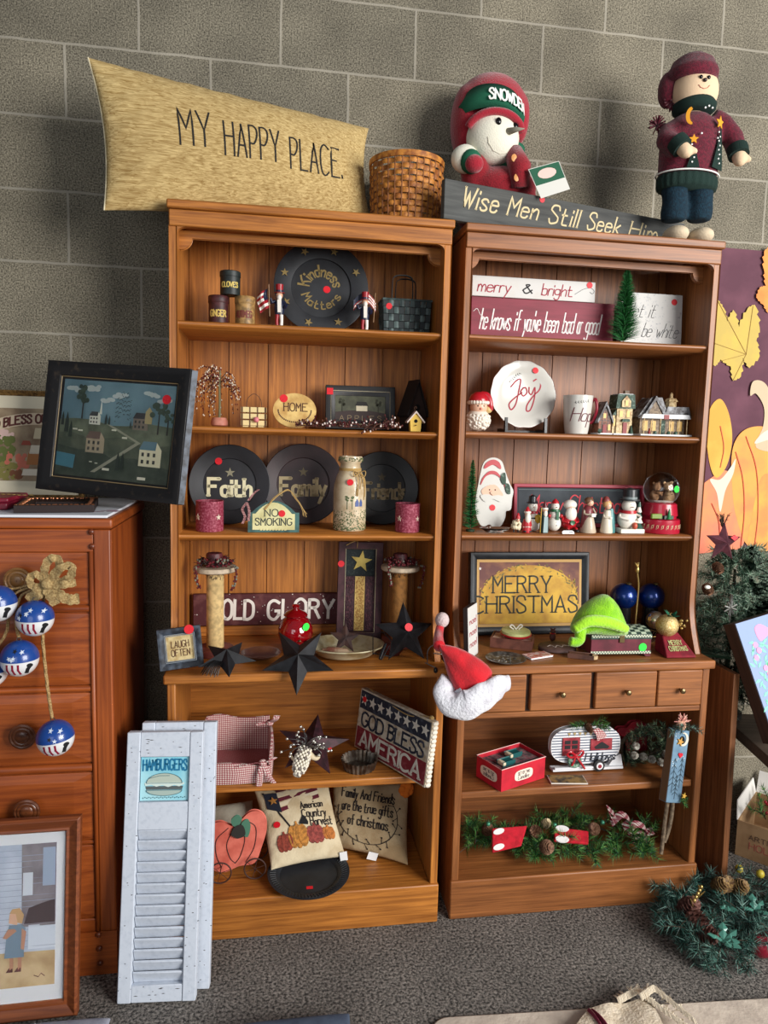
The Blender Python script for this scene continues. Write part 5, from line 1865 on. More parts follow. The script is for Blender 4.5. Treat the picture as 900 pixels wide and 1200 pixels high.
def small_pillows():
 ecru=mat('ecru_cotton',(190,168,132),.95,spot=(160,134,98),amt=.5,scale=14,bump=.3,bscale=200)
 cream=mat('cream_cotton',(206,190,158),.95,spot=(178,158,124),amt=.4,scale=14,bump=.3,bscale=200)
 ink=mat('dark_thread',(38,30,28),.9)
 # Christmas gifts pillow
 t,s,loc=corner_pillow('small_pillow','tan pillow with a stitched vine reading Family And Friends',[(386,992),(478,1014),(480,920),(390,908)],[-.155,-.245,-.13,-.075],.065,ecru,.05)
 w,h=.118,.11
 fm=lambda x,y,hh:s.front(x/w,y/h,hh)
 l=MB()
 text(l,'Family And Friends',fm,.0,.060,.030,.165,.10,.06,jit=.4,h=.002)
 text(l,'are the true gifts',fm,.0,.020,.030,.160,.10,.06,jit=.4,h=.002)
 text(l,'of christmas',fm,.004,-.022,.030,.125,.10,.06,jit=.4,h=.002)
 l.build('stitched_lettering',ink,t)
 v=MB()
 pts=[]
 for i in range(23):
  a=.9-4.3*i/22
  pts.append((.094*math.cos(a),-.004+.082*math.sin(a)))
 v.ribbon([(p.x,p.y)for p in catmull(pts,3)],.0018,fm,.002)
 for i in range(1,22,1):
  x,y=pts[i]
  a=.9-4.3*i/22+rnd.choice((-.6,.6))+(0 if i%2 else PI)
  e=(x+.016*math.cos(a),y+.016*math.sin(a))
  v.ribbon([(x,y),e],.0014,fm,.002)
  v.patch(disc(.0024,6,e),fm,.002)
 v.build('stitched_vine',ink,t)
 fl=MB()
 c=at(476,925,-.17)-loc
 for i in range(11):
  a=2*PI*i/11
  fl.ell((c.x+.014*math.cos(a),c.y-.004*(i%3),c.z+.014*math.sin(a)),.012,.006,.012,10,7)
 fl.ell((c.x,c.y-.006,c.z),.013,.008,.013,10,7)
 fl.build('orange_flower',mat('orange_felt',(214,112,30),.9),t,smooth=180)
 tg=MB()
 c=s.p(.12,-1,0)
 tg.M=Matrix.Translation(c+Vector((0,-.016,.014)))@Matrix.Rotation(.3,4,'Y')
 tg.box(-.015,.015,-.0005,.0005,-.022,.002)
 tg.build('fabric_tag',mat('white_tag',(226,226,226),.8),t)
 # harvest pillow
 t,s,loc=corner_pillow('small_pillow','cream pillow with a flag and pumpkins reading Country Harvest',[(318,1020),(405,1004),(384,916),(298,926)],[-.285,-.285,-.17,-.17],.07,cream,.05)
 w,h=.105,.12
 fm=lambda x,y,hh:s.front(x/w,y/h,hh)
 l=MB()
 text(l,'American',fm,.038,.044,.022,.066,.11,.05,jit=.5,h=.002)
 text(l,'Country',fm,.040,.016,.026,.072,.11,.05,jit=.5,h=.002)
 text(l,'Harvest',fm,.056,-.012,.026,.066,.11,.05,jit=.5,h=.002)
 l.build('stitched_lettering',ink,t)
 wool=[('rust',(150,66,50),-.060,-.062,.020,.026),('gold',(196,132,60),-.020,-.050,.026,.036),('brick',(158,74,66),.030,-.052,.023,.028),('amber',(200,122,58),.070,-.052,.017,.020)]
 for nm,c,x,y,rx,ry in wool:
  m=MB()
  for k in(-.55,0,.55):
   m.patch(disc(rx*.55,14,(x+k*rx,y),ry*(1-.12*abs(k))),fm,.0035+.001*(1-abs(k)))
  m.patch([(x-.003,y+ry*.9),(x+.003,y+ry*.9),(x+.002,y+ry*1.25),(x-.003,y+ry*1.2)],fm,.003)
  m.build('felt_pumpkin',mat('felt_'+nm,c,.95,spot=tuple(int(v_*.75)for v_ in c),amt=.5,scale=120,bump=.5,bscale=300),t)
 f=MB()
 for k in range(5):
  f.k=k%2
  y0=.062+.0125*k
  f.patch([(-.052,y0-.03+.004*k),(.066,y0+.002),(.066,y0+.0145),(-.052,y0-.0175+.004*k)],fm,.003)
 f.build('flag_stripes',[mat('wool_maroon',(92,26,42),.95),mat('wool_cream',(200,186,160),.95)],t,kind=None)
 f=MB()
 f.patch([(-.088,.048),(-.052,.030),(-.052,.096),(-.088,.098)],fm,.0035)
 f.build('flag_canton',mat('wool_navy',(28,30,44),.95),t)
 MB().patch(star(.014,(-.068,.070)),fm,.005).build('felt_star',mat('felt_gold',(196,132,60),.95),t)
 f=MB().ribbon([(-.088,.10),(-.056,.02),(-.030,-.035)],.0045,fm,.003)
 f.patch([(p[0],p[1])for p in((-.012,-.014),(.004,.012),(.010,.006),(.016,-.012),(.014,-.020))],fm,.003)
 f.build('flag_pole',mat('wool_black',(26,24,26),.95),t)
 sticker(t,lambda x,y,hh:fm(x,y,hh+.004),-.074,-.006,.0095)
 tg=MB()
 c=s.p(.95,-.95,0)
 tg.M=Matrix.Translation(c+Vector((.0,-.012,.004)))@Matrix.Rotation(-.15,4,'Y')
 tg.box(-.011,.011,-.0005,.0005,-.016,.012)
 tg.build('fabric_tag',mat('white_tag',(226,226,226),.8),t)
 # pale pillow behind the pumpkin
 corner_pillow('small_pillow','pale grey pillow tucked behind the coral pumpkin',[(236,985),(300,985),(296,938),(240,946)],[-.17,-.17,-.11,-.11],.07,mat('pale_grey_cotton',(186,182,166),.95,spot=(150,146,132),scale=14,bump=.3,bscale=200),.04)
small_pillows()
def pie_charger():
 c=atz(357,1018,BOTL+.012)
 R=.118
 t=thing('charger_plate','round black plate with a ribbed rim in front of the harvest pillow','plate',(c.x,-.335,BOTL+.002),0,1.5708-.30)
 m=MB()
 m.lathe([(.001,.003),(R*.70,.003),(R*.74,.008),(R*.98,.014),(R,.013),(R*.98,.010),(R*.72,0),(.001,0)],60,(0,0,0),'y',cap0=False,cap1=False)
 o=m.build('dish',mat('plate_black',(40,42,46),.55),t,smooth=40)
 r=MB()
 for i in range(72):
  a=2*PI*i/72
  r.tube([(R*.80*math.cos(a),-.0105,R*.80*math.sin(a)),(R*.94*math.cos(a+.05),-.0138,R*.94*math.sin(a+.05))],.0012,4)
 r.build('rim_ribs',mat('plate_black',(40,42,46),.55),t)
 t.matrix_world=Matrix.Translation((c.x+.010,-.347,BOTL+.010))@Matrix.Rotation(-1.515,4,'X')
 MB().patch([(-.009,-.062),(.009,-.062),(.009,-.052),(-.009,-.052)],flat(-.003),.0012).build('price_sticker',mat('sticker_red',(214,20,36),.5),t,label='red price sticker')
pie_charger()
# ================================================================ right bookcase, upper shelves
R1,R2,R3,RLOW,RBOT=1.682,1.411,1.114,.378,.117
SCRIPT_RED=mat('script_red',(156,32,52),.6)
def plank_sign(name,label,u0,u1,vt,Y,z,D,m,lean,h=None):
 xc,w,hh=span(u0,u1,vt,Y-D,z)
 h=h or hh
 t=thing(name,label,'sign',(xc,Y,z),0,lean)
 MB().box(-w/2,w/2,-D,0,0,h).build('board',m,t,bevel=.0015)
 return t,w,h
def sayings():
 t,w,h=plank_sign('wooden_sign','crimson plank with white script about being bad or good',551,718,352,-.15,R1,.02,wood('crimson_plank',(116,22,44),(150,44,66),'x',8,.6,14,coat=0),-.02)
 l=MB()
 f=flat(-.02)
 xa,xb=551,718
 for w_,u0,u1 in(('he',562,571),('knows',573,599),('if',602,608),("you've",611,633),('been',635,654),('bad',657,672),('or',675,681),('good',684,703)):
  text(l,w_,f,w*((u0+u1)/2-(xa+xb)/2)/(xb-xa),h*.50,h*.46,w*(u1-u0)*.84/(xb-xa),.065,.16,gap=1.0)
 l.ribbon([(p.x,p.y)for p in catmull([(-w*.485,h*.66),(-w*.46,h*.72),(-w*.44,h*.60),(-w*.42,h*.55)],5)],.0014,f)
 l.build('script_lettering',mat('white_script',(230,224,220),.7),t)
 zt=R1+h+.001
 t,w,h=plank_sign('wooden_sign','white plank reading merry & bright, standing on the crimson plank',553,697,327,-.15,zt,.02,mat('white_plank',(206,204,200),.7,spot=(204,200,194),amt=.3,scale=30),-.03)
 l=MB()
 text(l,'merry',flat(-.02),-w*.32,h*.52,h*.58,w*.26,.09,.18,gap=1.2)
 text(l,'bright',flat(-.02),w*.19,h*.50,h*.56,w*.25,.09,.18,gap=1.2)
 l.build('red_script',SCRIPT_RED,t)
 l=MB()
 text(l,'&',flat(-.02),-w*.055,h*.50,h*.46,w*.07,.14,0)
 l.ribbon([(p.x,p.y)for p in catmull([(w*.33,h*.34),(w*.40,h*.62),(w*.46,h*.70),(w*.49,h*.56),(w*.475,h*.42),(w*.455,h*.50)],6)],.0011,flat(-.02))
 l.build('black_script',mat('black_script',(34,32,34),.7),t)
 sticker(t,flat(-.02),w*.45,h*.84,.0095)
 t,w,h=plank_sign('canvas_sign','white crackled block with thin black script, behind the bottle brush tree',727,798,344,-.16,R1,.03,mat('crackled_white',(200,198,194),.8,spot=(150,152,158),amt=.05,scale=70),-.06)
 l=MB()
 f=flat(-.03)
 text(l,'let it',f,-w*.12,h*.68,h*.26,w*.38,.034,.35,gap=1.5)
 text(l,'be white',f,w*.16,h*.32,h*.26,w*.58,.034,.35,gap=1.2)
 l.build('script_lettering',mat('black_script',(34,32,34),.7),t)
 cr=MB()
 for i in range(130):
  x,z=rnd.uniform(-w*.47,w*.2),rnd.uniform(h*.04,h*.96)
  a=rnd.uniform(0,PI)
  Ln=rnd.uniform(.002,.006)
  cr.ribbon([(x,z),(x+Ln*math.cos(a),z+Ln*math.sin(a))],.0005,f,.0004)
 cr.build('crackle_marks',mat('crackle_grey',(140,146,160),.8),t,kind='stuff')
 sticker(t,f,w*.36,h*.86,.0095)
sayings()
def brush_tree(label,uc,u0,u1,vt,Y,z,n,base=False):
 xc=sx(uc,Y,z)
 h=at(uc,vt,Y).z-z
 r=(sx(u1,Y,z)-sx(u0,Y,z))/2
 t=thing('bottle_brush_tree',label,'ornament',(xc,Y,z),group=None)
 MB().tube([(0,0,0),(0,0,h*.96)],.0016,6).build('wire_stem',mat('brown_wire',(98,66,46),.8),t)
 MB().lathe([(r*.5,0),(r*.5,.006),(.003,.008)],18).build('base',mat('green_base',(30,52,30),.7),t)
 nb=MB()
 nb.nm=2
 for i in range(n):
  f=rnd.random()**.75
  zz=h*(.04+.94*f)
  tier=1-.16*((f*6)%1)
  rr=(r*1.2*(1-f)**.8+.004)*tier
  a=2*PI*rnd.random()
  nb.k=rnd.choice((0,0,1))
  blade(nb,Vector((0,0,zz)),Vector((math.cos(a),math.sin(a),rnd.uniform(.05,.5))),rr*rnd.uniform(.85,1.1),.0026)
 nb.build('bristles',[mat('bristle_green',(34,108,48),.7),mat('bristle_dark',(20,74,36),.7)],t,smooth=0,kind='stuff')
brush_tree('dark green bottle brush tree in front of the white crackled block',730,712,748,310,-.226,R1,2600)
brush_tree('slim green bottle brush tree beside the flat white bearded figure',551,541,561,538,-.245,R3,1500)
def santa_mug():
 Y=-.23
 xc,w,h=span(546,573,460,Y,R2)
 t=thing('santa_mug','white ceramic bearded head in a red cap at the shelf end by the Joy plate','mug',(xc,Y,R2))
 wht,red=mat('glaze_white',(224,214,200),.3,coat=.4),mat('glaze_red',(176,22,36),.3,coat=.4)
 b=MB()
 b.ell((0,0,h*.30),w*.50,w*.46,h*.30,22,14)
 for i in range(90):
  a,e=rnd.uniform(-1.7,1.7),rnd.uniform(-.9,.35)
  b.ell((w*.48*math.sin(a)*math.cos(e),-w*.45*math.cos(a)*math.cos(e),h*.30+h*.30*math.sin(e)),w*.075,w*.07,w*.075,7,5)
 b.build('beard',wht,t,smooth=180)
 MB().ell((0,-.004,h*.62),w*.36,w*.34,h*.24,20,12).build('face',mat('glaze_skin',(222,176,148),.4),t,smooth=180)
 c=MB().lathe([(w*.40,h*.72),(w*.42,h*.80),(w*.34,h*.92),(w*.16,h*1.0),(.001,h*1.01)],24,cap1=False)
 c.tube(catmull([(w*.1,0,h*.95),(w*.34,-.006,h*.92),(w*.46,-.010,h*.72),(w*.48,-.008,h*.55)],5),.009,10)
 c.build('cap',red,t,smooth=60)
 br=MB()
 for i in range(22):
  a=2*PI*i/22
  br.ell((w*.40*math.cos(a),w*.38*math.sin(a),h*.73),w*.085,w*.08,w*.085,8,6)
 br.build('fur_trim',wht,t,smooth=180)
 for s in(-1,1):MB().ell((s*w*.12,-w*.36,h*.64),.0024,.002,.003,8,6).build('eye',mat('black_gloss',(14,14,16),.12),t,smooth=180)
 MB().ell((0,-w*.38,h*.57),.0045,.004,.004,8,6).build('nose',mat('glaze_pink',(214,130,110),.4),t,smooth=180)
 MB().ell((w*.40,-w*.10,h*.56),.012,.011,.011,12,8).build('pompom',mat('glaze_tan',(206,176,118),.5,bump=.5),t,smooth=180)
santa_mug()
def joy_plate():
 Y=-.16
 uc=612
 xc=sx(uc,Y,R2)
 zb=at(612,504,Y).z+.004
 top=at(612,423,Y+.03)
 R=(top.z-zb)/2
 z0=max(zb,R2+.008)
 t=thing('joy_plate','white scalloped plate reading Joy on a small black stand','plate',(xc,Y,z0),0,-.16)
 n=96
 prof=[(.02,.004),(R*.64,.004),(R*.68,.007),(R*.96,.013),(R,.013),(R*.99,.010),(R*.66,0),(.02,0)]
 m=MB()
 rings=[]
 for r,d in prof:
  k=(r/R)**6*.010
  rings.append([(r*(1+k*math.cos(14*2*PI*i/n))*math.cos(2*PI*i/n),-d,R+r*(1+k*math.cos(14*2*PI*i/n))*math.sin(2*PI*i/n))for i in range(n)])
 m.loft(rings)
 m.build('dish',mat('plate_white',(200,198,190),.25,coat=.3),t,smooth=40)
 rim=MB()
 rim.tube([(R*(1+.010*math.cos(14*2*PI*i/n))*math.cos(2*PI*i/n),-.0135,R+R*(1+.010*math.cos(14*2*PI*i/n))*math.sin(2*PI*i/n))for i in range(n)],.0007,5,True)
 rim.build('rim_line',mat('rim_brown',(120,70,60),.5),t)
 f=flat(-.004)
 l=MB()
 def cur(p,w_=.0042):
  q=catmull(p,7)
  l.ribbon([(R*x.x*1.0,R+R*x.y)for x in q],w_,f)
 cur([(-.36,.22),(-.20,.40),(-.06,.44),(-.12,.10),(-.22,-.30),(-.36,-.46),(-.42,-.30),(-.26,-.12),(-.02,.06)])
 cur([(.02,.20),(-.06,.08),(.02,-.04),(.13,.06),(.10,.20),(.02,.20)])
 cur([(.20,.22),(.20,.06),(.28,.02),(.38,.22),(.36,-.10),(.24,-.44),(.12,-.48),(.14,-.30),(.34,-.02),(.52,.16),(.56,.36),(.46,.48),(.34,.42)])
 l.build('red_script',SCRIPT_RED,t)
 lf=MB()
 for i in range(7):
  x,z=-R*.40+R*.05*i,R*1.36+R*.045*i
  for s in(-1,1):
   a=.7+s*.9
   lf.ribbon([(x,z),(x+R*.07*math.cos(a),z+R*.07*math.sin(a))],[.0022,.0006],f)
 lf.build('painted_sprig',mat('sprig_grey',(66,66,62),.6),t)
 sticker(t,flat(-.011),R*.38,R*1.72,.0095)
 s=thing('plate_stand','black plastic plate stand under the Joy plate','stand',(xc,Y,R2))
 blk=mat('black_enamel',(20,20,22),.25)
 for sx_ in(-1,1):
  a=MB()
  x=sx_*R*.60
  hh=at(580,489,Y-.03).z-R2
  pts=[(.045,0),(.045,.010),(.014,.0105),(-.018,.008),(-.024,hh),(-.032,hh),(-.034,0)]
  n2=len(pts)
  a.add([(x-.004,y,z)for y,z in pts]+[(x+.004,y,z)for y,z in pts],[tuple(range(n2)),tuple(range(2*n2-1,n2-1,-1))]+[(i,(i+1)%n2,n2+(i+1)%n2,n2+i)for i in range(n2)])
  a.build('arm',blk,s)
 MB().box(-R*.6,R*.6,.030,.045,.0,.006).build('cross_bar',blk,s)
joy_plate()
def hope_mug():
 Y=-.215
 xc,w,h=span(659,691,464,Y,R2)
 t=thing('hope_mug','white mug lettered Hope with a dark red handle','mug',(xc,Y,R2))
 r=w/2
 wht=mat('plate_white',(222,220,212),.25)
 rf=lambda z:r*(.76+.26*(max(0,min(1,z/h))**.7))
 pr=[(r*.70,0)]+[(rf(h*i/10),h*i/10)for i in range(11)]+[(r*.97,h),(rf(h*.5)*.93,h*.5),(r*.70,.006),(.001,.006)]
 MB().lathe(pr,36,cap1=False).build('cup',wht,t,smooth=50)
 hd=MB().tube(catmull([(r*.93,0,h*.80),(r*1.14,-.012,h*.92),(r*1.24,-.016,h*.66),(r*1.14,-.006,h*.36),(r*.84,0,h*.28)],6),.0046,10)
 hd.build('handle',mat('glaze_dark_red',(132,18,40),.3),t,smooth=180,label='dark red handle')
 l=MB()
 text(l,'Hop',cyl_map(lambda z:rf(z)),.004,h*.50,h*.34,w*.80,.065,.25,gap=1.2)
 l.build('dark_script',mat('script_dark_red',(96,24,40),.6),t)
 lf=MB()
 for i in range(6):
  x,z=-r*.55+r*.17*i,h*.80+.001*i
  for s in(-1,1):
   a=.3+s*.9
   lf.ribbon([(x,z),(x+.005*math.cos(a),z+.005*math.sin(a))],[.0018,.0006],cyl_map(rf))
 lf.build('painted_sprig',mat('sprig_grey',(66,66,62),.6),t)
hope_mug()
def village(nm,lab,u0,u1,vt,Y,build):
 xc,w,h=span(u0,u1,vt,Y,R2)
 t=thing('village_house',lab,'model house',(xc,Y,R2),group='ceramic village houses')
 build(t,w,h)
 return t
STONE=mat('village_stone',(146,126,100),.6,spot=(98,80,64),amt=.6,scale=140)
CREAMW=mat('village_cream',(206,184,140),.6,spot=(150,120,84),amt=.4,scale=120)
SNOW=mat('village_snow',(214,216,218),.5)
DKROOF=mat('village_roof',(56,50,50),.5,spot=(150,152,156),amt=.35,scale=60)
DKGREEN=mat('village_green',(34,62,46),.6,spot=(120,140,126),amt=.2,scale=120)
LITWIN=mat('village_window',(220,176,86),.4)
DARKWIN=mat('village_dark_window',(52,40,34),.4)
REDDOOR=mat('village_red',(128,34,34),.5)
def win(t,x,z,w,h,y,nm='window',m=None,fr=None):
 o=MB().box(x-w/2-.0012,x+w/2+.0012,y-.0014,y+.001,z-.0012,z+h+.0012).build(nm,fr or CREAMW,t)
 MB().box(x-w/2,x+w/2,y-.0020,y,z,z+h).build('pane',m or LITWIN,o)
def tudor(t,w,h):
 d=.026
 MB().box(-w/2,w/2,-d,d,0,.005).build('snowy_base',SNOW,t,bevel=.001)
 MB().prism([(-w*.42,.005),(w*.42,.005),(w*.42,h*.42),(0,h*.86),(-w*.42,h*.42)],-d*.8,d*.9).build('walls',mat('village_rust',(140,92,70),.6,spot=(90,56,44),scale=120),t)
 for s in(-1,1):
  MB().prism([(s*w*.52,h*.34),(s*w*.55,h*.42),(0,h*1.0),(0,h*.88)],-d,d).build('roof',DKROOF,t)
 tb=MB()
 for pts in([(-w*.38,h*.42),(w*.38,h*.42)],[(-w*.2,h*.1),(-w*.2,h*.60)],[(w*.2,h*.1),(w*.2,h*.60)],[(0,h*.44),(0,h*.8)],[(-w*.36,h*.44),(0,h*.80),(w*.36,h*.44)]):
  tb.ribbon(pts,.0020,flat(-d*.8))
 tb.build('timbers',DARKWIN,t)
 win(t,-w*.06,h*.50,w*.16,h*.13,-d*.8)
 win(t,w*.28,h*.14,w*.14,h*.16,-d*.8)
 MB().box(-w*.16,w*.08,-d*.8-.003,-d*.8,.005,h*.30).build('door',REDDOOR,t)
 MB().ell((-w*.40,-d,.010),.006,.005,.008,10,8).build('shrub',DKGREEN,t,smooth=180)
def tower(t,w,h):
 d=.026
 MB().box(-w/2,w/2,-d,d,0,.005).build('snowy_base',SNOW,t,bevel=.001)
 MB().box(-w*.34,w*.44,-d*.8,d*.8,.005,h*.62).build('walls',CREAMW,t)
 MB().box(-w*.5,-w*.34,-d*.6,d*.8,.005,h*.44).build('wing',CREAMW,t)
 MB().prism([(-w*.54,h*.44),(-w*.33,h*.44),(-w*.33,h*.58)],-d*.7,d*.8).build('wing_roof',DKGREEN,t)
 MB().prism([(-w*.42,h*.60),(w*.52,h*.60),(w*.46,h*.90),(-w*.36,h*.90)],-d,d).build('mansard_roof',DKGREEN,t,bevel=.001)
 MB().box(-w*.30,w*.42,-d*.9,d*.9,h*.895,h*.92).build('roof_snow',SNOW,t,bevel=.001)
 MB().box(w*.12,w*.34,-.006,.006,h*.92,h*1.0).build('chimney',STONE,t)
 MB().prism([(-w*.18,h*.62),(w*.26,h*.62),(w*.26,h*.76),(w*.04,h*.88),(-w*.18,h*.76)],-d-.004,-d+.004).build('dormer',CREAMW,t)
 win(t,w*.04,h*.65,w*.14,h*.12,-d-.004)
 for x in(-w*.14,w*.22):win(t,x,h*.40,w*.16,h*.14,-d*.8)
 win(t,-w*.42,h*.20,w*.09,h*.16,-d*.6)
 MB().box(-w*.02,w*.18,-d*.8-.003,-d*.8,.005,h*.28).build('door',REDDOOR,t)
 aw=MB().prism([(-w*.12,h*.30),(w*.28,h*.30),(w*.24,h*.36),(-w*.08,h*.36)],-d*1.15,-d*.8)
 aw.build('awning',DKGREEN,t)
 MB().tube([(w*.40,-d*.9,.005),(w*.40,-d*.9,.030)],[.007,.001],10).build('fir_tree',DKGREEN,t)
 MB().lathe([(.006,0),(.0065,.006),(.0045,.010)],10,(w*.38,-d*.7,.005)).build('shrub',DKGREEN,t)
def porch(t,w,h):
 d=.034
 MB().box(-w/2,w/2,-d*1.3,d,0,.005).build('snowy_base',SNOW,t,bevel=.001)
 MB().box(-w*.44,w*.44,-d*.5,d,.005,h*.46).build('walls',STONE,t)
 MB().prism([(-w*.50,h*.42),(w*.10,h*.42),(-w*.06,h*.86),(-w*.26,h*.86)],-d*.7,d).build('roof',DKROOF,t,bevel=.001)
 MB().prism([(-w*.36,h*.44),(-w*.04,h*.44),(-w*.20,h*.80)],-d*.9,-d*.4).build('gable',STONE,t)
 for s in(-1,1):MB().prism([(-w*.20,h*.80),(-w*.20,h*.90),(-w*.20+s*w*.22,h*.46),(-w*.20+s*w*.19,h*.42)],-d*1.0,-d*.4).build('gable_snow',DKROOF,t)
 MB().prism([(0,h*.44),(w*.52,h*.44),(w*.46,h*.66),(w*.06,h*.66)],-d*.8,d).build('side_roof',DKROOF,t,bevel=.001)
 MB().lathe([(w*.10,h*.62),(w*.10,h*.78),(w*.13,h*.79),(w*.09,h*.86),(w*.03,h*.88),(w*.03,h*.96),(.001,h*1.0)],8,(w*.20,0,0),cap1=False).build('cupola',CREAMW,t,smooth=0)
 MB().prism([(-w*.47,h*.40),(w*.47,h*.40),(w*.44,h*.48),(-w*.44,h*.48)],-d*1.15,-d*.5).build('porch_roof',SNOW,t,bevel=.001)
 for x in(-.42,-.26,-.10,.10,.26,.42):
  MB().tube([(w*x,-d*1.05,.005),(w*x,-d*1.05,h*.41)],.0016,8).build('porch_post',CREAMW,t)
 for x in(-.34,-.18,.18,.34):win(t,w*x,h*.12,w*.09,h*.22,-d*.5)
 MB().box(-w*.05,w*.05,-d*.5-.002,-d*.5,.005,h*.36).build('door',DKGREEN,t)
 MB().lathe([(.0025,-.0008),(.0055,-.001),(.0055,.001),(.0025,.0012)],16,(0,-d*.5-.003,h*.26),'y').build('wreath',DKGREEN,t)
 MB().box(-w*.05,w*.05,-d*1.18,-d*1.15,h*.38,h*.48).build('red_sign',REDDOOR,t)
 f=MB().lathe([(.0035,0),(.0038,.006),(.0022,.012)],10,(-w*.32,-d*1.15,.005));f.ell((-w*.32,-d*1.15,.0195),.0025,.0025,.0028,8,6)
 f.build('tiny_figure',REDDOOR,t)
 for x in(-.20,.06,.20):MB().ell((w*x,-d*1.1,.009),.006,.004,.006,10,8).build('shrub',DKGREEN,t,smooth=180)
village('tudor','small brown timbered ceramic cottage beside the Hope mug',696,713,471,-.215,tudor)
village('tower','tall cream ceramic shop with a green roof and chimney',714,737,458,-.215,tower)
village('porch','wide ceramic porch house with snowy roofs and a cupola',742,801,460,-.225,porch)
# ---------------------------------------------------------------- third shelf
def santa_plate():
 Y=-.185
 xc,w,h=span(556,600,537,Y,R3)
 zb=R3+.008
 t=thing('santa_plate','flat white bearded face plate in a red and white cap with a red sticker','plate',(xc,Y,zb),0,-.12)
 h=h-.008
 def poly(p):return[(w/2*x,h*z)for x,z in p]
 def bl(pts,d0,d1,nm,m,kk=6):
  q=catmull([(w/2*x,h*z,0)for x,z in pts],kk,True)
  MB().prism([(p.x,p.y)for p in q],-d1,-d0).build(nm,m,t,bevel=.001)
 wht=mat('plate_white',(222,220,212),.25)
 bl([(-.95,.45),(-1.0,.25),(-.85,.08),(-.6,.0),(-.25,.03),(-.05,-.02),(.3,.0),(.55,.12),(.6,.22),(.85,.25),(.92,.40),(.98,.52),(.80,.62),(.55,.80),(.35,.95),(-.1,1.0),(-.55,.93),(-.75,.75),(-.85,.6)],0,.010,'dish',wht)
 bl([(-.55,.84),(-.1,.90),(.30,.84),(.22,.93),(-.1,.97),(-.45,.92)],.010,.0125,'red_cap',mat('glaze_red',(176,22,36),.3))
 bl([(-.75,.60),(-.5,.72),(-.1,.76),(.3,.70),(.55,.56),(.68,.50),(.45,.66),(.1,.79),(-.3,.80),(-.65,.70)],.010,.0125,'red_cap_edge',mat('glaze_red',(176,22,36),.3))
 bl([(-.68,.52),(-.4,.58),(0,.60),(.30,.52),(.42,.45),(.1,.44),(-.3,.46),(-.6,.46)],.010,.012,'face',mat('glaze_skin',(222,176,148),.4))
 for x,z in((-.28,.53),(.02,.53)):MB().patch(disc(.0022,8,(w/2*x,h*z)),flat(-.012)).build('eye',mat('black_gloss',(14,14,16),.12),t)
 bl([(-.24,.49),(-.10,.51),(.02,.48),(-.10,.455)],.011,.0155,'nose',mat('glaze_skin',(222,176,148),.4),4)
 bl([(-.75,.44),(-.4,.46),(-.12,.44),(.2,.45),(.45,.42),(.3,.36),(-.1,.40),(-.5,.36)],.010,.0135,'moustache',wht)
 for pts in([(.30,.72),(.52,.78),(.56,.64),(.42,.62)],[(.55,.62),(.76,.60),(.80,.48),(.62,.50)]):bl(pts,.010,.0135,'holly_leaf',DKGREEN,4)
 sticker(t,flat(-.010),-w*.06,h*.27,.0095)
 g=mat('clear_glass',(240,244,244),.03,trans=1,ior=1.45)
 s=thing('glass_dish','clear glass leaf dish in front of the flat white bearded figure','dish',(xc-.022,-.275,R3))
 m=MB().lathe([(.020,0),(.030,.003),(.046,.012),(.048,.015),(.044,.014),(.028,.006),(.001,.005)],36,cap1=False,sxy=(1,.55))
 m.build('dish',g,s,smooth=60)
santa_plate()
def chalk_sign():
 Y=-.135
 x0,x1=sx(600,Y,R3),sx(752,Y,R3)
 w=x1-x0
 h=at(676,568,Y+.02).z-R3
 t=thing('framed_sign','wide black sign in a red frame lettered Merry Christmas behind the figurines','sign',((x0+x1)/2,Y,R3),0,-.12)
 frame_mb(w,h,.012,.018,prof=[(0,0),(0,.018),(.010,.018),(.012,.012),(.012,0)]).build('frame',mat('frame_crimson',(150,30,52),.5),t,bevel=.001)
 o=MB().box(-w/2+.011,w/2-.011,-.009,-.003,.011,h-.011).build('panel',mat('chalk_black',(40,46,52),.7,spot=(60,66,72),scale=12),t)
 ln=MB()
 a,b=w/2-.018,h-.018
 ln.tube([(-a,-.0095,.018),(a,-.0095,.018),(a,-.0095,b),(-a,-.0095,b)],.0006,4,True)
 ln.build('pale_line',mat('chalk_line',(130,150,150),.7),o)
 l=MB()
 text(l,'Merry Christmas',flat(-.009),0,h*.54,h*.40,w*.74,.07,.15,gap=1.3)
 l.build('red_lettering',mat('neon_red',(206,44,58),.6),o)
chalk_sign()
G=lambda c,nm=None:mat('glaze_%d_%d_%d'%c,c,.4,coat=.2)
def figure(lab,uc,u0,u1,vt,Y,fn,name='figurine',z=None):
 z=R3 if z is None else z
 xc,w,h=span(u0,u1,vt,Y,z)
 t=thing(name,lab,'figurine',(xc,Y,z),group='holiday figurines on the third shelf')
 fn(t,w,h)
WHITE,RED,BLACKG,GREENG,SKING,GOLD=(226,220,208),(176,26,36),(28,28,32),(30,92,56),(222,176,148),(206,160,60)
def eyes(t,x,y,z,r=.0011,dx=.0035):
 for s in(-1,1):MB().ell((x+s*dx,y,z),r,r,r*1.2,7,5).build('eye',G(BLACKG),t,smooth=180)
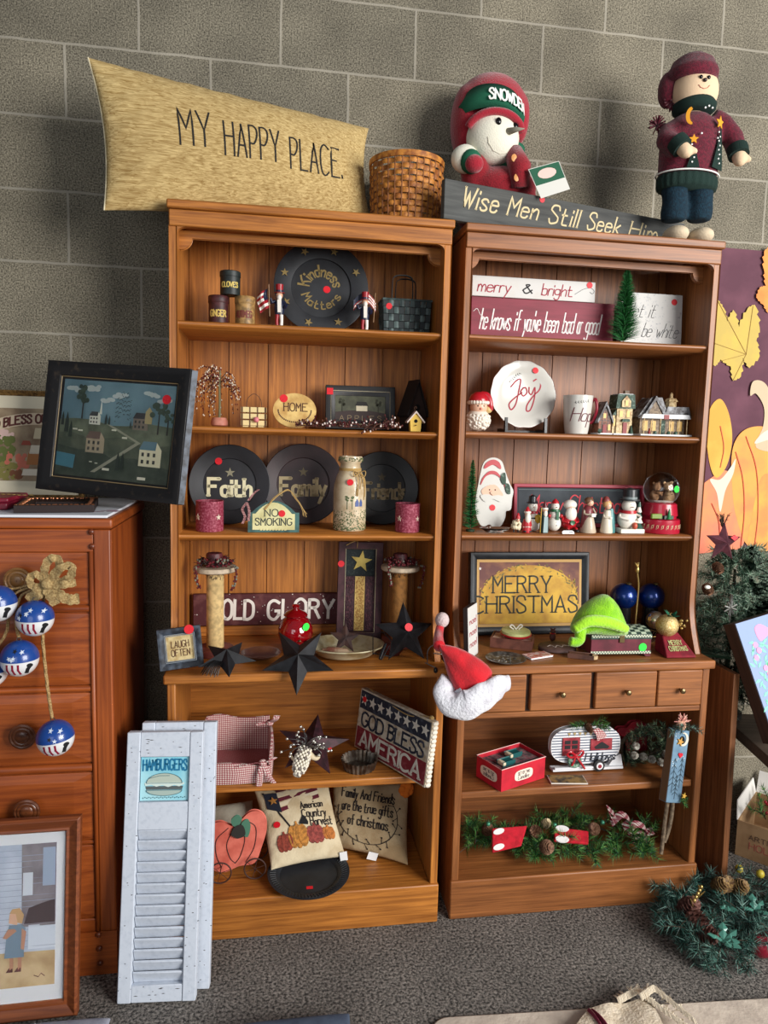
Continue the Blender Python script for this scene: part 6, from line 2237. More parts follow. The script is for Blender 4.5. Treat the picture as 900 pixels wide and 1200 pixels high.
def little_lamb(t,w,h):
 b=MB()
 for i in range(40):
  a,e=rnd.uniform(0,2*PI),rnd.uniform(-.8,1.2)
  b.ell((w*.34*math.cos(a)*math.cos(e),w*.26*math.sin(a)*math.cos(e),h*.34+h*.22*math.sin(e)),w*.14,w*.14,h*.11,7,5)
 b.build('woolly_body',G((220,208,176)),t,smooth=180)
 l=MB()
 for x in(-.2,.2):l.tube([(w*x,0,0),(w*x,0,h*.22)],w*.07,8)
 MB().tube([(-w*.2,0,0),(-w*.2,0,h*.22)],w*.07,8).build('leg',G(BLACKG),t)
 MB().tube([(w*.2,0,0),(w*.2,0,h*.22)],w*.07,8).build('leg',G(BLACKG),t)
 MB().ell((w*.05,-w*.28,h*.66),w*.17,w*.15,h*.13,12,8).build('head',G(SKING),t,smooth=180)
 MB().lathe([(w*.20,h*.70),(w*.20,h*.78),(w*.10,h*.95),(.001,h)],14,(w*.05,-w*.22,0),cap1=False).build('cap',G(RED),t,smooth=60)
 eyes(t,w*.05,-w*.43,h*.67)
def red_coat(t,w,h):
 MB().lathe([(w*.40,0),(w*.44,h*.08),(w*.40,h*.14),(w*.46,h*.30),(w*.34,h*.52),(.001,h*.54)],18,cap1=False,sxy=(1,.8)).build('coat',G(RED),t,smooth=50)
 MB().ell((0,-w*.22,h*.56),w*.28,w*.20,h*.20,14,10).build('beard',G(WHITE),t,smooth=180)
 MB().ell((0,-.002,h*.70),w*.26,w*.24,h*.13,14,10).build('head',G(SKING),t,smooth=180)
 MB().lathe([(w*.30,h*.76),(w*.26,h*.84),(w*.10,h*.97),(.001,h)],16,cap1=False).build('cap',G(RED),t,smooth=60)
 MB().lathe([(w*.27,h*.74),(w*.33,h*.76),(w*.33,h*.80),(w*.27,h*.82)],16,cap0=False,cap1=False).build('fur_trim',G(WHITE),t,smooth=60)
 for s in(-1,1):MB().ell((s*w*.22,-.004,h*.055),w*.20,w*.24,h*.05,10,8).build('boot',G(BLACKG),t,smooth=180)
 MB().tube([(-w*.40,-.004,h*.22),(0,-w*.40,h*.24),(w*.40,-.004,h*.22)],.0016,6).build('belt',G(WHITE),t)
 eyes(t,0,-w*.24,h*.72)
def yellow_pouch(t,w,h):
 MB().lathe([(w*.30,0),(w*.44,h*.06),(w*.46,h*.22),(w*.36,h*.40),(w*.28,h*.50),(.001,h*.52)],18,cap1=False).build('body',G(WHITE),t,smooth=60)
 MB().ell((w*.02,-.001,h*.66),w*.28,w*.26,h*.17,16,10).build('head',G(WHITE),t,smooth=180)
 MB().lathe([(w*.34,h*.76),(w*.34,h*.78),(w*.24,h*.80),(w*.22,h*.95),(.001,h)],16,cap1=False).build('hat',G(BLACKG),t,smooth=50)
 MB().lathe([(w*.26,h*.50),(w*.34,h*.48),(w*.32,h*.54),(w*.26,h*.55)],16,cap0=False,cap1=False).build('scarf',G(RED),t,smooth=60)
 MB().ell((w*.22,-w*.36,h*.34),w*.20,w*.14,h*.13,14,10).build('yellow_drum',G((224,182,50)),t,smooth=180)
 for s in(-1,1):MB().tube(catmull([(s*w*.34,0,h*.44),(s*w*.46,-w*.18,h*.36),(w*.20+s*w*.1,-w*.40,h*.36)],4),.0026,8).build('arm',G(BLACKG),t)
 eyes(t,0,-w*.25,h*.70)
 MB().tube([(0,-w*.26,h*.66),(0,-w*.42,h*.65)],[.0018,.0004],7).build('nose',G((214,120,40)),t)
def green_cloak(t,w,h):
 MB().lathe([(w*.40,0),(w*.42,h*.05),(w*.38,h*.35),(w*.30,h*.62),(w*.10,h*.72),(.001,h*.72)],18,cap1=False).build('cloak',G((34,66,66)),t,smooth=60)
 MB().prism([(-w*.20,h*.02),(w*.20,h*.02),(w*.16,h*.50),(-w*.16,h*.50)],-w*.44,-w*.30).build('apron',G((150,170,170)),t,bevel=.0006)
 MB().ell((0,-w*.10,h*.70),w*.24,w*.24,h*.08,14,10).build('head',G(SKING),t,smooth=180)
 MB().ell((0,-w*.22,h*.60),w*.20,w*.16,h*.13,12,8).build('beard',G(WHITE),t,smooth=180)
 MB().lathe([(w*.28,h*.74),(w*.22,h*.82),(w*.08,h*.96),(.001,h)],14,cap1=False).build('hood',G((90,30,36)),t,smooth=60)
 MB().lathe([(w*.30,h*.72),(w*.32,h*.76),(w*.26,h*.78)],14,cap0=False,cap1=False).build('fur_trim',G(WHITE),t,smooth=60)
 MB().tube([(-w*.42,-w*.2,0),(-w*.40,-w*.2,h*.78)],.0012,6).build('staff',G(GOLD),t)
 eyes(t,0,-w*.33,h*.71,.0009,.0025)
def scarf_snowman(t,w,h):
 MB().ell((0,0,h*.24),w*.46,w*.42,h*.24,18,12).build('lower_ball',G(WHITE),t,smooth=180)
 MB().ell((0,0,h*.52),w*.36,w*.34,h*.18,18,12).build('middle_ball',G(WHITE),t,smooth=180)
 MB().ell((0,-.001,h*.77),w*.28,w*.27,h*.15,18,12).build('head',G(WHITE),t,smooth=180)
 MB().lathe([(w*.24,h*.60),(w*.36,h*.61),(w*.34,h*.68),(w*.24,h*.69)],18,cap0=False,cap1=False).build('scarf',G(GREENG),t,smooth=60)
 MB().prism([(-w*.02,h*.38),(w*.14,h*.37),(w*.12,h*.63),(-w*.02,h*.63)],-w*.42,-w*.30).build('scarf_tail',G(GREENG),t,bevel=.0006)
 MB().lathe([(w*.25,h*.86),(w*.22,h*.92),(.002,h)],16,cap1=False).build('cap',G(RED),t,smooth=60)
 for s in(-1,1):MB().ell((s*w*.44,-w*.12,h*.48),w*.12,w*.12,h*.06,10,8).build('mitten',G(RED),t,smooth=180)
 for k in(.30,.20):MB().ell((0,-w*.43,h*k),.0013,.0012,.0013,7,5).build('button',G(BLACKG),t,smooth=180)
 MB().tube([(0,-w*.26,h*.76),(0,-w*.44,h*.75)],[.0018,.0004],7).build('nose',G((214,120,40)),t)
 eyes(t,0,-w*.26,h*.81)
def seated_beard(t,w,h):
 MB().ell((0,0,h*.30),w*.46,w*.38,h*.26,18,12).build('coat',G(RED),t,smooth=180)
 for s in(-1,1):
  MB().tube(catmull([(s*w*.18,-w*.2,h*.14),(s*w*.24,-w*.44,h*.12),(s*w*.26,-w*.50,h*.05)],4),.0042,10).build('leg',G(RED),t,smooth=180)
  MB().ell((s*w*.27,-w*.52,h*.05),w*.13,w*.16,h*.05,10,8).build('boot',G(BLACKG),t,smooth=180)
  MB().tube(catmull([(s*w*.38,0,h*.46),(s*w*.48,-w*.2,h*.34),(s*w*.18,-w*.40,h*.30)],4),.0038,10).build('arm',G(RED),t,smooth=180)
 MB().ell((0,-w*.20,h*.56),w*.34,w*.24,h*.24,16,12).build('beard',G(WHITE),t,smooth=180)
 MB().ell((0,-w*.08,h*.74),w*.26,w*.26,h*.13,14,10).build('head',G(SKING),t,smooth=180)
 MB().ell((0,w*.02,h*.84),w*.40,w*.34,h*.16,16,10).build('white_hair',G(WHITE),t,smooth=180)
 MB().lathe([(w*.08,-.001),(w*.14,-.0016),(w*.14,.0016),(w*.08,.001)],16,(0,-w*.46,h*.30),'y').build('green_wreath',G(GREENG),t)
 eyes(t,0,-w*.33,h*.74)
def carol_lady(t,w,h):
 MB().lathe([(w*.46,0),(w*.48,h*.03),(w*.36,h*.30),(w*.22,h*.56),(.001,h*.57)],20,cap1=False).build('skirt',G((186,170,148)),t,smooth=60)
 MB().lathe([(w*.40,h*.14),(w*.32,h*.40),(w*.30,h*.66),(w*.14,h*.76),(.001,h*.76)],20,(-w*.05,.003,0),cap1=False).build('cape',G((120,52,56)),t,smooth=60)
 MB().ell((w*.05,-.001,h*.84),w*.20,w*.20,h*.10,14,10).build('head',G(SKING),t,smooth=180)
 MB().ell((0,.003,h*.89),w*.28,w*.25,h*.11,14,10).build('hair',G((110,76,54)),t,smooth=180)
 MB().box(-w*.02,w*.24,-w*.46,-w*.34,h*.46,h*.56).build('song_book',G(WHITE),t,bevel=.0006)
 for s in(-1,1):MB().tube(catmull([(s*w*.24,0,h*.68),(s*w*.34,-w*.2,h*.54),(w*.11+s*w*.1,-w*.42,h*.52)],4),.0028,8).build('arm',G((186,170,148)),t)
 eyes(t,w*.05,-w*.20,h*.85,.0008,.0025)
def carol_pair(t,w,h):
 MB().lathe([(w*.34,0),(w*.36,h*.04),(w*.28,h*.34),(w*.18,h*.62),(.001,h*.63)],20,(-w*.10,-.003,0),cap1=False).build('white_gown',G((214,204,184)),t,smooth=60)
 MB().lathe([(w*.34,0),(w*.36,h*.03),(w*.28,h*.40),(w*.20,h*.66),(.001,h*.68)],20,(w*.14,.005,0),cap1=False).build('teal_gown',G((70,124,124)),t,smooth=60)
 MB().ell((-w*.06,-.003,h*.74),w*.19,w*.18,h*.10,14,10).build('head',G(SKING),t,smooth=180)
 MB().ell((-w*.10,.001,h*.79),w*.26,w*.22,h*.12,14,10).build('fair_hair',G((196,150,96)),t,smooth=180)
 MB().lathe([(w*.22,h*.84),(w*.22,h*.90),(w*.12,h*.98),(.001,h)],14,(-w*.14,.004,0),cap1=False).build('bonnet',G((130,60,56)),t,smooth=60)
 MB().tube(catmull([(-w*.24,0,h*.56),(-w*.34,-w*.2,h*.44),(-w*.04,-w*.34,h*.44)],4),.0028,8).build('arm',G((214,204,184)),t)
 MB().ell((-w*.02,-w*.34,h*.42),.005,.004,.004,10,8).build('muff',G(WHITE),t,smooth=180)
 eyes(t,-w*.06,-w*.21,h*.74,.0008,.0025)
def hat_snowman(t,w,h):
 MB().box(-w*.46,w*.46,-w*.34,w*.3,0,h*.10).build('snowy_base',G(WHITE),t,bevel=.002)
 MB().ell((-w*.08,0,h*.30),w*.36,w*.30,h*.22,18,12).build('lower_ball',G(WHITE),t,smooth=180)
 MB().ell((-w*.04,-.001,h*.60),w*.26,w*.24,h*.16,18,12).build('head',G(WHITE),t,smooth=180)
 MB().lathe([(w*.22,h*.42),(w*.30,h*.44),(w*.28,h*.50),(w*.22,h*.50)],18,(-w*.05,0,0),cap0=False,cap1=False).build('scarf',G(RED),t,smooth=60)
 MB().lathe([(w*.36,h*.72),(w*.36,h*.745),(w*.25,h*.75),(w*.24,h*.96),(.001,h)],20,(0,.002,0),cap1=False).build('top_hat',G((44,48,50)),t,smooth=40)
 MB().lathe([(w*.26,h*.75),(w*.26,h*.80)],20,(0,.002,0),cap0=False,cap1=False).build('hat_band',G((120,130,130)),t)
 tr=MB()
 for k in range(5):
  tr.k=k%2
  tr.lathe([(w*(.19-.03*k),h*(.10+.12*k)),(w*(.19-.03*k)*.5,h*(.21+.12*k))],12,(w*.36,-.002,0))
 tr.build('striped_tree',[G((36,76,62)),G(WHITE)],t)
 MB().ell((w*.08,-w*.30,h*.17),w*.10,w*.10,h*.08,10,8).build('red_bird',G((190,84,60)),t,smooth=180)
 for s in(-1,1):MB().tube(catmull([(-w*.05+s*w*.28,0,h*.42),(-w*.05+s*w*.40,-w*.18,h*.36),(s*w*.16,-w*.32,h*.30)],4),.0034,8).build('arm',G(WHITE),t)
 eyes(t,-w*.04,-w*.24,h*.63)
 MB().tube([(-w*.04,-w*.24,h*.59),(-w*.03,-w*.42,h*.58)],[.0020,.0004],7).build('nose',G((214,120,40)),t)
figure('tiny cream lamb figurine in a red cap, beside the glass dish',604,598,611,601,-.262,little_lamb)
figure('small red coated figurine with a white beard beside the lamb',616,611,623,594,-.268,red_coat)
figure('snowman figurine with a yellow drum, behind the small red coated one',622,613,632,580,-.222,yellow_pouch)
figure('slim teal cloaked figurine with a staff between two snowmen',637,631,643,587,-.265,green_cloak)
figure('white snowman figurine with a green scarf and a red cap',648,641,657,585,-.235,scarf_snowman)
figure('seated red figurine with thick white hair and beard',667,657,676,586,-.235,seated_beard)
figure('woman figurine in a maroon cape holding a white book',688,679,698,583,-.258,carol_lady)
figure('pair figurine in white and teal gowns',711,702,721,582,-.262,carol_pair)
figure('snowman figurine in a dark top hat beside a striped tree',736,721,751,572,-.255,hat_snowman)
def little_tag():
 Y=-.296
 xc=sx(666,Y,R3)
 t=thing('paper_tag','small white paper tag lying on the shelf edge before the figurines','tag',(xc,Y,R3),0,-.5)
 w=sx(673,Y,R3)-sx(659,Y,R3)
 MB().prism([(-w/2,0),(w/2,0),(w/2,.007),(w*.35,.011),(-w*.35,.011),(-w/2,.007)],-.001,0).build('card',mat('white_tag',(226,226,226),.8),t)
 MB().ribbon([(w*.1,.006),(w*.38,.006)],.0012,flat(-.001)).build('scribble',mat('black_script',(34,32,34),.7),t)
little_tag()
def snow_globe():
 Y=-.235
 xc,w,h=span(750,793,559,Y,R3)
 t=thing('snow_globe','glass snow globe with bears inside on a red drum base','snow globe',(xc,Y,R3))
 r=w/2
 red=mat('globe_red',(168,24,48),.3,coat=.4)
 MB().lathe([(r*.98,0),(r,.003),(r*.98,h*.24),(r*.90,h*.26),(.001,h*.26)],40,cap1=False).build('base',red,t,smooth=40)
 MB().lathe([(r*.80,h*.26),(r*.80,h*.30),(r*.86,h*.31),(r*.78,h*.52),(r*.66,h*.54),(.001,h*.54)],36,cap1=False).build('upper_base',red,t,smooth=40)
 sc=MB()
 f=cyl_map(r*.99)
 for i in range(12):
  x=-r*1.3+r*2.6*i/11
  sc.ribbon([(p.x,p.y)for p in catmull([(x-.003,h*.08),(x-.001,h*.15),(x+.003,h*.13),(x+.001,h*.09),(x+.004,h*.16)],3)],.0010,f)
 sc.build('gold_scrollwork',mat('scroll_gold',(212,190,150),.4),t)
 tr=MB()
 for a in(-.5,-.2,.1):
  tr.box(r*.9*math.sin(a)-.007,r*.9*math.sin(a)+.007,-r*.9*math.cos(a)-.004,-r*.9*math.cos(a)+.004,h*.262,h*.33)
 tr.build('train',mat('train_dark',(40,54,42),.4),t,bevel=.001)
 fr=MB()
 for k in range(3):fr.lathe([(.0085-.002*k,h*(.27+.05*k)),(.002,h*(.35+.05*k))],12,(-r*.05,-r*.95,0))
 fr.build('fir_tree',mat('globe_green',(40,118,66),.4),t)
 MB().box(-r*.9,-r*.35,-r*.86,-r*.72,h*.27,h*.36).build('green_sleigh',mat('globe_olive',(110,130,40),.4),t,bevel=.002)
 gz=h*.54+r*.72
 gl=MB()
 gl.ell((0,0,gz-.004),r*.86,r*.86,r*.86,36,24)
 gl.build('glass_ball',mat('clear_glass',(240,244,244),.03,trans=1),t,smooth=180)
 for s,c in((-1,(150,106,72)),(1,(196,158,118))):
  b=MB()
  b.ell((s*r*.28,0,gz-r*.34),r*.18,r*.17,r*.24,14,10)
  b.ell((s*r*.22,-r*.05,gz+r*.02),r*.16,r*.16,r*.16,14,10)
  for e in(-1,1):b.ell((s*r*.22+e*r*.12,0,gz+r*.15),r*.06,r*.04,r*.06,8,6)
  b.tube([(s*r*.30,-r*.12,gz-r*.18),(s*r*.08,-r*.26,gz-r*.24)],r*.08,8)
  b.build('bear',mat('bear_%d'%c[0],c,.8,bump=.5,bscale=300),t,smooth=180,label='brown bear' if s<0 else 'tan bear')
 MB().lathe([(r*.5,gz-r*.66),(r*.55,gz-r*.56),(.001,gz-r*.52)],24,cap1=False).build('snow',G(WHITE),t,smooth=60)
 sticker(t,sph_map((0,0,gz-.004),r*.875),r*.34,r*.06,.0105,GREEN_DOT)
snow_globe()
# ================================================================ right bookcase, desk
RDESK=.758
def christmas_picture():
 Y=-.10
 # leans back against the boards, its left end behind the upright
 x1=sx(688,Y,RDESK+.1)
 x0=x1-.405
 H=at(620,645,Y+.03).z-RDESK-.004
 t=thing('framed_sign','large black framed picture reading MERRY CHRISTMAS in a gold wreath','picture',((x0+x1)/2,Y,RDESK),0,-.11)
 w=x1-x0
 frame_mb(w,H,.030,.026).build('frame',mat('black_frame_blue',(34,38,44),.4,spot=(20,22,26),amt=.4,scale=30),t,bevel=.002)
 m=mat('gold_print',(206,164,62),.7,spot=(170,124,50),amt=.35,scale=16)
 a=w/2-.024
 o=MB().box(-a,a,-.018,-.006,.024,H-.024).build('print',mat('print_edge_tan',(196,156,96),.7),t)
 f=flat(-.018)
 MB().patch([(-a+.008,.033),(a-.008,.033),(a-.008,H-.033),(-a+.008,H-.033)],f,.0006).build('plum_ground',mat('print_plum',(104,66,62),.7,spot=(140,96,72),amt=.4,scale=20),o)
 cx,cz=.0,H*.44
 f=flat(-.0186)
 el=[]
 for i in range(48):
  an=2*PI*i/48
  x,z=cx+w*.41*math.cos(an),cz+H*.40*math.sin(an)
  el.append((max(-a+.009,min(a-.009,x)),max(.034,min(H-.034,z))))
 MB().patch(el,f,.0006).build('gold_ground',m,o)
 MB().patch([(-a+.009,.034),(a-.009,.034),(a-.009,H*.36),(-a+.009,H*.36)],flat(-.0186),.0005).build('gold_ground_foot',m,o)
 lf=MB()
 f=flat(-.0192)
 for i in range(150):
  an=-.25+(PI+.5)*rnd.random()
  k=rnd.uniform(.90,1.06)
  x,z=cx+w*.40*k*math.cos(an),cz+H*.40*k*math.sin(an)
  b=an+PI/2+rnd.uniform(-.9,.9)
  L=rnd.uniform(.008,.014)
  if abs(x)<a-.012 and .04<z<H-.042:
   lf.k=rnd.choice((0,0,1))
   lf.patch([(x,z),(x+L*.5*math.cos(b+.35),z+L*.5*math.sin(b+.35)),(x+L*math.cos(b),z+L*math.sin(b)),(x+L*.5*math.cos(b-.35),z+L*.5*math.sin(b-.35))],f,.0005)
 lf.build('painted_leaves',[mat('leaf_ochre',(178,146,66),.7),mat('leaf_olive',(104,100,60),.7)],o,kind='stuff')
 l=MB()
 lx=lambda u:sx(u,Y+.02,RDESK+.15)-(x0+x1)/2
 text(l,'MERRY',f,lx(609),H*.605,H*.20,lx(642)-lx(575),.10,0,gap=1.8,serif=1.0)
 text(l,'CHRISTMAS',f,lx(613),H*.36,H*.20,lx(672)-lx(551),.10,0,gap=1.8,serif=1.0)
 l.build('lettering',mat('print_dark_green',(44,48,40),.7),o)
 s=MB().patch(star(.006,(lx(560),H*.80)),f)
 s.build('painted_star',mat('white_script',(230,224,220),.7),o)
christmas_picture()
def white_card():
 Y=-.31
 A=Vector((sx(549,-.37,RDESK),-.37,RDESK));B=Vector((sx(556.5,-.27,RDESK),-.30,RDESK))
 ang=math.atan2(B.y-A.y,B.x-A.x)
 L=(B-A).length
 H=at(543,714,-.37).z-RDESK
 t=thing('wooden_block_sign','narrow white lettered block seen edge on at the left end of the right desk','sign',(A+B)/2,ang,-.06)
 MB().box(-L/2,L/2,0,.014,0,H).build('block',mat('dark_block',(40,30,28),.7),t,bevel=.001)
 MB().patch([(-L/2,0),(L/2,0),(L/2,H),(-L/2,H)],flat(0),.0008).build('white_face',mat('white_plank',(226,224,220),.7),t)
 l=MB()
 for k in range(3):text(l,'noel',flat(-.001),0,H*(.72-.22*k),H*.12,L*.7,.09,.1)
 l.build('red_script',SCRIPT_RED,t)
white_card()
def pewter_plate():
 P=atz(582,767,RDESK)
 r=.058
 t=thing('pewter_plate','round embossed pewter plate at the front of the right desk','plate',(P.x+.008,-.375,RDESK))
 m=mat('pewter',(150,150,146),.35,.8,spot=(96,94,88),amt=.5,scale=60)
 MB().lathe([(r*.7,0),(r*.97,.007),(r,.008),(r*.97,.0095),(r*.80,.006),(r*.74,.0035),(.001,.0035)],48,cap1=False).build('dish',m,t,smooth=40)
 e=MB()
 for i in range(22):
  a,k=rnd.uniform(0,2*PI),rnd.uniform(.1,.62)
  e.ell((r*k*math.cos(a),r*k*math.sin(a),.0036),.006,.003,.0016,8,5)
 e.build('embossing',m,t,kind='stuff')
pewter_plate()
def desk_stack():
# open brown box of coasters with a cookie tin lid on it, a red and white booklet in front
 z=RDESK
 P=atz(606,762,z)
 t=thing('shallow_box','shallow brown wooden box under a red rimmed dish','box',(P.x,P.y+.045,z),-.45)
 w,d,h=.125,.085,.030
 br=mat('brown_box',(112,66,52),.6,spot=(84,46,36),scale=40)
 m=MB()
 m.box(-w/2,w/2,-d/2,-d/2+.004,0,h);m.box(-w/2,w/2,d/2-.004,d/2,0,h)
 m.box(-w/2,-w/2+.004,-d/2+.004,d/2-.004,0,h);m.box(w/2-.004,w/2,-d/2+.004,d/2-.004,0,h)
 m.box(-w/2+.004,w/2-.004,-d/2+.004,d/2-.004,0,.004)
 m.build('box_sides',br,t)
 MB().box(-w/2+.005,w/2-.005,-d/2+.005,d/2-.005,.005,h-.003).build('coasters',mat('coaster_rose',(170,110,96),.7,spot=(206,180,160),amt=.4,scale=40),t)
 D=thing('cookie_dish','pale green round dish with a red rim and a white bow, on the brown box','dish',(P.x+.010,P.y+.047,z+h+.0005),0,.05)
 r=.048
 MB().lathe([(r*.8,0),(r*.98,.005),(r,.009),(r*.94,.010),(.001,.010)],40,cap1=False).build('red_rim',mat('glaze_red',(176,22,36),.3),D,smooth=40)
 MB().lathe([(r*.93,.0102),(r*.92,.017),(r*.80,.019),(.001,.019)],40,cap1=False).build('green_top',mat('pale_green',(196,200,136),.5,spot=(170,176,110),scale=30),D,smooth=40)
 b=MB()
 for s in(-1,1):b.tube(catmull([(0,0,.020),(s*.012,0,.034),(s*.020,0,.030),(s*.008,0,.020)],5),.0022,6)
 b.build('bow',mat('white_ribbon',(214,206,192),.7),D)
 P2=atz(624,768,z)
 k=thing('greeting_booklet','red and white printed booklet leaning on the shallow box','booklet',(P2.x+.012,P2.y-.018,z),.32)
 MB().box(-.040,.040,-.016,.026,0,.004).build('pages',mat('white_tag',(226,226,226),.8),k)
 MB().box(-.041,.041,-.017,.0265,.0042,.0055).build('cover',mat('booklet_rose',(196,116,106),.6,spot=(230,210,200),amt=.4,scale=90),k)
 l=MB()
 text(l,'JOY TO ALL',lambda x,y,h:(x,y-.0,.0055+h),0,.006,.020,.066,.12)
 l=MB()
 for i in range(10):l.add([(-.034+.007*i,-.010,.0057),(-.030+.007*i,-.010,.0057),(-.030+.007*i,.000,.0057),(-.034+.007*i,.000,.0057)],[(0,1,2,3)])
 l.build('print_marks',mat('glaze_red',(176,22,36),.3),k)
desk_stack()
def boards():
 z=RDESK
 P=atz(667,764,z)
 t=thing('serving_board','round dark wooden board with pale script lying by the green hat','board',(P.x-.026,P.y+.03,z),.1)
 m=mat('dark_board',(92,70,66),.6,spot=(66,48,46),amt=.4,scale=30)
 MB().lathe([(.052,0),(.056,.002),(.056,.008),(.053,.010),(.001,.010)],44,cap1=False,sxy=(1.05,.9)).build('disc',m,t,smooth=40)
 l=MB()
 l.ribbon([(p.x,p.y)for p in catmull([(-.035,.004),(-.02,.014),(-.014,-.006),(0,.01),(.008,-.006),(.02,.008),(.034,-.002)],5)],.0022,lambda x,y,h:(x,y-.008,.010+h))
 l.build('script',mat('pale_script',(190,178,168),.7),t)
 P=atz(690,772,z)
 k=thing('paddle_board','small brown wooden paddle with a pale tip at the desk edge by the chest','board',(P.x-.018,P.y+.004,z+.002),-.45)
 MB().prism([(-.040,0),(.030,0),(.030,.010),(-.040,.010)],-.013,.013).build('blade',mat('brown_paddle',(96,62,50),.6,spot=(70,44,36),scale=40),k,bevel=.002)
 MB().lathe([(.013,0),(.013,.010)],24,(.030,0,0)).build('tip',mat('pale_wood_tip',(188,160,120),.6),k,bevel=.001)
 P=at(647,757,-.20)
 f=thing('bear_figurine','tiny brown bear figurine under the gold and black picture','figurine',(P.x,-.20,z))
 b=MB();brn=mat('bear_dark',(92,52,44),.7)
 b.ell((0,0,.014),.010,.009,.014,12,8);b.ell((0,-.002,.033),.008,.008,.008,12,8)
 for s in(-1,1):b.ell((s*.006,0,.041),.003,.002,.003,8,6)
 b.build('body',brn,f,smooth=180)
 MB().lathe([(.007,.024),(.010,.026),(.007,.028)],12,cap0=False,cap1=False).build('scarf',mat('glaze_red',(176,22,36),.3),f)
boards()
def chest():
 z=RDESK
 Y=-.318
 x0,x1=sx(693,Y-.05,z),sx(762,Y-.05,z)
 w=x1-x0
 d=.10
 t=thing('painted_chest','small maroon and dark green chest with checkered edges','box',((x0+x1)/2,Y,z),-.03)
 H=at(727,744,Y-d/2).z-z
 mar=mat('chest_maroon',(104,34,48),.6,spot=(82,24,36),scale=30)
 grn=mat('chest_green',(46,66,56),.6,spot=(30,48,42),scale=30)
 chk=mat('chest_cream',(214,212,190),.6)
 fh=.008
 b=MB().box(-w/2,w/2,-d/2,d/2,fh,fh+H*.66)
 b.build('body',mar,t,bevel=.001)
 for sx_ in(-1,1):
  for sy in(-1,1):
   MB().prism([(sx_*w/2,0),(sx_*w/2,fh),(sx_*(w/2-.022),fh),(sx_*(w/2-.014),0)],sy*d/2-(.01 if sy>0 else 0),sy*d/2+(.01 if sy<0 else 0)).build('foot',mar,t)
 lid=MB()
 z0=fh+H*.67
 rings=[]
 for i in range(9):
  a=PI*i/8
  rings.append((-(d/2+.001)*math.cos(a),z0+H*.14+.016*math.sin(a)))
 prof=[(-(d/2+.001),z0)]+rings+[((d/2+.001),z0)]
 n=len(prof)
 lid.add([(-w/2-.001,y,q)for y,q in prof]+[(w/2+.001,y,q)for y,q in prof],[tuple(range(n)),tuple(range(2*n-1,n-1,-1))]+[(i,(i+1)%n,n+(i+1)%n,n+i)for i in range(n)])
 o=lid.build('lid',grn,t,smooth=60)
 c=MB()
 for zz,k in((fh+.001,22),(z0+H*.14-.004,22)):
  yy=-d/2-(.0015 if zz>H*.5 else 0)
  c.box(-w/2,w/2,yy-.0009,yy,zz,zz+.008)
 c.build('cream_band',chk,t)
 c=MB()
 for zz,k in((fh+.001,22),(z0+H*.14-.004,22)):
  yy=-d/2-(.0015 if zz>H*.5 else 0)-.0009
  for i in range(44):
   x=-w/2+w*(i+.0)/44
   c.box(x,x+w/44,yy-.0004,yy,zz+(.004 if i%2 else .0),zz+(.008 if i%2 else .004))
 c.build('check_pattern',mat('chest_check_green',(96,120,104),.6),t)
 c=MB()
 for i in range(8):
  a0,a1=PI*(.10+.8*i/8),PI*(.10+.8*(i+1)/8)
  def q(x,a):return(x,-(d/2+.002)*math.cos(a),z0+H*.14+.0172*math.sin(a))
  for j in range(12):
   if(i+j)%2:continue
   xa,xb=-w/2+w*j/12,-w/2+w*(j+1)/12
   c.add([q(xa,a0),q(xb,a0),q(xb,a1),q(xa,a1)],[(0,1,2,3)])
 c.build('lid_checks',mat('chest_sage',(176,190,166),.6),o)
 br=mat('dull_brass',(122,104,74),.35,.9)
 MB().box(-.008,.008,-d/2-.004,-d/2,z0-.010,z0+.012).build('clasp',br,t,bevel=.001)
 sticker(t,flat(-d/2),w*.36,fh+H*.30,.0125,GREEN_DOT)
 # the green hat thrown over it
 loc=Vector((sx(700,Y-.02,z),Y-.02,z+H+fh+.006))
 qh=rel(loc)
 g=mat('lime_plush',(150,214,20),.95,spot=(126,190,10),amt=.5,scale=50,bump=.9,bscale=260,sheen=.5)
 h=thing('plush_hat','lime green plush stocking hat draped over the checkered chest','hat',loc)
 m=MB()
 ring=[(670,741),(676,722),(690,706),(709,697),(720,706),(728,722),(733,741),(715,744),(690,742)]
 P=[qh(u,v,-.02)for u,v in ring]
 c0=qh(704,726,-.02)
 rows=[]
 for k,s in((0,.02),(.35,.70),(.8,.97),(1,1)):
  rows.append(k)
 front=[]
 n=len(P)
 Pc=catmull(P,4,True)
 for f,dy in((1,0),(.96,-.022),(.75,-.040),(.40,-.050),(.02,-.053)):
  front.append([c0+(p-c0)*f+Vector((0,dy,0))for p in Pc])
 back=[[c0+(p-c0)*f+Vector((0,dy,0))for p in Pc]for f,dy in((.02,.045),(.4,.042),(.75,.034),(.96,.018))]
 m.loft(back+front)
 m.build('crown',g,h,smooth=180)
 bd=MB()
 bp=[qh(673,738,-.075),qh(688,729,-.082),qh(706,729,-.082),qh(722,733,-.08),qh(733,738,-.072)]
 bd.tube(catmull(bp,6),[.014+.004*math.sin(PI*i/24)for i in range(25)],12)
 bd.build('fleece_brim',mat('lime_fleece',(164,224,40),.95,bump=1.0,bscale=160,sheen=.5),h,smooth=180)
 tl=MB()
 tp=[qh(682,730,-.045),qh(680,742,-.07),qh(679,750,-.075),qh(674,753,-.08),qh(668,752,-.08)]
 T=catmull(tp,5)
 tl.tube(T,[.017-.004*i/(len(T)-1)for i in range(len(T))],12)
 tl.build('tail',g,h,smooth=180)
chest()
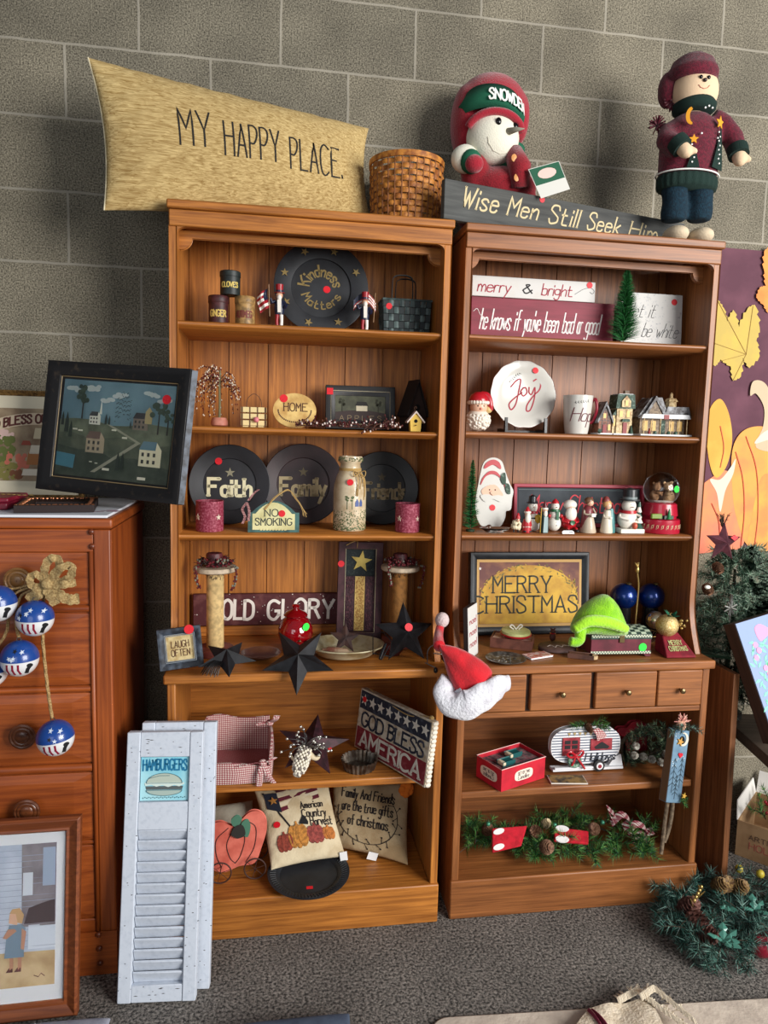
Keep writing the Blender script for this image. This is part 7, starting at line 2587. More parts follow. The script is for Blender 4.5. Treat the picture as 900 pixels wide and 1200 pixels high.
def blue_bauble(uc,lab):
 Y=-.155
 z=RDESK+.032
 P=at(uc,699,Y)
 r=.0425
 t=thing('blue_bauble',lab,'ornament',(P.x,Y,RDESK+.0),group='large blue glass balls')
 zc=P.z-RDESK
 MB().ell((0,0,zc),r,r,r,36,24).build('ball',mat('blue_satin_glass',(8,44,112),.28,.55,coat=.6),t,smooth=180)
 MB().lathe([(r*.20,r*.97),(r*.22,r*1.10),(r*.10,r*1.14)],16,(.008,-.012,zc)).build('cap',mat('dull_brass',(122,104,74),.35,.9),t)
 # the ball rests in a clear ring
 MB().lathe([(r*.55,0),(r*.62,0),(r*.58,zc-r*.80),(r*.54,zc-r*.80)],28,cap0=False,cap1=False).build('ring_stand',mat('black_enamel',(20,20,22),.25),t)
blue_bauble(731,'dark blue glass ball directly behind the gold seed pod stem')
blue_bauble(763,'dark blue glass ball above the silver ornament')
def wire_bowl():
 z=RDESK
 Y=-.222
 xc=sx(757,Y,z)
 loc=Vector((xc,Y,z))
 q=rel(loc)
 t=thing('wire_bowl','dark wire bowl holding a silver ornament behind the chest','bowl',loc)
 w=MB()
 r0,r1,h=.022,.044,at(765,742,Y).z-z
 for i in range(26):
  a=2*PI*i/26
  w.tube([(r0*math.cos(a),r0*math.sin(a),.0015),(r0*1.25*math.cos(a),r0*1.25*math.sin(a),h*.4),(r1*math.cos(a),r1*math.sin(a),h)],.0012,5)
 w.build('ribs',mat('brown_wire',(98,66,46),.8),t)
 w=MB()
 for r,zz in((r0,.0015),(r1,h)):w.tube([(r*math.cos(2*PI*i/32),r*math.sin(2*PI*i/32),zz)for i in range(32)],.0018,6,True)
 w.build('rims',mat('gold_wire',(160,130,76),.4,.8),t)
 P=at(768,727,Y)
 s=thing('silver_ornament','crinkled silver gold ball lying in the dark wire bowl','ornament',(P.x,Y,z+h*.5))
 zc=P.z-(z+h*.5)
 b=MB()
 n,mm=28,16
 rr=.029
 rings=[]
 for i in range(1,mm):
  th=PI*i/mm
  rings.append([(rr*(1+.05*math.cos(14*2*PI*j/n+i))*math.sin(th)*math.cos(2*PI*j/n),rr*(1+.05*math.cos(14*2*PI*j/n+i))*math.sin(th)*math.sin(2*PI*j/n),zc-rr*math.cos(th))for j in range(n)])
 b.loft(rings)
 b.build('ball',mat('silver_gold',(206,190,160),.25,.9),s,smooth=180)
 lv=MB()
 for k in range(5):
  a=.1+.45*k
  c=Vector((.014+.003*k,-.024,zc+.010))
  lv.tube([c,c+Vector((.012*math.cos(a),-.006,.012*math.sin(a))),c+Vector((.026*math.cos(a),-.008,.026*math.sin(a)))],[.001,.005,.0006],6)
 lv.build('gold_leaves',mat('gold_leaf',(186,160,100),.35,.8),s)
 loc=Vector((sx(743,-.225,z),-.225,z))
 q=rel(loc)
 g=thing('seed_pod_stem','upright gold painted stem with a seed pod, before the blue balls','ornament',loc)
 top=q(747,672)
 st=MB().tube(catmull([(0,0,.001),(.001,0,top.z*.4),(.003,0,top.z*.8),(top.x,0,top.z)],5),.0024,8)
 gm=mat('gold_leaf',(186,160,100),.35,.8)
 st.build('stem',gm,g)
 b=MB()
 b.ell((top.x-.001,0,top.z+.010),.006,.006,.012,12,10)
 b.build('pod',gm,g,smooth=180)
 b=MB()
 for s2 in(-1,0,1):b.tube([(top.x,0,top.z+.018),(top.x+s2*.007-.004,0,top.z+.034)],[.003,.0008],6)
 b.build('husk',gm,g)
 b=MB()
 b.lathe([(.018,0),(.018,.002),(.004,.004)],18)
 b.build('foot',gm,g)
wire_bowl()
def red_cap():
 z=RDESK
 P=atz(795,770,z)
 t=thing('red_sled_ornament','dark red felt wedge lettered Merry Christmas with a gold ball and leaves','ornament',(P.x,P.y+.022,z),.02)
 red=mat('cap_red',(128,18,36),.8,spot=(100,12,28),scale=40)
 w=.050
 b=MB()
 b.add([(-w*.95,-.035,0),(w*.95,-.038,0),(w*.60,.05,0),(-w*.72,.05,0),(-w*.95,-.035,.006),(w*.95,-.038,.006),(w*.52,.030,.060),(-w*.55,.030,.060),(w*.60,.05,.05),(-w*.72,.05,.05)],[(3,2,1,0),(0,1,5,4),(4,5,6,7),(7,6,8,9),(9,8,2,3),(1,2,8,6,5),(0,4,7,9,3)])
 b.build('wedge',red,t,bevel=.003)
 l=MB()
 sl=Vector((0,.066,.054)).normalized();nrm=Vector((0,-.054,.066)).normalized()
 fm=lambda x,y,h:Vector((x,-.036,.006))+sl*y+nrm*(h+.0004)
 text(l,'MERRY',fm,0,.047,.016,.042,.12,0,h=.0015)
 text(l,'CHRISTMAS',fm,0,.026,.016,.058,.12,0,h=.0015)
 l.build('lettering',mat('sage_letters',(176,176,120),.7),t)
 gb=MB().ell((-.012,.030,.082),.034,.034,.034,28,18)
 gb.build('gold_ball',mat('glitter_gold',(196,164,96),.35,.6,spot=(236,214,160),amt=.4,scale=260,bump=.6,bscale=420),t,smooth=180)
 lf=MB()
 for i in range(14):
  a,e=rnd.uniform(0,2*PI),rnd.uniform(.1,1.0)
  c=Vector((-.004,.026,.108))
  d=Vector((math.cos(a)*math.cos(e),math.sin(a)*math.cos(e),math.sin(e)))
  s=d.cross(Vector((0,0,1))).normalized()*.007
  L=rnd.uniform(.020,.034)
  lf.add([c,c+d*L*.4+s,c+d*L,c+d*L*.4-s,c+d*L*.4+Vector((0,0,.003))],[(0,1,4),(1,2,4),(2,3,4),(3,0,4)])
 lf.build('green_leaves',mat('teal_leaf',(30,96,70),.6),t,smooth=0)
 bb=MB()
 for i in range(16):bb.ell((.026+rnd.uniform(-.012,.014),.02+rnd.uniform(-.01,.01),.088+rnd.uniform(-.012,.014)),.0042,.0042,.0042,8,6)
 bb.build('gold_beads',mat('gold_leaf',(186,160,100),.35,.8),t)
red_cap()
# ---------------------------------------------------------------- the red and white hat between the bookcases
def stocking_hat():
 Y=-.490
 loc=Vector((sx(560,Y,.70),Y,.70))
 q=rel(loc)
 t=thing('stocking_hat','red plush hat with a white fleece brim hanging between the bookcases','hat',loc)
 red=mat('plush_red',(200,8,28),.9,spot=(166,4,20),amt=.4,scale=20,bump=.5,bscale=220,sheen=.4)
 wht=mat('plush_white',(226,226,232),.95,spot=(200,198,206),amt=.4,scale=24,bump=1.0,bscale=130,sheen=.4)
 m=MB()
 secs=[((513,754),(517,764),.010),((517,756),(521,776),.016),((533,757),(524,791),.030),((556,768),(530,806),.042),((573,780),(537,818),.048),((581,791),(541,822),.048)]
 rings=[]
 for a,b,th in secs:
  A,B=q(*a),q(*b)
  c=(A+B)/2
  e=(A-B)/2
  rings.append([c+e*math.cos(2*PI*i/28)+Vector((0,-1,0))*(th*math.sin(2*PI*i/28)*(1+.12*math.cos(5*2*PI*i/28)))for i in range(28)])
 m.loft(rings)
 m.build('crown',red,t,smooth=180,subsurf=1)
 b=MB()
 # the thick cuff runs round the open end, its near side widest
 C=catmull([q(527,796,.012),q(523,808,-.012),q(528,821,-.034),q(545,827,-.050),q(566,817,-.052),q(585,805,-.040),q(597,800,-.014)],6)
 n=len(C)
 rr=[]
 for k,p in enumerate(C):
  f=k/(n-1)
  hgt=.012+.030*math.sin(PI*min(1,f*.86+.10))**.8+.002*math.sin(k*1.1)
  tn=(C[min(k+1,n-1)]-C[max(k-1,0)]).normalized()
  sd=Vector((0,-1,0)).cross(tn).normalized()
  rr.append([p+sd*(hgt*math.cos(2*PI*i/18))+Vector((0,-1,0))*(.020*math.sin(2*PI*i/18))for i in range(18)])
 b.loft(rr)
 b.build('fleece_brim',wht,t,smooth=180,subsurf=1)
 tl=MB()
 T=catmull([q(515,758),q(514,752,.03),q(514,744,.09),q(516,734,.12)],5)
 tl.tube(T,[.016-.005*i/(len(T)-1)for i in range(len(T))],12)
 tl.build('tail',red,t,smooth=180)
 pc=q(518,727,.12)
 MB().ell(pc,.020,.020,.022,20,14).build('pompom',mat('plush_pink_white',(206,186,184),.95,bump=1.0,bscale=140),t,smooth=180)
stocking_hat()
# ================================================================ right bookcase, lower shelves
GREENS=[mat('needle_green',(50,116,54),.6),mat('needle_dark',(26,70,44),.6),mat('needle_yellow',(104,148,70),.6)]
BLUES=[mat('needle_teal',(36,84,72),.6),mat('needle_deep',(20,50,46),.6),mat('needle_frost',(104,140,128),.6)]
STEM=mat('garland_stem',(62,50,36),.8)
CONE=mat('cone_brown',(92,58,40),.7,spot=(140,104,78),amt=.4,scale=120)
def candle_box():
 z=RLOW
 base=[atz(551,913,z),at(587,933,-.42),atz(638,912,z)]
 A,B,C_=[Vector((p.x,p.y,0))for p in base]
 B.y=max(B.y,-.41);B.x=sx(587,B.y,z)
 u=(C_-B);L=u.length;u.normalize()
 ang=math.atan2(u.y,u.x)
 W=(A-B).length
 H=at(587,903,B.y).z-z
 D=min(.135,W)
 t=thing('gift_box','open topped red cardboard box with white oval labels and green candles inside','box',(B.x,B.y,z),ang)
 red=mat('box_red',(196,28,48),.6,spot=(170,20,40),scale=20)
 k=.003
 m=MB()
 m.box(0,L,0,k,0,H);m.box(0,L,D-k,D,0,H);m.box(0,k,k,D-k,0,H);m.box(L-k,L,k,D-k,0,H);m.box(k,L-k,k,D-k,0,k)
 m.build('carton',red,t,bevel=.0008)
 e=MB()
 e.tube([(0,0,H),(L,0,H),(L,D,H),(0,D,H)],.0014,5,True)
 e.build('paper_edge',mat('pink_paper',(230,186,180),.7),t)
 i=MB().box(.004,L-.004,.004,D-.004,H*.80,H*.84)
 tr=i.build('tartan_liner',mat('tartan_liner',(76,62,66),.8,spot=(140,110,110),amt=.4,scale=60),t)
 st=MB()
 for f in(.2,.4,.6,.8):st.box(L*f-.0015,L*f+.0015,.005,D-.005,H*.84,H*.843)
 for f in(.3,.7):st.box(.005,L-.005,D*f-.0015,D*f+.0015,H*.843,H*.846)
 st.build('tartan_lines',mat('tartan_rose',(150,76,90),.8),tr)
 for x,y in((.30,.35),(.62,.62)):
  g=MB()
  g.prism([(-.022,0),(.014,0),(.022,.006),(.022,.012),(-.022,.012)],-.013,.013)
  g.M=None
  o=g.build('green_candle',mat('teal_candle',(22,84,84),.5),t,bevel=.004)
  o.location=(L*x,D*y,H*.85)
  wq=MB().box(-.024,-.012,-.014,.014,.002,.014).build('cream_cuff',mat('cuff_cream',(214,200,170),.8),o,bevel=.003)
 def label(fm,cx):
  pts=[]
  for j in range(28):
   a=2*PI*j/28
   pts.append((cx+.036*(abs(math.cos(a))**.5)*(1 if math.cos(a)>0 else-1),H*.5+H*.24*(abs(math.sin(a))**.7)*(1 if math.sin(a)>0 else-1)))
  MB().patch(pts,fm).build('paper_label',mat('label_cream',(230,218,200),.6),t)
  l=MB()
  text(l,'SET OF TWO',lambda x,y,h:fm(x,y,h+.0008),cx,H*.60,H*.12,.046,.12)
  text(l,'Candles',lambda x,y,h:fm(x,y,h+.0008),cx,H*.42,H*.18,.044,.10,.2)
  l.build('label_lettering',mat('label_grey',(110,96,96),.7),t)
 label(flat(0),L*.5)
 label(lambda x,z_,h:(-h,x,z_),D*.5)
candle_box()
def camper():
 z=RLOW
 Y=-.285
 x0,x1=sx(640,Y,z),sx(723,Y,z)
 w=x1-x0
 H=at(682,850,Y).z-z
 t=thing('camper_decoration','striped white wooden camper trailer lettered Holidays with a red bow wreath','ornament',((x0+x1)/2,Y,z+.003),0,-.04)
 d=.022
 wht=mat('camper_white',(220,220,222),.7)
 out=[]
 for i in range(40):
  a=2*PI*i/40
  c,s=math.cos(a),math.sin(a)
  out.append((w*.48*(abs(c)**.72)*(1 if c>0 else-1),H*.56+H*.42*(abs(s)**.72)*(1 if s>0 else-1)))
 MB().prism(out,-d,0).build('camper_body',wht,t,bevel=.001)
 sl=MB()
 zz=H*.17
 while zz<H*.97:
  s=min(1,abs((zz-H*.56)/(H*.42)))
  hw=w*.475*max(0,(1-s**(2/.72)))**(.72/2)
  if hw>.01:sl.box(-hw,hw,-d-.0010,-d,zz,zz+H*.022)
  zz+=H*.062
 sl.build('grey_stripes',mat('camper_stripe',(96,104,120),.7),t)
 MB().box(-w*.46,w*.52,-d*1.4,0,.0,H*.055).build('base',wht,t,bevel=.001)
 fin=MB().prism([(w*.34,H*.05),(w*.53,H*.05),(w*.50,H*.30),(w*.42,H*.24)],-d*.9,-d*.3)
 fin.build('hitch_board',wht,t,bevel=.001)
 red=mat('camper_red',(132,28,40),.6,spot=(160,60,66),scale=60)
 dk=mat('camper_window_dark',(28,26,28),.5)
 o=MB().box(-w*.33,-w*.09,-d-.004,-d,H*.34,H*.75).build('door_frame',red,t,bevel=.0006)
 for i in range(2):
  for j in range(2):MB().box(-w*.30+w*.10*i,-w*.225+w*.10*i,-d-.0052,-d-.004,H*(.50+.11*j),H*(.58+.11*j)).build('door_pane',dk,o)
 o=MB().box(w*.06,w*.36,-d-.004,-d,H*.44,H*.70).build('window_frame',red,t,bevel=.0006)
 MB().patch([(w*.13,H*.47),(w*.30,H*.47),(w*.32,H*.52),(w*.25,H*.60),(w*.215,H*.63),(w*.18,H*.60),(w*.11,H*.52)],flat(-d-.004)).build('window_opening',dk,o)
 l=MB()
 text(l,'Holidays',flat(-d-.0012),w*.21,H*.29,H*.17,w*.42,.12,.2,gap=1.2)
 l.build('lettering',mat('camper_ink',(34,38,48),.6),t)
 wl=MB().lathe([(H*.12,0),(H*.13,.003),(H*.13,.010),(H*.09,.012),(.001,.012)],28,(w*.17,-d-.004,H*.11),'y',cap1=False)
 o=wl.build('wheel',mat('tyre_black',(30,30,32),.7),t)
 MB().lathe([(H*.082,.0125),(H*.075,.014),(.001,.0142)],24,(w*.17,-d-.004,H*.11),'y',cap1=False).build('white_hub',wht,o)
 MB().lathe([(H*.045,.0145),(.001,.0152)],20,(w*.17,-d-.004,H*.11),'y',cap1=False).build('red_cap',red,o)
 MB().box(-w*.44,w*.14,-d-.012,-d-.002,H*.055,H*.095).build('bumper',wht,t,bevel=.001)
 wr=MB()
 c=Vector((-w*.17,-d-.010,H*.24))
 wr.tube([c+Vector((H*.12*math.cos(2*PI*i/20),0,H*.12*math.sin(2*PI*i/20)))for i in range(20)],.0062,8,True)
 wr.build('wreath',mat('wreath_sage',(150,176,156),.8,spot=(60,100,76),amt=.5,scale=160),t)
 b=MB()
 k=c+Vector((0,-.006,H*.14))
 for dx,dz in((-.028,.004),(.024,.006)):
  b.tube(catmull([k,k+Vector((dx*.7,-.004,dz+.010)),k+Vector((dx,0,dz)),k+Vector((dx*.5,.0,-.006)),k],5),.0036,8)
 for dx,dz in((.030,-.042),(-.012,-.030)):
  b.tube(catmull([k,k+Vector((dx*.5,-.004,dz*.5)),k+Vector((dx,-.002,dz))],5),.0034,8)
 b.ell(k,.006,.005,.006,10,8)
 b.build('red_bow',mat('glaze_red',(176,22,36),.3),t)
 bn=MB()
 for i in range(7):
  x=-w*.24+w*.075*i
  bn.patch([(x-.005,H*.86),(x+.005,H*.86),(x,H*.78)],flat(-d-.0012))
 bn.build('bunting',mat('burlap',(168,146,104),.9),t)
 nb,sb=MB(),MB()
 nb.nm=3
 for dx in(-1,1):
  for k in range(5):
   sprig(nb,sb,(w*.05+dx*.006,-d*.6,H*.97),(dx*rnd.uniform(.7,1.2),rnd.uniform(-.5,.2),rnd.uniform(-.1,.55)),.055,.022,55,.0018)
 nb.build('pine_sprigs',GREENS,t,smooth=0,kind='stuff')
 sb.build('sprig_stems',STEM,t)
 pc=MB();pinecone(pc,(w*.02,-d-.006,H*.97),.012,.030,(.4,-.5,-.6));pc.build('pinecone',CONE,t,smooth=0)
 rb=MB()
 for dx,dz in((.030,-.028),(.016,-.034)):
  k=Vector((w*.10,-d-.010,H*.95))
  P=catmull([k,k+Vector((dx*.6,-.006,dz*.4)),k+Vector((dx,-.002,dz))],4)
  rb.loft([[p+Vector((-.008,0,-.004)),p+Vector((.008,-.001,.004)),p+Vector((.008,.0006,.004)),p+Vector((-.008,.0016,-.004))]for p in P])
 rb.build('plaid_ribbon',gingham('plaid_grey_red',(150,60,66),160),t)
 P=atz(664,914,z)
 c=thing('flat_card','small dark patterned card lying under the striped camper','card',(P.x,P.y-.003,z),-.12)
 MB().prism([(-.055,0),(.055,0),(.055,.0035),(-.055,.0035)],-.026,.024).build('card',mat('card_white_edge',(214,206,196),.7),c)
 MB().box(-.053,.053,-.025,.023,.0036,.0042).build('picture',mat('card_picture',(66,58,50),.7,spot=(150,120,70),amt=.5,scale=50),c)
camper()
def frosted_wreath():
 z=RLOW
 Y=-.285
 xc=sx(751,Y,z)
 t=thing('frosted_wreath','frosted green wreath with white cones leaning in the shelf corner','wreath',(xc,Y,z))
 nb,sb=MB(),MB()
 nb.nm=3
 R=.064
 for i in range(80):
  a=2*PI*i/80
  p=Vector((R*math.cos(a)*1.1,-.02*math.sin(a),.068+.056*math.sin(a)))
  d=Vector((-math.sin(a)+rnd.uniform(-.7,.7),rnd.uniform(-1.0,.3),math.cos(a)*.8+rnd.uniform(-.5,.6)))
  sprig(nb,sb,p,d,.045,.020,46,.0017)
 fr=MB()
 fr.tube([(R*1.1*math.cos(2*PI*i/24),-.02*math.sin(2*PI*i/24),.068+.056*math.sin(2*PI*i/24))for i in range(24)],.006,8,True)
 fr.build('ring',STEM,t)
 xm=1.856-xc
 for m in(nb,sb):m.v=[(max(-.062,min(xm,x)),y,max(z_,.0015))for x,y,z_ in m.v]
 nb.build('needles',[GREENS[1],BLUES[1],mat('needle_sage',(128,148,112),.6)],t,smooth=0,kind='stuff')
 sb.build('stems',STEM,t)
 for i,(dx,dz)in enumerate(((-.055,.09),(-.03,.055),(.0,.045),(.03,.035),(-.06,.06),(.045,.06))):
  c=MB();pinecone(c,(dx,-.060,dz),.011,.024,(rnd.uniform(-.5,.5),-1,rnd.uniform(-.3,.5)))
  c.build('frosted_cone',mat('cone_frost',(186,184,172),.7,spot=(110,96,84),amt=.5,scale=120),t,smooth=0)
 xh=sx(760,Y,z)-xc
 H=at(757,845,Y).z-z
 h=thing('red_mitten_ornament','dark red felt mitten shape standing behind the frosted wreath','ornament',(xc+xh,-.175,z+.003),0,-.05)
 w=.078
 hh=at(757,846,-.175).z-z
 P=catmull([(-w*.45,.0,0),(-w*.42,0,hh*.5),(-w*.75,0,hh*.62),(-w*.70,0,hh*.78),(-w*.35,0,hh*.80),(-w*.1,0,hh*.98),(w*.35,0,hh*.96),(w*.55,0,hh*.75),(w*.50,0,hh*.3),(w*.48,0,0)],5,True)
 MB().prism([(p.x,max(p.z,0))for p in P],-.018,0).build('mitten',mat('felt_red',(150,12,34),.85,spot=(120,8,26),scale=40),h,bevel=.004)
 MB().box(w*.05,w*.40,-.0195,-.018,hh*.60,hh*.66).build('white_stitch_patch',mat('white_stitch',(236,236,230),.8),h)
frosted_wreath()
def blue_plank():
 top=at(800,856,-.42)
 bot=at(789,941,-.455)
 t=thing('winter_plank_doll','slate blue wooden plank doll with painted firs and twig legs','ornament',bot)
 U=(top-bot);L=U.length;U.normalize()
 Rv=Vector((.97,.24,0));Rv=(Rv-U*Rv.dot(U)).normalized()
 Nv=Rv.cross(U).normalized()
 if Nv.y>0:Nv=-Nv
 M=Matrix(((Rv.x,-Nv.x,U.x,bot.x),(Rv.y,-Nv.y,U.y,bot.y),(Rv.z,-Nv.z,U.z,bot.z),(0,0,0,1)))
 t.matrix_world=M
 w=.056
 d=.030
 MB().box(-w/2,w/2,0,d,0,L).build('plank',mat('slate_blue_paint',(108,138,160),.7,spot=(86,114,136),amt=.4,scale=24),t,bevel=.0015)
 MB().box(-w/2-.0006,-w/2,.002,d-.002,.002,L-.002).build('bare_edge',mat('bare_wood_edge',(112,84,58),.8),t)
 f=flat(0)
 tr=MB()
 for x,z0,s in((-.014,.03,1.15),(.013,.045,1.0),(.0,.012,.8)):
  tr.ribbon([(x,z0),(x,z0+.085*s)],.0018,f)
  for k in range(5):
   zz=z0+(.015+.015*k)*s
   hw=(.013-.0018*k)*s
   for sg in(-1,1):tr.ribbon([(x,zz+.010*s),(x+sg*hw,zz)],[.0024,.0012],f)
 tr.build('painted_firs',mat('fir_ink',(52,72,84),.7),t)
 mo=[(.006+.020*math.cos(a),L*.88+.020*math.sin(a))for a in[-1.9+3.7*i/14 for i in range(15)]]+[(.002+.015*math.cos(a),L*.885+.016*math.sin(a))for a in[1.7-3.3*i/12 for i in range(13)]]
 MB().patch(mo,f,.002).build('crescent_moon',mat('moon_cream',(206,200,184),.7),t)
 MB().patch(disc(.011,18,(.002,L*.855),.014),f,.0012).build('dark_hole',mat('hole_black',(8,6,6),.9),t)
 MB().patch(star(.014,(-.006,L*.845),.3),f,.004).build('wooden_star',mat('star_gold_wood',(190,142,66),.7),t)
 MB().patch(heart(.018,(.002,L*.66)),f,.003).build('red_heart',mat('felt_bright_red',(206,24,44),.8),t)
 sn=MB()
 for i in range(14):sn.patch(disc(.0012,6,(rnd.uniform(-.024,.024),rnd.uniform(L*.5,L*.97))),f)
 sn.build('snow_dots',mat('white_stitch',(236,236,230),.8),t)
 lg=mat('twig_bark',(128,110,88),.8,spot=(84,68,52),amt=.5,scale=100)
 for sx_,pts in((-1,[(-.010,.012,.008),(-.013,.010,-.05),(-.016,.006,-.10),(-.018,.004,-.148)]),(1,[(.012,.014,.008),(.012,.012,-.045),(.006,.012,-.09),(-.001,.014,-.118)])):
  MB().tube(catmull(pts,5),.0058,8).build('twig_leg',lg,t)
 MB().ell((.004,.012,L+.012),.015,.013,.016,16,12).build('face',mat('doll_face',(222,170,140),.8),t,smooth=180)
 eyes(t,.004,-.001,L+.014,.0012,.004)
 b=MB()
 for i in range(30):
  dd=Vector((rnd.gauss(0,1),rnd.gauss(-.2,.7),rnd.gauss(.5,.8))).normalized()
  c=Vector((.002,.010,L+.024))
  P=[c,c+dd*rnd.uniform(.012,.028)]
  b.tube(P,[.0032,.0012],5)
 b.build('ribbon_hair',mat('pink_cream_ribbon',(222,180,160),.8,spot=(180,90,90),amt=.4,scale=200),t)
 nb,sb=MB(),MB();nb.nm=3
 for k in range(6):sprig(nb,sb,(.010,.012,L+.010),(rnd.choice((-1.2,-.9,.7)),rnd.uniform(-.9,-.1),rnd.uniform(-.3,.5)),.055,.020,46,.0016)
 nb.build('pine_sprigs',BLUES,t,smooth=0,kind='stuff');sb.build('sprig_stems',STEM,t)
 nb,sb=MB(),MB();nb.nm=3
 for k in range(4):sprig(nb,sb,(.022,-.004,.012),(rnd.uniform(.0,.6),rnd.uniform(-.9,0),rnd.uniform(-.6,.6)),.020,.014,30,.0016)
 nb.build('pine_tuft',GREENS,t,smooth=0,kind='stuff')
 MB().patch(star(.010,(.024,.026),.2),flat(-.012),.003).build('gold_star',mat('star_gold_bright',(214,168,70),.5),t)
blue_plank()
def shelf_garland():
 z=RBOT
 Y=-.27
 x0,x1=sx(550,Y,z),sx(768,Y,z)
 t=thing('pine_garland','green pine garland with cones and red felt boots on the bottom shelf','garland',((x0+x1)/2,Y,z))
 W=x1-x0
 nb,sb=MB(),MB();nb.nm=3
 spine=[Vector((-W*.46+W*.92*i/14,.045*math.sin(i*.9),.035))for i in range(15)]
 sb.tube(spine,.003,6)
 def sp(p,d,L=.07,n=80,nl=.026):
  sprig(nb,sb,p,d,L,nl,n,.0019)
 for i in range(74):
  f=rnd.random()
  p=spine[min(14,int(f*15))]+Vector((rnd.uniform(-.03,.03),rnd.uniform(-.05,.05),rnd.uniform(-.012,.02)))
  sp(p,(rnd.uniform(-1,1),rnd.uniform(-1.1,.7),rnd.uniform(-.1,.8)),rnd.uniform(.045,.075),60)
  # tufts the photo shows reaching to the front and right
 L0=Vector(((x0+x1)/2,Y,z))
 for(u,v)in((560,985),(580,988),(612,992),(632,1006),(640,995),(668,997),(690,990),(695,1002),(722,990),(728,1000),(750,995),(757,1000),(556,968),(640,962),(668,964),(600,990)):
  P=atz(u,v,z+.025)-L0
  for k in range(6):sp(P+Vector((0,.01,0)),(rnd.uniform(-1,1),rnd.uniform(-1,.3),rnd.uniform(-.1,.9)),.045,60,.030)
 for i in range(len(nb.v)):
  x,y,q=nb.v[i]
  nb.v[i]=(max(-.335,min(.345,x)),max(-.145,min(.19,y)),max(q,.0012))
 nb.build('needles',GREENS,t,smooth=0,kind='stuff')
 sb.build('stems',STEM,t)
 for(u,v,r,L,d)in((571,973,.017,.040,(.2,-.5,.8)),(628,975,.018,.045,(-.5,-.5,.5)),(640,993,.020,.042,(.3,-.8,.4)),(639,966,.014,.034,(.4,-.4,.7)),(696,972,.018,.042,(-.3,-.6,.6))):
  P=atz(u,v,z+.07)-L0
  c=MB();pinecone(c,P,r,L,d)
  c.build('pinecone',CONE if v!=966 else mat('cone_pale',(196,178,140),.7),t,smooth=0)
 felt=mat('felt_boot_red',(190,20,40),.9,spot=(160,12,30),scale=60,bump=.3,bscale=300)
 cuff=mat('felt_white',(226,222,220),.9)
 def boot(c4,nm='felt_boot'):
  P=[at(u,v,y)-L0 for(u,v),y in c4]
  n=(P[1]-P[0]).cross(P[3]-P[0]).normalized()
  if n.y>0:n=-n
  Q=[p-n*.010 for p in P]
  m=MB().add(P+Q,[(0,1,2,3),(7,6,5,4),(0,4,5,1),(1,5,6,2),(2,6,7,3),(3,7,4,0)])
  return m.build(nm,felt,t,bevel=.003),P,n
 b1,P,n=boot([((577,1000),-.37),((611,992),-.365),((618,968),-.33),((577,971),-.33)])
 for k,(s0,s1)in enumerate(((.0,.36),(.62,1.0))):
  cc=P[0].lerp(P[3],(s0+s1)/2)+(P[1]-P[0])*(.22)
  e1=(P[3]-P[0])*.20;e2=(P[1]-P[0])*.20
  m=MB()
  m.add([cc+e2*math.cos(2*PI*i/18)*.95+e1*math.sin(2*PI*i/18)*.62+n*.0018 for i in range(18)]+[cc+e2*math.cos(2*PI*i/18)+e1*math.sin(2*PI*i/18)*.66-n*.002 for i in range(18)],[tuple(range(18))]+[(i,18+i,18+(i+1)%18,(i+1)%18)for i in range(18)])
  m.build('white_dot',cuff,t)
 b2,P,n=boot([((650,985),-.36),((690,989),-.355),((690,974),-.315),((650,969),-.315)])
 for s in(0.12,.88):
  cc=P[0].lerp(P[3],s)+(P[1]-P[0])*.22
  e1=(P[3]-P[0])*.30;e2=(P[1]-P[0])*.20
  m=MB().add([cc+e2*math.cos(2*PI*i/18)+e1*math.sin(2*PI*i/18)*.8+n*.0018 for i in range(18)]+[cc+e2*math.cos(2*PI*i/18)+e1*math.sin(2*PI*i/18)*.8-n*.002 for i in range(18)],[tuple(range(18))]+[(i,18+i,18+(i+1)%18,(i+1)%18)for i in range(18)])
  m.build('white_dot',cuff,t)
 rb=MB()
 for(pts)in(((716,965),(728,955),(738,962),(730,970)),((735,975),(745,966),(757,972),(750,984)),((740,985),(752,978),(765,974)),((720,955),(712,948),(718,962)),((736,972),(745,985),(760,990))):
  P=catmull([at(u,v,-.30)-L0 for u,v in pts],5)
  P=[Vector((p.x,p.y,max(p.z,.012)))for p in P]
  rb.loft([[p+Vector((0,-.010,-.006)),p+Vector((0,.010,.006)),p+Vector((.0015,.010,.006)),p+Vector((.0015,-.010,-.006))]for p in P])
 rb.build('plaid_ribbon',gingham('plaid_maroon',(130,24,44),90),t)
 gb=MB()
 for(u,v)in((572,966),(650,967),(706,964),(608,972)):
  P=at(u,v,-.30)-L0
  gb.ell(P,.007,.007,.007,12,8)
 gb.build('green_beads',mat('green_bead',(70,140,110),.25,.4),t)
shelf_garland()
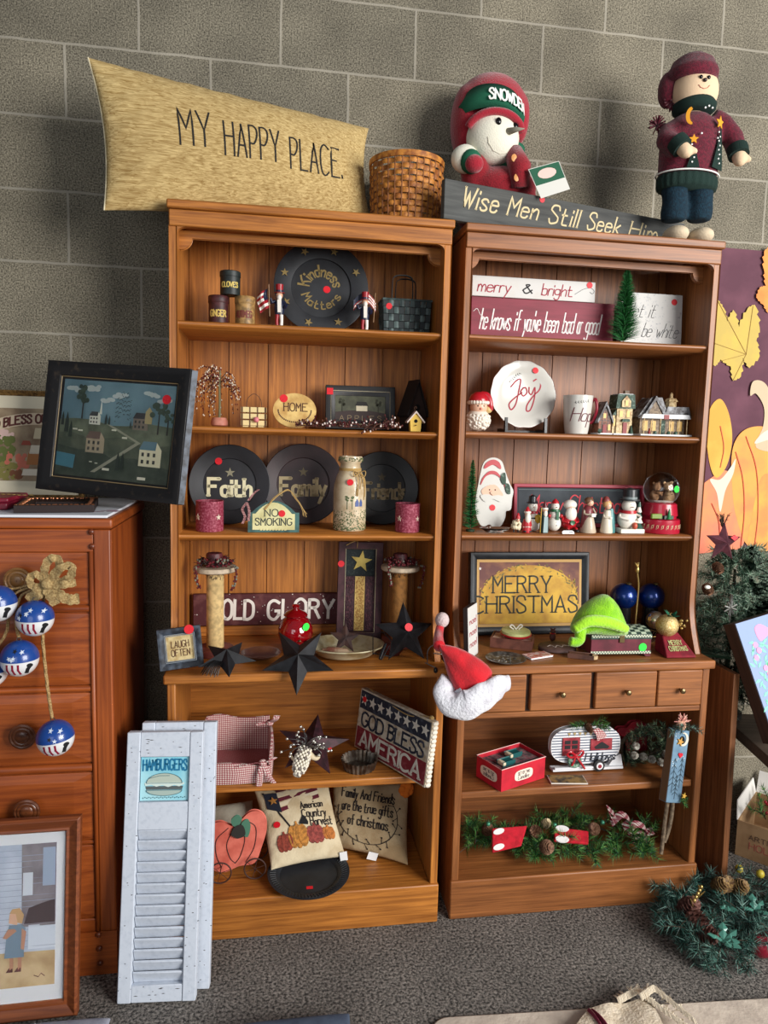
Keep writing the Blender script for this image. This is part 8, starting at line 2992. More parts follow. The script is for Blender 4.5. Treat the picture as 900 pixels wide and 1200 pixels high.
# ================================================================ dresser and what stands on and against it
DX,DY,DTOP=.207,-.497,1.178
def dresser():
 W=1.02
 t=thing('chest_of_drawers','tall reddish brown chest of drawers with round wooden knobs, cut by the left edge','dresser',(DX-W/2,-.06,0))
 wv=wood('cherry_upright',(124,56,18),(174,88,32),'z',8)
 wh=wood('cherry_cross',(130,58,18),(180,92,34),'x',8)
 yf=DY+.06
 xl,xr=-W/2,W/2
 lz=lambda v,u=60:at(u,v,DY).z
 MB().box(xl,xr,yf+.004,0,.055,DTOP-.03).build('carcass',wv,t,bevel=.002)
 MB().box(xl-.004,xr+.006,yf-.010,.002,DTOP-.026,DTOP).build('top',wh,t,bevel=.007,seg=3)
 fu=lambda u:sx(u,DY,.95)-t.location.x
 a,b=fu(105.5),fu(111)
 for s in(-1,1):
  m=MB()
  x0,x1=(b,xr)if s>0 else(xl,-b)
  m.box(min(x0,x1),max(x0,x1),yf-.006,yf+.004,.10,DTOP-.027)
  m.build('corner_post',wv,t,bevel=.004,seg=3)
  m=MB()
  m.tube([((a+b)/2*s,yf-.002,.11),((a+b)/2*s,yf-.002,lz(646))],.006,8)
  m.build('bead_moulding',wv,t,smooth=180)
  m=MB()
  m.prism([(s*(xr-.001),.0),(s*(xr-.10),.0),(s*(xr-.115),.045),(s*(xr-.13),.075),(s*(xr-.13),.115),(s*(xr-.001),.115)]if s>0 else[(-(xr-.001),.0),(-(xr-.001),.115),(-(xr-.13),.115),(-(xr-.13),.075),(-(xr-.115),.045),(-(xr-.10),0)],yf-.012,yf+.002)
  m.build('bracket_foot',wh,t,bevel=.003)
 MB().box(xr-.025,xr,yf+.02,0,0,.06).build('side_foot',wv,t,bevel=.002)
 MB().box(xl,xl+.025,yf+.02,0,0,.06).build('side_foot',wv,t,bevel=.002)
 MB().box(-b,b,yf-.004,yf+.004,lz(646.5),DTOP-.027).build('top_rail',wh,t,bevel=.002)
 zs=[(647.5,708.5),(719,803),(813,895),(907,986),(993,1078)]
 kn=[(23.5,678.7),None,(29,860),(34,947),None]
 knob=wood('knob_wood',(82,42,22),(118,66,36),'x',10,.3)
 gold=wood('knob_worn_gold',(122,84,44),(158,112,62),'x',10,.3)
 for i,(v0,v1)in enumerate(zs):
  z1,z0=lz(v0),lz(v1)
  d=MB()
  d.box(-a,a,yf-.001,yf+.004,z0,z1)
  o=d.build('drawer',wh,t,bevel=.002)
  f=MB()
  f.add([(-a+.002,yf-.001,z0+.002),(a-.002,yf-.001,z0+.002),(a-.002,yf-.001,z1-.002),(-a+.002,yf-.001,z1-.002),(-a+.045,yf-.0055,z0+.022),(a-.045,yf-.0055,z0+.022),(a-.045,yf-.0055,z1-.022),(-a+.045,yf-.0055,z1-.022)],[(0,1,5,4),(1,2,6,5),(2,3,7,6),(3,0,4,7),(4,5,6,7)])
  f.build('raised_panel',wh,o,smooth=0)
  kx=fu(26+2.6*i)
  kz=(z0+z1)/2+.004
  if kn[i]:
   P=at(kn[i][0],kn[i][1],DY-.012)
   kx,kz=P.x-t.location.x,P.z
  for s in((1,-1)):
   x=kx if s>0 else-kx
   k=MB().lathe([(.012,0),(.012,.012),(.026,.016),(.031,.022),(.031,.026),(.027,.028),(.024,.0265),(.0225,.028),(.019,.029),(.016,.0275),(.0145,.0295),(.007,.031),(.001,.031)],32,(x,yf-.005,kz),'y',cap1=False)
   k.build('knob',gold if i==0 else knob,o,smooth=50)
  if i<4:
   r0,r1=lz(zs[i+1][0]-1),lz(v1+1)
   MB().lathe([(.0001,-b+.012),((r1-r0)/2,-b+.012),((r1-r0)/2,b-.012),(.0001,b-.012)],14,(0,yf+.003,(r0+r1)/2),'x').build('divider_rail',wh,t,smooth=40)
 MB().box(-b,b,yf-.002,yf+.004,.085,lz(1080)).build('bottom_rail',wh,t,bevel=.003)
 peg=wood('peg_wood',(96,44,24),(130,66,38),'x',10,.3)
 for(u,v)in((107.5,623),(108.5,640),(117,1091),(118,1107),(119,1124)):
  P=at(u,v,DY)
  yy=yf-(.012 if v>1000 else .004)
  MB().lathe([(.0075,0),(.0070,.004),(.004,.0065),(.001,.007)],18,(P.x-t.location.x,yy,P.z),'y',cap1=False).build('peg',peg,t,smooth=50)
dresser()
def runner():
 t=thing('table_runner','white printed sheet covering the dresser top','cloth',(-.30,-.28,DTOP))
 m=MB()
 m.box(-.5,.502,-.228,.215,0,.0065)
 m.build('sheet',mat('white_sheet',(220,222,228),.6),t,bevel=.002)
 P=atz(128,599,DTOP+.006)
 p=MB()
 for i in range(7):
  x,y=P.x+.30+rnd.uniform(-.05,.02),P.y+.28+rnd.uniform(-.03,.02)
  p.lathe([(.014*rnd.uniform(.5,1),.0066),(.001,.0070)],8,(x,y,0),cap0=False,cap1=False,sxy=(1.4,.6))
 p.build('faded_print',mat('faded_rose_print',(176,130,146),.7,spot=(110,70,90),amt=.4,scale=60),t)
runner()
ST=DTOP+.0075
def lying_things():
 A,B=atz(15,602,ST),atz(110,601,ST)
 C_=atz(137,583,ST)
 ang=math.atan2(B.y-A.y,B.x-A.x)
 w=(B-A).length
 t=thing('ornate_frame','ornate dark frame with copper scrollwork lying flat on the dresser','picture frame',(A.x,A.y+.004,ST),ang)
 d=min(.20,(C_-B).length)
 t2=.028
 dk=mat('dark_bronze',(44,32,30),.5,.3)
 fr=frame_mb(w,d,t2,.018)
 fr.M=None
 M=Matrix.Translation((w/2,0,0))@Matrix.Rotation(-PI/2,4,'X')
 fr.v=[tuple(M@Vector(v))for v in fr.v]
 fr.build('frame',dk,t,bevel=.001)
 MB().box(t2,w-t2,t2,d-t2,.002,.006).build('dark_glass',mat('dark_glass',(26,26,28),.08,coat=.6),t)
 sc=MB()
 for(p0,p1,n)in(((0,.010),(w,.010),22),((w-.012,.01),(w-.012,d),14),((.012,.01),(.012,d),14),((0,d-.010),(w,d-.010),22)):
  for i in range(n):
   f=(i+.5)/n
   x,y=p0[0]+(p1[0]-p0[0])*f,p0[1]+(p1[1]-p0[1])*f
   sc.ell((x+.002*math.sin(i*2.1),y+.002*math.cos(i*1.7),.017),.0045,.0045,.003,8,5)
 sc.build('copper_scrollwork',mat('copper_leaf',(186,120,84),.35,.7),t)
 A,B=atz(-30,603,ST),atz(34,601,ST)
 k=thing('red_case','dark red case with pink and gold markings lying at the left of the dresser top','box',(A.x+.02,-.36,ST),.03)
 MB().box(-.10,.020,-.06,.10,0,.018).build('lower_half',mat('case_maroon',(120,18,42),.45,spot=(90,12,30),scale=20),k,bevel=.004)
 MB().box(-.10,.024,-.064,.10,.0185,.030).build('lid',mat('case_crimson',(134,22,48),.4,spot=(104,14,36),scale=20),k,bevel=.004)
 g=MB()
 for i in range(7):g.ell((-.03+.014*i,.02+.01*math.sin(i),.031),.006,.004,.0015,8,5)
 g.build('gold_ornament',mat('gold_leaf',(186,160,100),.35,.8),k)
lying_things()
def quad_frame(name,label,cat,BL,BR,TR,TL):
 """an Empty whose x,z plane is the quad's; returns it with the width and height"""
 ex=(BR-BL);w=ex.length;ex.normalize()
 ez=(TL-BL);h=(ez-ex*ez.dot(ex)).length
 ez=(ez-ex*ez.dot(ex)).normalized()
 ey=ez.cross(ex)
 t=thing(name,label,cat,BL)
 o=(BL+BR)/2
 t.matrix_world=Matrix(((ex.x,ey.x,ez.x,o.x),(ex.y,ey.y,ez.y,o.y),(ex.z,ey.z,ez.z,o.z),(0,0,0,1)))
 return t,w,h
def sampler():
 Y=-.13
 TL,TR=at(-80,449,-.085),at(75,465,-.085)
 B0=ST
 w=.36
 xr=at(75,520,Y).x
 t=thing('framed_print','gold framed still life print lettered GOD BLESS OUR HOME behind the black frame','picture',(xr-w/2+.06,-.16,B0),0,-.20)
 h=(at(10,459,-.10).z-B0)/math.cos(.20)
 gm=mat('gilt_frame',(142,108,58),.4,.5,spot=(90,64,32),amt=.4,scale=120)
 frame_mb(w,h,.014,.016).build('frame',gm,t)
 rp=MB()
 for i in range(60):
  rp.ell((-w/2+w*(i+.5)/60,-.0165,h-.004),.0032,.0028,.0028,6,5)
 rp.build('rope_edge',gm,t)
 o=MB().box(-w/2+.012,w/2-.012,-.006,-.002,.012,h-.012).build('print',mat('print_cream',(214,204,178),.7),t)
 xx=lambda u:sx(u,-.14,1.35)-t.location.x
 f=flat(-.006)
 MB().patch([(-w*.46,h*.17),(w*.42,h*.17),(w*.42,h*.84),(-w*.46,h*.84)],f,.0004).build('painted_scene',mat('print_scene',(168,148,118),.7,spot=(120,96,74),amt=.4,scale=14),o)
 f=flat(-.0066)
 def blob(nm,c,n,x0,x1,z0,z1,r):
  m=MB()
  for i in range(n):m.patch(disc(r*rnd.uniform(.5,1.2),7,(xx(rnd.uniform(x0,x1)),h*rnd.uniform(z0,z1))),f,.0004+.0003*rnd.random())
  m.build(nm,mat('scene_'+nm,c,.7),o,kind='stuff')
 blob('painted_foliage',(96,104,48),60,-14,14,.30,.56,.009)
 blob('painted_grass',(128,120,60),40,-10,18,.18,.34,.008)
 blob('painted_roses',(196,108,86),26,8,34,.28,.42,.008)
 blob('painted_blossom',(214,180,170),20,0,14,.54,.70,.008)
 blob('painted_thatch',(122,74,46),18,14,30,.20,.26,.007)
 for nm,c,u0,u1,z0,z1 in(('painted_chest',(160,104,56),31,56,.32,.43),('painted_cloth',(206,196,176),34,56,.42,.50),('painted_lamp',(196,182,150),38,50,.56,.66),('painted_book',(150,70,52),24,36,.50,.54),('painted_paper',(216,206,186),26,50,.22,.28)):
  MB().patch([(xx(u0),h*z0),(xx(u1),h*z0),(xx(u1-2),h*z1),(xx(u0+2),h*z1)],f,.0012).build(nm,mat('scene_'+nm,c,.7),o)
 bn=MB()
 arc=lambda x:h*(.745-.9*(x-xx(45))**2/.05*.28)
 pts=[xx(-40)+(xx(70)-xx(-40))*i/20 for i in range(21)]
 bn.patch([(x,arc(x)-h*.055)for x in pts]+[(x,arc(x)+h*.055)for x in reversed(pts)],f,.0016)
 bn.build('ribbon_banner',mat('banner_cream',(206,186,158),.7),o)
 l=MB()
 fa=lambda x,z,hh:(x,-.0084-hh,z+arc(x))
 text(l,'GOD BLESS OUR HOME',fa,xx(36),0,h*.075,(xx(56)-xx(0))*2.1,.22,0,gap=2.0)
 l.build('lettering',mat('banner_brown',(92,44,38),.7),o)
sampler()
def folk_painting():
 BL,BR,TR,TL=at(50,573,-.25),at(214,592,-.42),at(221,427,-.385),at(60,424,-.215)
 t,w,h=quad_frame('framed_painting','large black framed folk painting of a village, leaning beyond the dresser corner','picture',BL,BR,TR,TL)
 fw=w*.105
 frame_mb(w,h,fw,.030,prof=[(0,0),(0,.028),(fw*.2,.030),(fw*.45,.026),(fw*.8,.020),(fw*.85,.013),(fw,.012),(fw,0)]).build('frame',mat('black_frame',(24,22,22),.4,spot=(60,50,40),amt=.05,scale=60),t,bevel=.001)
 MB().tube([(w/2+.0005,-.012,.002),(w/2+.0005,-.012,h-.002)],.0105,4).build('worn_side',mat('worn_grey_side',(88,96,108),.5,spot=(40,42,48),amt=.5,scale=50),t,smooth=0)
 ln=MB()
 a,b=w/2-fw*.86,h-fw*.86
 ln.tube([(-a,-.0155,fw*.86),(a,-.0155,fw*.86),(a,-.0155,b),(-a,-.0155,b)],.0014,5,True)
 ln.build('gold_line',mat('dull_gold_line',(150,128,92),.5),t)
 iw,ih=w/2-fw+.001,h-2*fw
 z0=fw
 o=MB().box(-iw,iw,-.011,-.004,z0,z0+ih).build('painting',mat('folk_sky',(104,132,140),.5,spot=(84,112,122),amt=.5,scale=6),t)
 cnt=[0]
 def shp(nm,c,poly,lay=1,spot=None):
  MB().patch([(iw*(2*x-1),z0+ih*y)for x,y in poly],flat(-.0111-.00045*lay),.0004).build(nm,mat('folk_'+nm+'_%d%d%d'%c,c,.55,spot=spot,amt=.5,scale=30),o)
 cl=MB()
 for cx,cy,n in((.10,.90,8),(.28,.92,9),(.52,.86,9),(.80,.90,9),(.42,.80,6),(.92,.84,6)):
  for i in range(n):
   cl.patch([(p[0],p[1])for p in disc(iw*.055*rnd.uniform(.6,1.2),10,(iw*(2*(cx+.10*(i/n-.5))-1),z0+ih*(cy+rnd.uniform(-.015,.02))),iw*.03)],flat(-.0112),.0003+.0001*i)
 cl.build('painted_clouds',mat('folk_cloud',(168,176,172),.6),o)
 shp('far_field',(98,104,84),[(0,.0),(1,0),(1,.58),(.8,.60),(.6,.56),(.45,.55),(.3,.60),(.12,.60),(0,.58)],2,(76,84,66))
 shp('middle_field',(82,88,70),[(0,0),(1,0),(1,.40),(.8,.36),(.55,.44),(.3,.40),(.1,.46),(0,.44)],3,(62,70,56))
 shp('near_field',(62,70,58),[(0,0),(1,0),(1,.16),(.7,.24),(.5,.22),(.35,.30),(.2,.28),(0,.32)],4,(46,54,44))
 shp('road',(140,138,120),[(.32,.06),(.36,.06),(.74,.40),(.50,.54),(.40,.58),(.48,.53),(.70,.40)],5)
 shp('pond',(60,108,122),[(0,.10),(.16,.08),(.17,.22),(0,.24)],6)
 def house(x,y,s,c,r):
  shp('house',c,[(x,y),(x+.13*s,y),(x+.13*s,y+.12*s),(x+.10*s,y+.17*s),(x,y+.12*s)],7)
  shp('house_roof',r,[(x-.005,y+.115*s),(x+.095*s,y+.115*s),(x+.10*s,y+.175*s),(x+.02*s,y+.175*s)],8)
  for i in range(3):
   for j in range(2):
    xx,yy=x+.015*s+.034*s*i,y+.02*s+.05*s*j
    shp('house_window',(52,52,48),[(xx,yy),(xx+.014*s,yy),(xx+.014*s,yy+.026*s),(xx,yy+.026*s)],9)
 house(.27,.55,.75,(196,196,180),(60,60,60))
 house(.26,.26,1.25,(150,136,112),(96,76,66))
 house(.74,.17,1.45,(198,192,160),(84,112,124))
 house(.66,.53,1.0,(112,100,88),(56,54,56))
 shp('tower',(150,136,96),[(.76,.60),(.82,.60),(.82,.72),(.79,.77),(.76,.72)],7)
 shp('steeple',(196,196,180),[(.355,.66),(.375,.66),(.365,.80)],7)
 def tree(x,y,s,c=(40,52,44)):
  shp('tree_trunk',(44,40,34),[(x-.006,y),(x+.006,y),(x+.004,y+.16*s),(x-.004,y+.16*s)],8)
  m=MB()
  for i in range(12):m.patch(disc(iw*.035*s*rnd.uniform(.6,1.1),8,(iw*(2*(x+rnd.uniform(-.05,.05)*s)-1),z0+ih*(y+.18*s+rnd.uniform(-.05,.06)*s))),flat(-.0153),.0002+.0001*rnd.random())
  m.build('tree_crown',mat('folk_crown_%d'%c[0],c,.6,spot=(60,76,60),amt=.5,scale=60),o)
 tree(.20,.60,1.4);tree(.88,.50,1.3,(56,66,54));tree(.96,.50,1.0,(56,66,54))
 for x,y,s in((.07,.45,1.6),(.11,.40,1.3),(.03,.52,1.1),(.56,.10,1.5),(.60,.12,1.3),(.42,.56,.8),(.45,.56,.7),(.64,.54,.6)):
  shp('cypress',(38,48,40),[(x-.012*s,y),(x+.012*s,y),(x+.009*s,y+.08*s),(x,y+.13*s),(x-.009*s,y+.08*s)],9)
 w_=MB()
 for i in range(16):
  x=.53+.012*i*.6
  for k in range(5):w_.patch(disc(iw*.008,5,(iw*(2*(.50+.0085*i)-1),z0+ih*(.60+.045*k+.03*math.sin(i*1.3)+.10*(1-((i-8)/8)**2)))),flat(-.0150),.0003)
 w_.build('willow',mat('folk_willow',(50,62,60),.6),o,kind='stuff')
 for x,y,s in((.50,.50,.02),(.60,.43,.022),(.32,.16,.012),(.37,.15,.012),(.46,.09,.03),(.78,.03,.035),(.15,.48,.02),(.20,.47,.02)):
  shp('white_animal',(200,196,176),[(x-s,y),(x+s,y),(x+s,y+s*.8),(x-s,y+s*.8)],9)
 sticker(t,flat(-.0150),iw*.86,z0+ih*.86,.0120)
 MB().box(-iw,iw,-.0175,-.0165,z0,z0+ih).build('glass',mat('picture_glass',(255,255,255),.02,trans=1,ior=1.1),t)
folk_painting()
def bell_swag():
 loc=at(30,690,DY-.055)
 q=rel(loc)
 t=thing('bell_swag','bunch of blue and white painted bells on jute cords hung from the dresser knob','bells',loc)
 blue=mat('bell_blue',(24,66,140),.3,spot=(200,210,230),amt=-.25,scale=420,coat=.4)
 wht=mat('bell_white',(222,222,222),.3,coat=.4)
 red,blk,star_m=mat('bell_red',(140,24,50),.4),mat('bell_slot',(20,20,22),.6),mat('bell_star',(206,214,226),.4)
 jute=mat('jute',(190,158,108),.95,spot=(150,118,74),amt=.5,scale=300,bump=.5,bscale=500)
 def bell(u,v,dy,tilt,r=.0415):
  c=q(u,v,dy)
  M=Matrix.Translation(c)@Matrix.Rotation(tilt,4,'Y')
  n,mm=32,20
  def shell(t0,t1,k,nm,m,R):
   b=MB();b.M=M
   rings=[]
   for i in range(k+1):
    th=t0+(t1-t0)*i/k
    rings.append([(R*math.sin(th)*math.cos(2*PI*j/n),R*math.sin(th)*math.sin(2*PI*j/n),R*math.cos(th))for j in range(n)])
   b.loft(rings,False,False)
   return b.build(nm,m,t,smooth=180)
  o=shell(.02,1.56,10,'bell',blue,r*1.012)
  p=MB();p.M=M
  rings=[]
  for i in range(11):
   th=1.56+(3.12-1.56)*i/10
   rings.append([(r*math.sin(th)*math.cos(2*PI*j/n),r*math.sin(th)*math.sin(2*PI*j/n),r*math.cos(th))for j in range(n)])
  p.loft(rings,False,False);p.build('white_half',wht,o,smooth=180)
  sm=sph_map((0,0,0),r)
  def pt(nm,fn,m):
   b=MB();b.M=M;fn(b);b.build(nm,m,o)
  for x in(-.36,-.06,.22):
   pt('red_stripe',lambda b:b.ribbon([(r*x,-r*.12),(r*(x-.02),-r*.4),(r*(x+.04),-r*.66)],.0042,sm,.0008),red)
  pt('bell_slot',lambda b:(b.ribbon([(r*.74,-r*.22),(r*.62,-r*.40),(r*.52,-r*.62)],.0062,sm,.0008),b.patch(disc(r*.12,10,(r*.72,-r*.20)),sm,.0009)),blk)
  for i in range(6):
   x,z=rnd.uniform(-.65,.65),rnd.uniform(.15,.70)
   if x*x+z*z<.75:pt('star',lambda b:b.patch(star(r*.13,(r*x,r*z),rnd.random()),sm,.0012),star_m if i else blk)
  lp=MB();lp.M=M
  lp.tube([(.005*math.cos(2*PI*i/12),0,r*1.05+.005*math.sin(2*PI*i/12))for i in range(12)],.0012,5,True)
  lp.build('loop',mat('steel_wire',(120,118,116),.3,.9),o)
  return c
 bell(-3,708,-.018,-.05);bell(41,725,-.020,.02);bell(23,772,-.030,.0);bell(65,865,-.044,-.12);bell(-13,786,-.010,.0)
 cd=MB()
 def cord(pts,r=.0042):
  P=catmull([q(u,v,dy)for u,v,dy in pts],6)
  for k in range(3):
   cd.tube([p+Vector((.0018*math.cos(i*1.1+2.1*k),.0018*math.sin(i*1.1+2.1*k),0))for i,p in enumerate(P)],r*.62,6)
 cord([(52,690,.0),(50,745,.008),(55,800,.008),(61,842,-.044)])
 cord([(46,688,.0),(24,700,.008),(19,725,.008),(22,748,-.018)])
 cord([(44,686,.0),(14,700,.010),(8,740,.010),(-8,765,.004)])
 cord([(40,684,.0),(20,690,.010),(4,690,.0)])
 cord([(46,690,0),(42,704,-.010)])
 cd.build('jute_cords',jute,t,smooth=180)
 bw=MB()
 bl=mat('burlap_bow',(186,160,110),.9,spot=(150,122,78),amt=.5,scale=220,bump=.7,bscale=420)
 def rib(pts,wd,twist=0.0):
  P=catmull([q(u,v,dy)for u,v,dy in pts],7)
  R=[]
  for i,p in enumerate(P):
   tn=(P[min(i+1,len(P)-1)]-P[max(i-1,0)]).normalized()
   s=tn.cross(Vector((0,-1,0)))
   s=(s.normalized()if s.length>.1 else Vector((1,0,0)))
   s=(s+Vector((0,-twist*math.sin(i*.5),0))).normalized()*wd*(1+.12*math.sin(i*1.7))
   nn=s.cross(tn).normalized()*.0011
   R.append([p-s+nn,p+Vector((0,-.004*math.sin(i*.9),0))+nn,p+s+nn,p+s-nn,p-nn,p-s-nn])
  bw.loft(R)
 rib([(54,685,-.02),(52,670,-.034),(58,656,-.04),(69,657,-.036),(67,672,-.02),(56,685,-.02)],.009,.2)
 rib([(56,685,-.02),(68,668,-.038),(83,664,-.04),(82,677,-.03),(66,684,-.02)],.009,.2)
 rib([(54,685,-.02),(44,674,-.032),(35,678,-.032),(39,688,-.026),(54,686,-.02)],.008,.2)
 rib([(54,686,-.02),(46,694,-.026),(34,705,-.014)],.014,.1)
 rib([(56,686,-.022),(68,696,-.030),(80,703,-.026),(93,702,-.02)],.012,.1)
 rib([(58,685,-.022),(72,686,-.034),(89,683,-.024)],.009,.1)
 rib([(54,686,-.022),(58,697,-.032),(66,709,-.025)],.011,.1)
 k=q(55,685,-.028)
 bw.ell(k,.014,.011,.013,14,10)
 bw.build('burlap_bow',bl,t,smooth=60)
bell_swag()
def leaning_print():
 B1=atz(93,1184,.0)
 TR=at(97,953,B1.y+.072)
 w=.56
 BR=Vector((B1.x,B1.y,.0005));BL=BR-Vector((w,.012,0))
 TRp=Vector((BR.x+(TR.x-BR.x),TR.y,TR.z));TL=TRp-Vector((w,.012,0))
 t,W,h=quad_frame('framed_print','large brown framed print of children by a house, on the floor before the dresser','picture',BL,BR,TRp,TL)
 wd=wood('print_frame_wood',(104,50,24),(150,82,42),'x',8)
 frame_mb(W,h,.036,.026,prof=[(0,0),(0,.020),(.006,.026),(.012,.022),(.026,.014),(.032,.016),(.036,.010),(.036,0)]).build('frame',wd,t,bevel=.001)
 o=MB().box(-W/2+.034,W/2-.034,-.006,-.002,.034,h-.034).build('white_mount',mat('mount_white',(226,228,232),.6),t)
 px,pz=lambda u:W/2-(97-u)*(W/2-(W/2-.036))/1,None
 e=W/2-.036
 # picture area measured from its right edge, in metres
 def shp(nm,c,poly,lay=1,spot=None,sc=14):
  MB().patch([(e-x,z)for x,z in poly],flat(-.006-.0004*lay),.0004).build(nm,mat('kid_'+nm,c,.65,spot=spot,amt=.5,scale=sc),o)
 r=.020
 z0,z1=.072,h-.062
 L=.40
 H=z1-z0
 shp('sandy_ground',(196,172,134),[(r,z0),(r+L,z0),(r+L,z0+H*.26),(r,z0+H*.24)],1,(166,138,100))
 shp('white_siding',(196,204,218),[(r,z0+H*.24),(r+L,z0+H*.26),(r+L,z1),(r,z1)],1,(172,182,200))
 ln=MB()
 for i in range(18):
  z=z0+H*(.28+.04*i)
  ln.ribbon([(e-r,z),(e-r-L,z)],.0012,flat(-.0064))
 ln.build('siding_lines',mat('kid_siding_line',(150,160,180),.7),o)
 shp('porch_shade',(108,100,108),[(r,z0+H*.42),(r+.075,z0+H*.42),(r+.078,z1),(r,z1)],2,(138,132,138))
 shp('porch_window',(150,164,186),[(r+.002,z0+H*.70),(r+.030,z0+H*.70),(r+.030,z1-.01),(r+.002,z1-.01)],3)
 shp('porch_post',(206,212,222),[(r+.052,z0+H*.64),(r+.074,z0+H*.64),(r+.074,z0+H*.80),(r+.052,z0+H*.80)],3)
 shp('dark_chair',(72,60,62),[(r+.002,z0+H*.44),(r+.07,z0+H*.44),(r+.06,z0+H*.55),(r+.03,z0+H*.58),(r+.002,z0+H*.60)],3)
 shp('porch_step',(206,214,226),[(r,z0+H*.26),(r+.06,z0+H*.26),(r+.06,z0+H*.43),(r,z0+H*.43)],2)
 # girl in a blue dress, hand on her chest
 gx=r+.088
 def g(nm,c,poly,lay=5):shp(nm,c,[(gx-x,z0+z)for x,z in poly],lay)
 b=H*.12
 s=H*.42
 for k in(-.10,.12):g('bare_leg',(176,128,104),[((k-.04)*s*.6,b+s*.02),((k+.05)*s*.6,b+s*.02),((k+.05)*s*.6,b+s*.28),((k-.05)*s*.6,b+s*.28)])
 for k in(-.12,.10):g('shoe',(90,52,48),[((k-.12)*s*.6,b-s*.02),((k+.06)*s*.6,b-s*.02),((k+.06)*s*.6,b+s*.04),((k-.04)*s*.6,b+s*.05)])
 g('blue_dress',(112,132,150),[(-.17*s,b+s*.22),(.14*s,b+s*.22),(.13*s,b+s*.5),(.16*s,b+s*.70),(.10*s,b+s*.76),(-.10*s,b+s*.76),(-.14*s,b+s*.6)],6)
 g('arm',(176,128,104),[(.10*s,b+s*.70),(.17*s,b+s*.64),(.14*s,b+s*.34),(.09*s,b+s*.36)],7)
 g('folded_arm',(176,128,104),[(-.12*s,b+s*.70),(-.20*s,b+s*.56),(-.14*s,b+s*.54),(.02*s,b+s*.66),(-.02*s,b+s*.70)],7)
 g('face',(206,164,138),[(-.11*s+.0,b+s*.80),(.02*s,b+s*.76),(.06*s,b+s*.92),(-.04*s,b+s*1.0),(-.10*s,b+s*.94)],6)
 g('fair_hair',(186,150,108),[(.10*s,b+s*.78),(.13*s,b+s*.92),(.06*s,b+s*1.04),(-.06*s,b+s*1.03),(-.10*s,b+s*.96),(.0,b+s*.95),(.03*s,b+s*.80)],7)
 gx=r+.165
 g('yellow_dress',(196,172,110),[(-.14*s,b+s*.22),(.12*s,b+s*.22),(.12*s,b+s*.72),(-.10*s,b+s*.74)],6)
 g('dark_head',(90,62,50),[(-.09*s,b+s*.76),(.07*s,b+s*.76),(.08*s,b+s*.96),(-.02*s,b+s*1.02),(-.10*s,b+s*.94)],6)
 g('dark_leg',(110,76,60),[(-.06*s,b),(.06*s,b),(.06*s,b+s*.24),(-.06*s,b+s*.24)])
 sg=MB().ribbon([(e-r-.022,z0+H*.065),(e-r-.030,z0+H*.085),(e-r-.036,z0+H*.062),(e-r-.046,z0+H*.075)],.0011,flat(-.0072))
 sg.build('signature',mat('banner_brown',(92,44,38),.7),o)
 MB().box(-W/2+.036,W/2-.036,-.0105,-.0095,.036,h-.036).build('glass',mat('picture_glass',(255,255,255),.02,trans=1),t)
leaning_print()
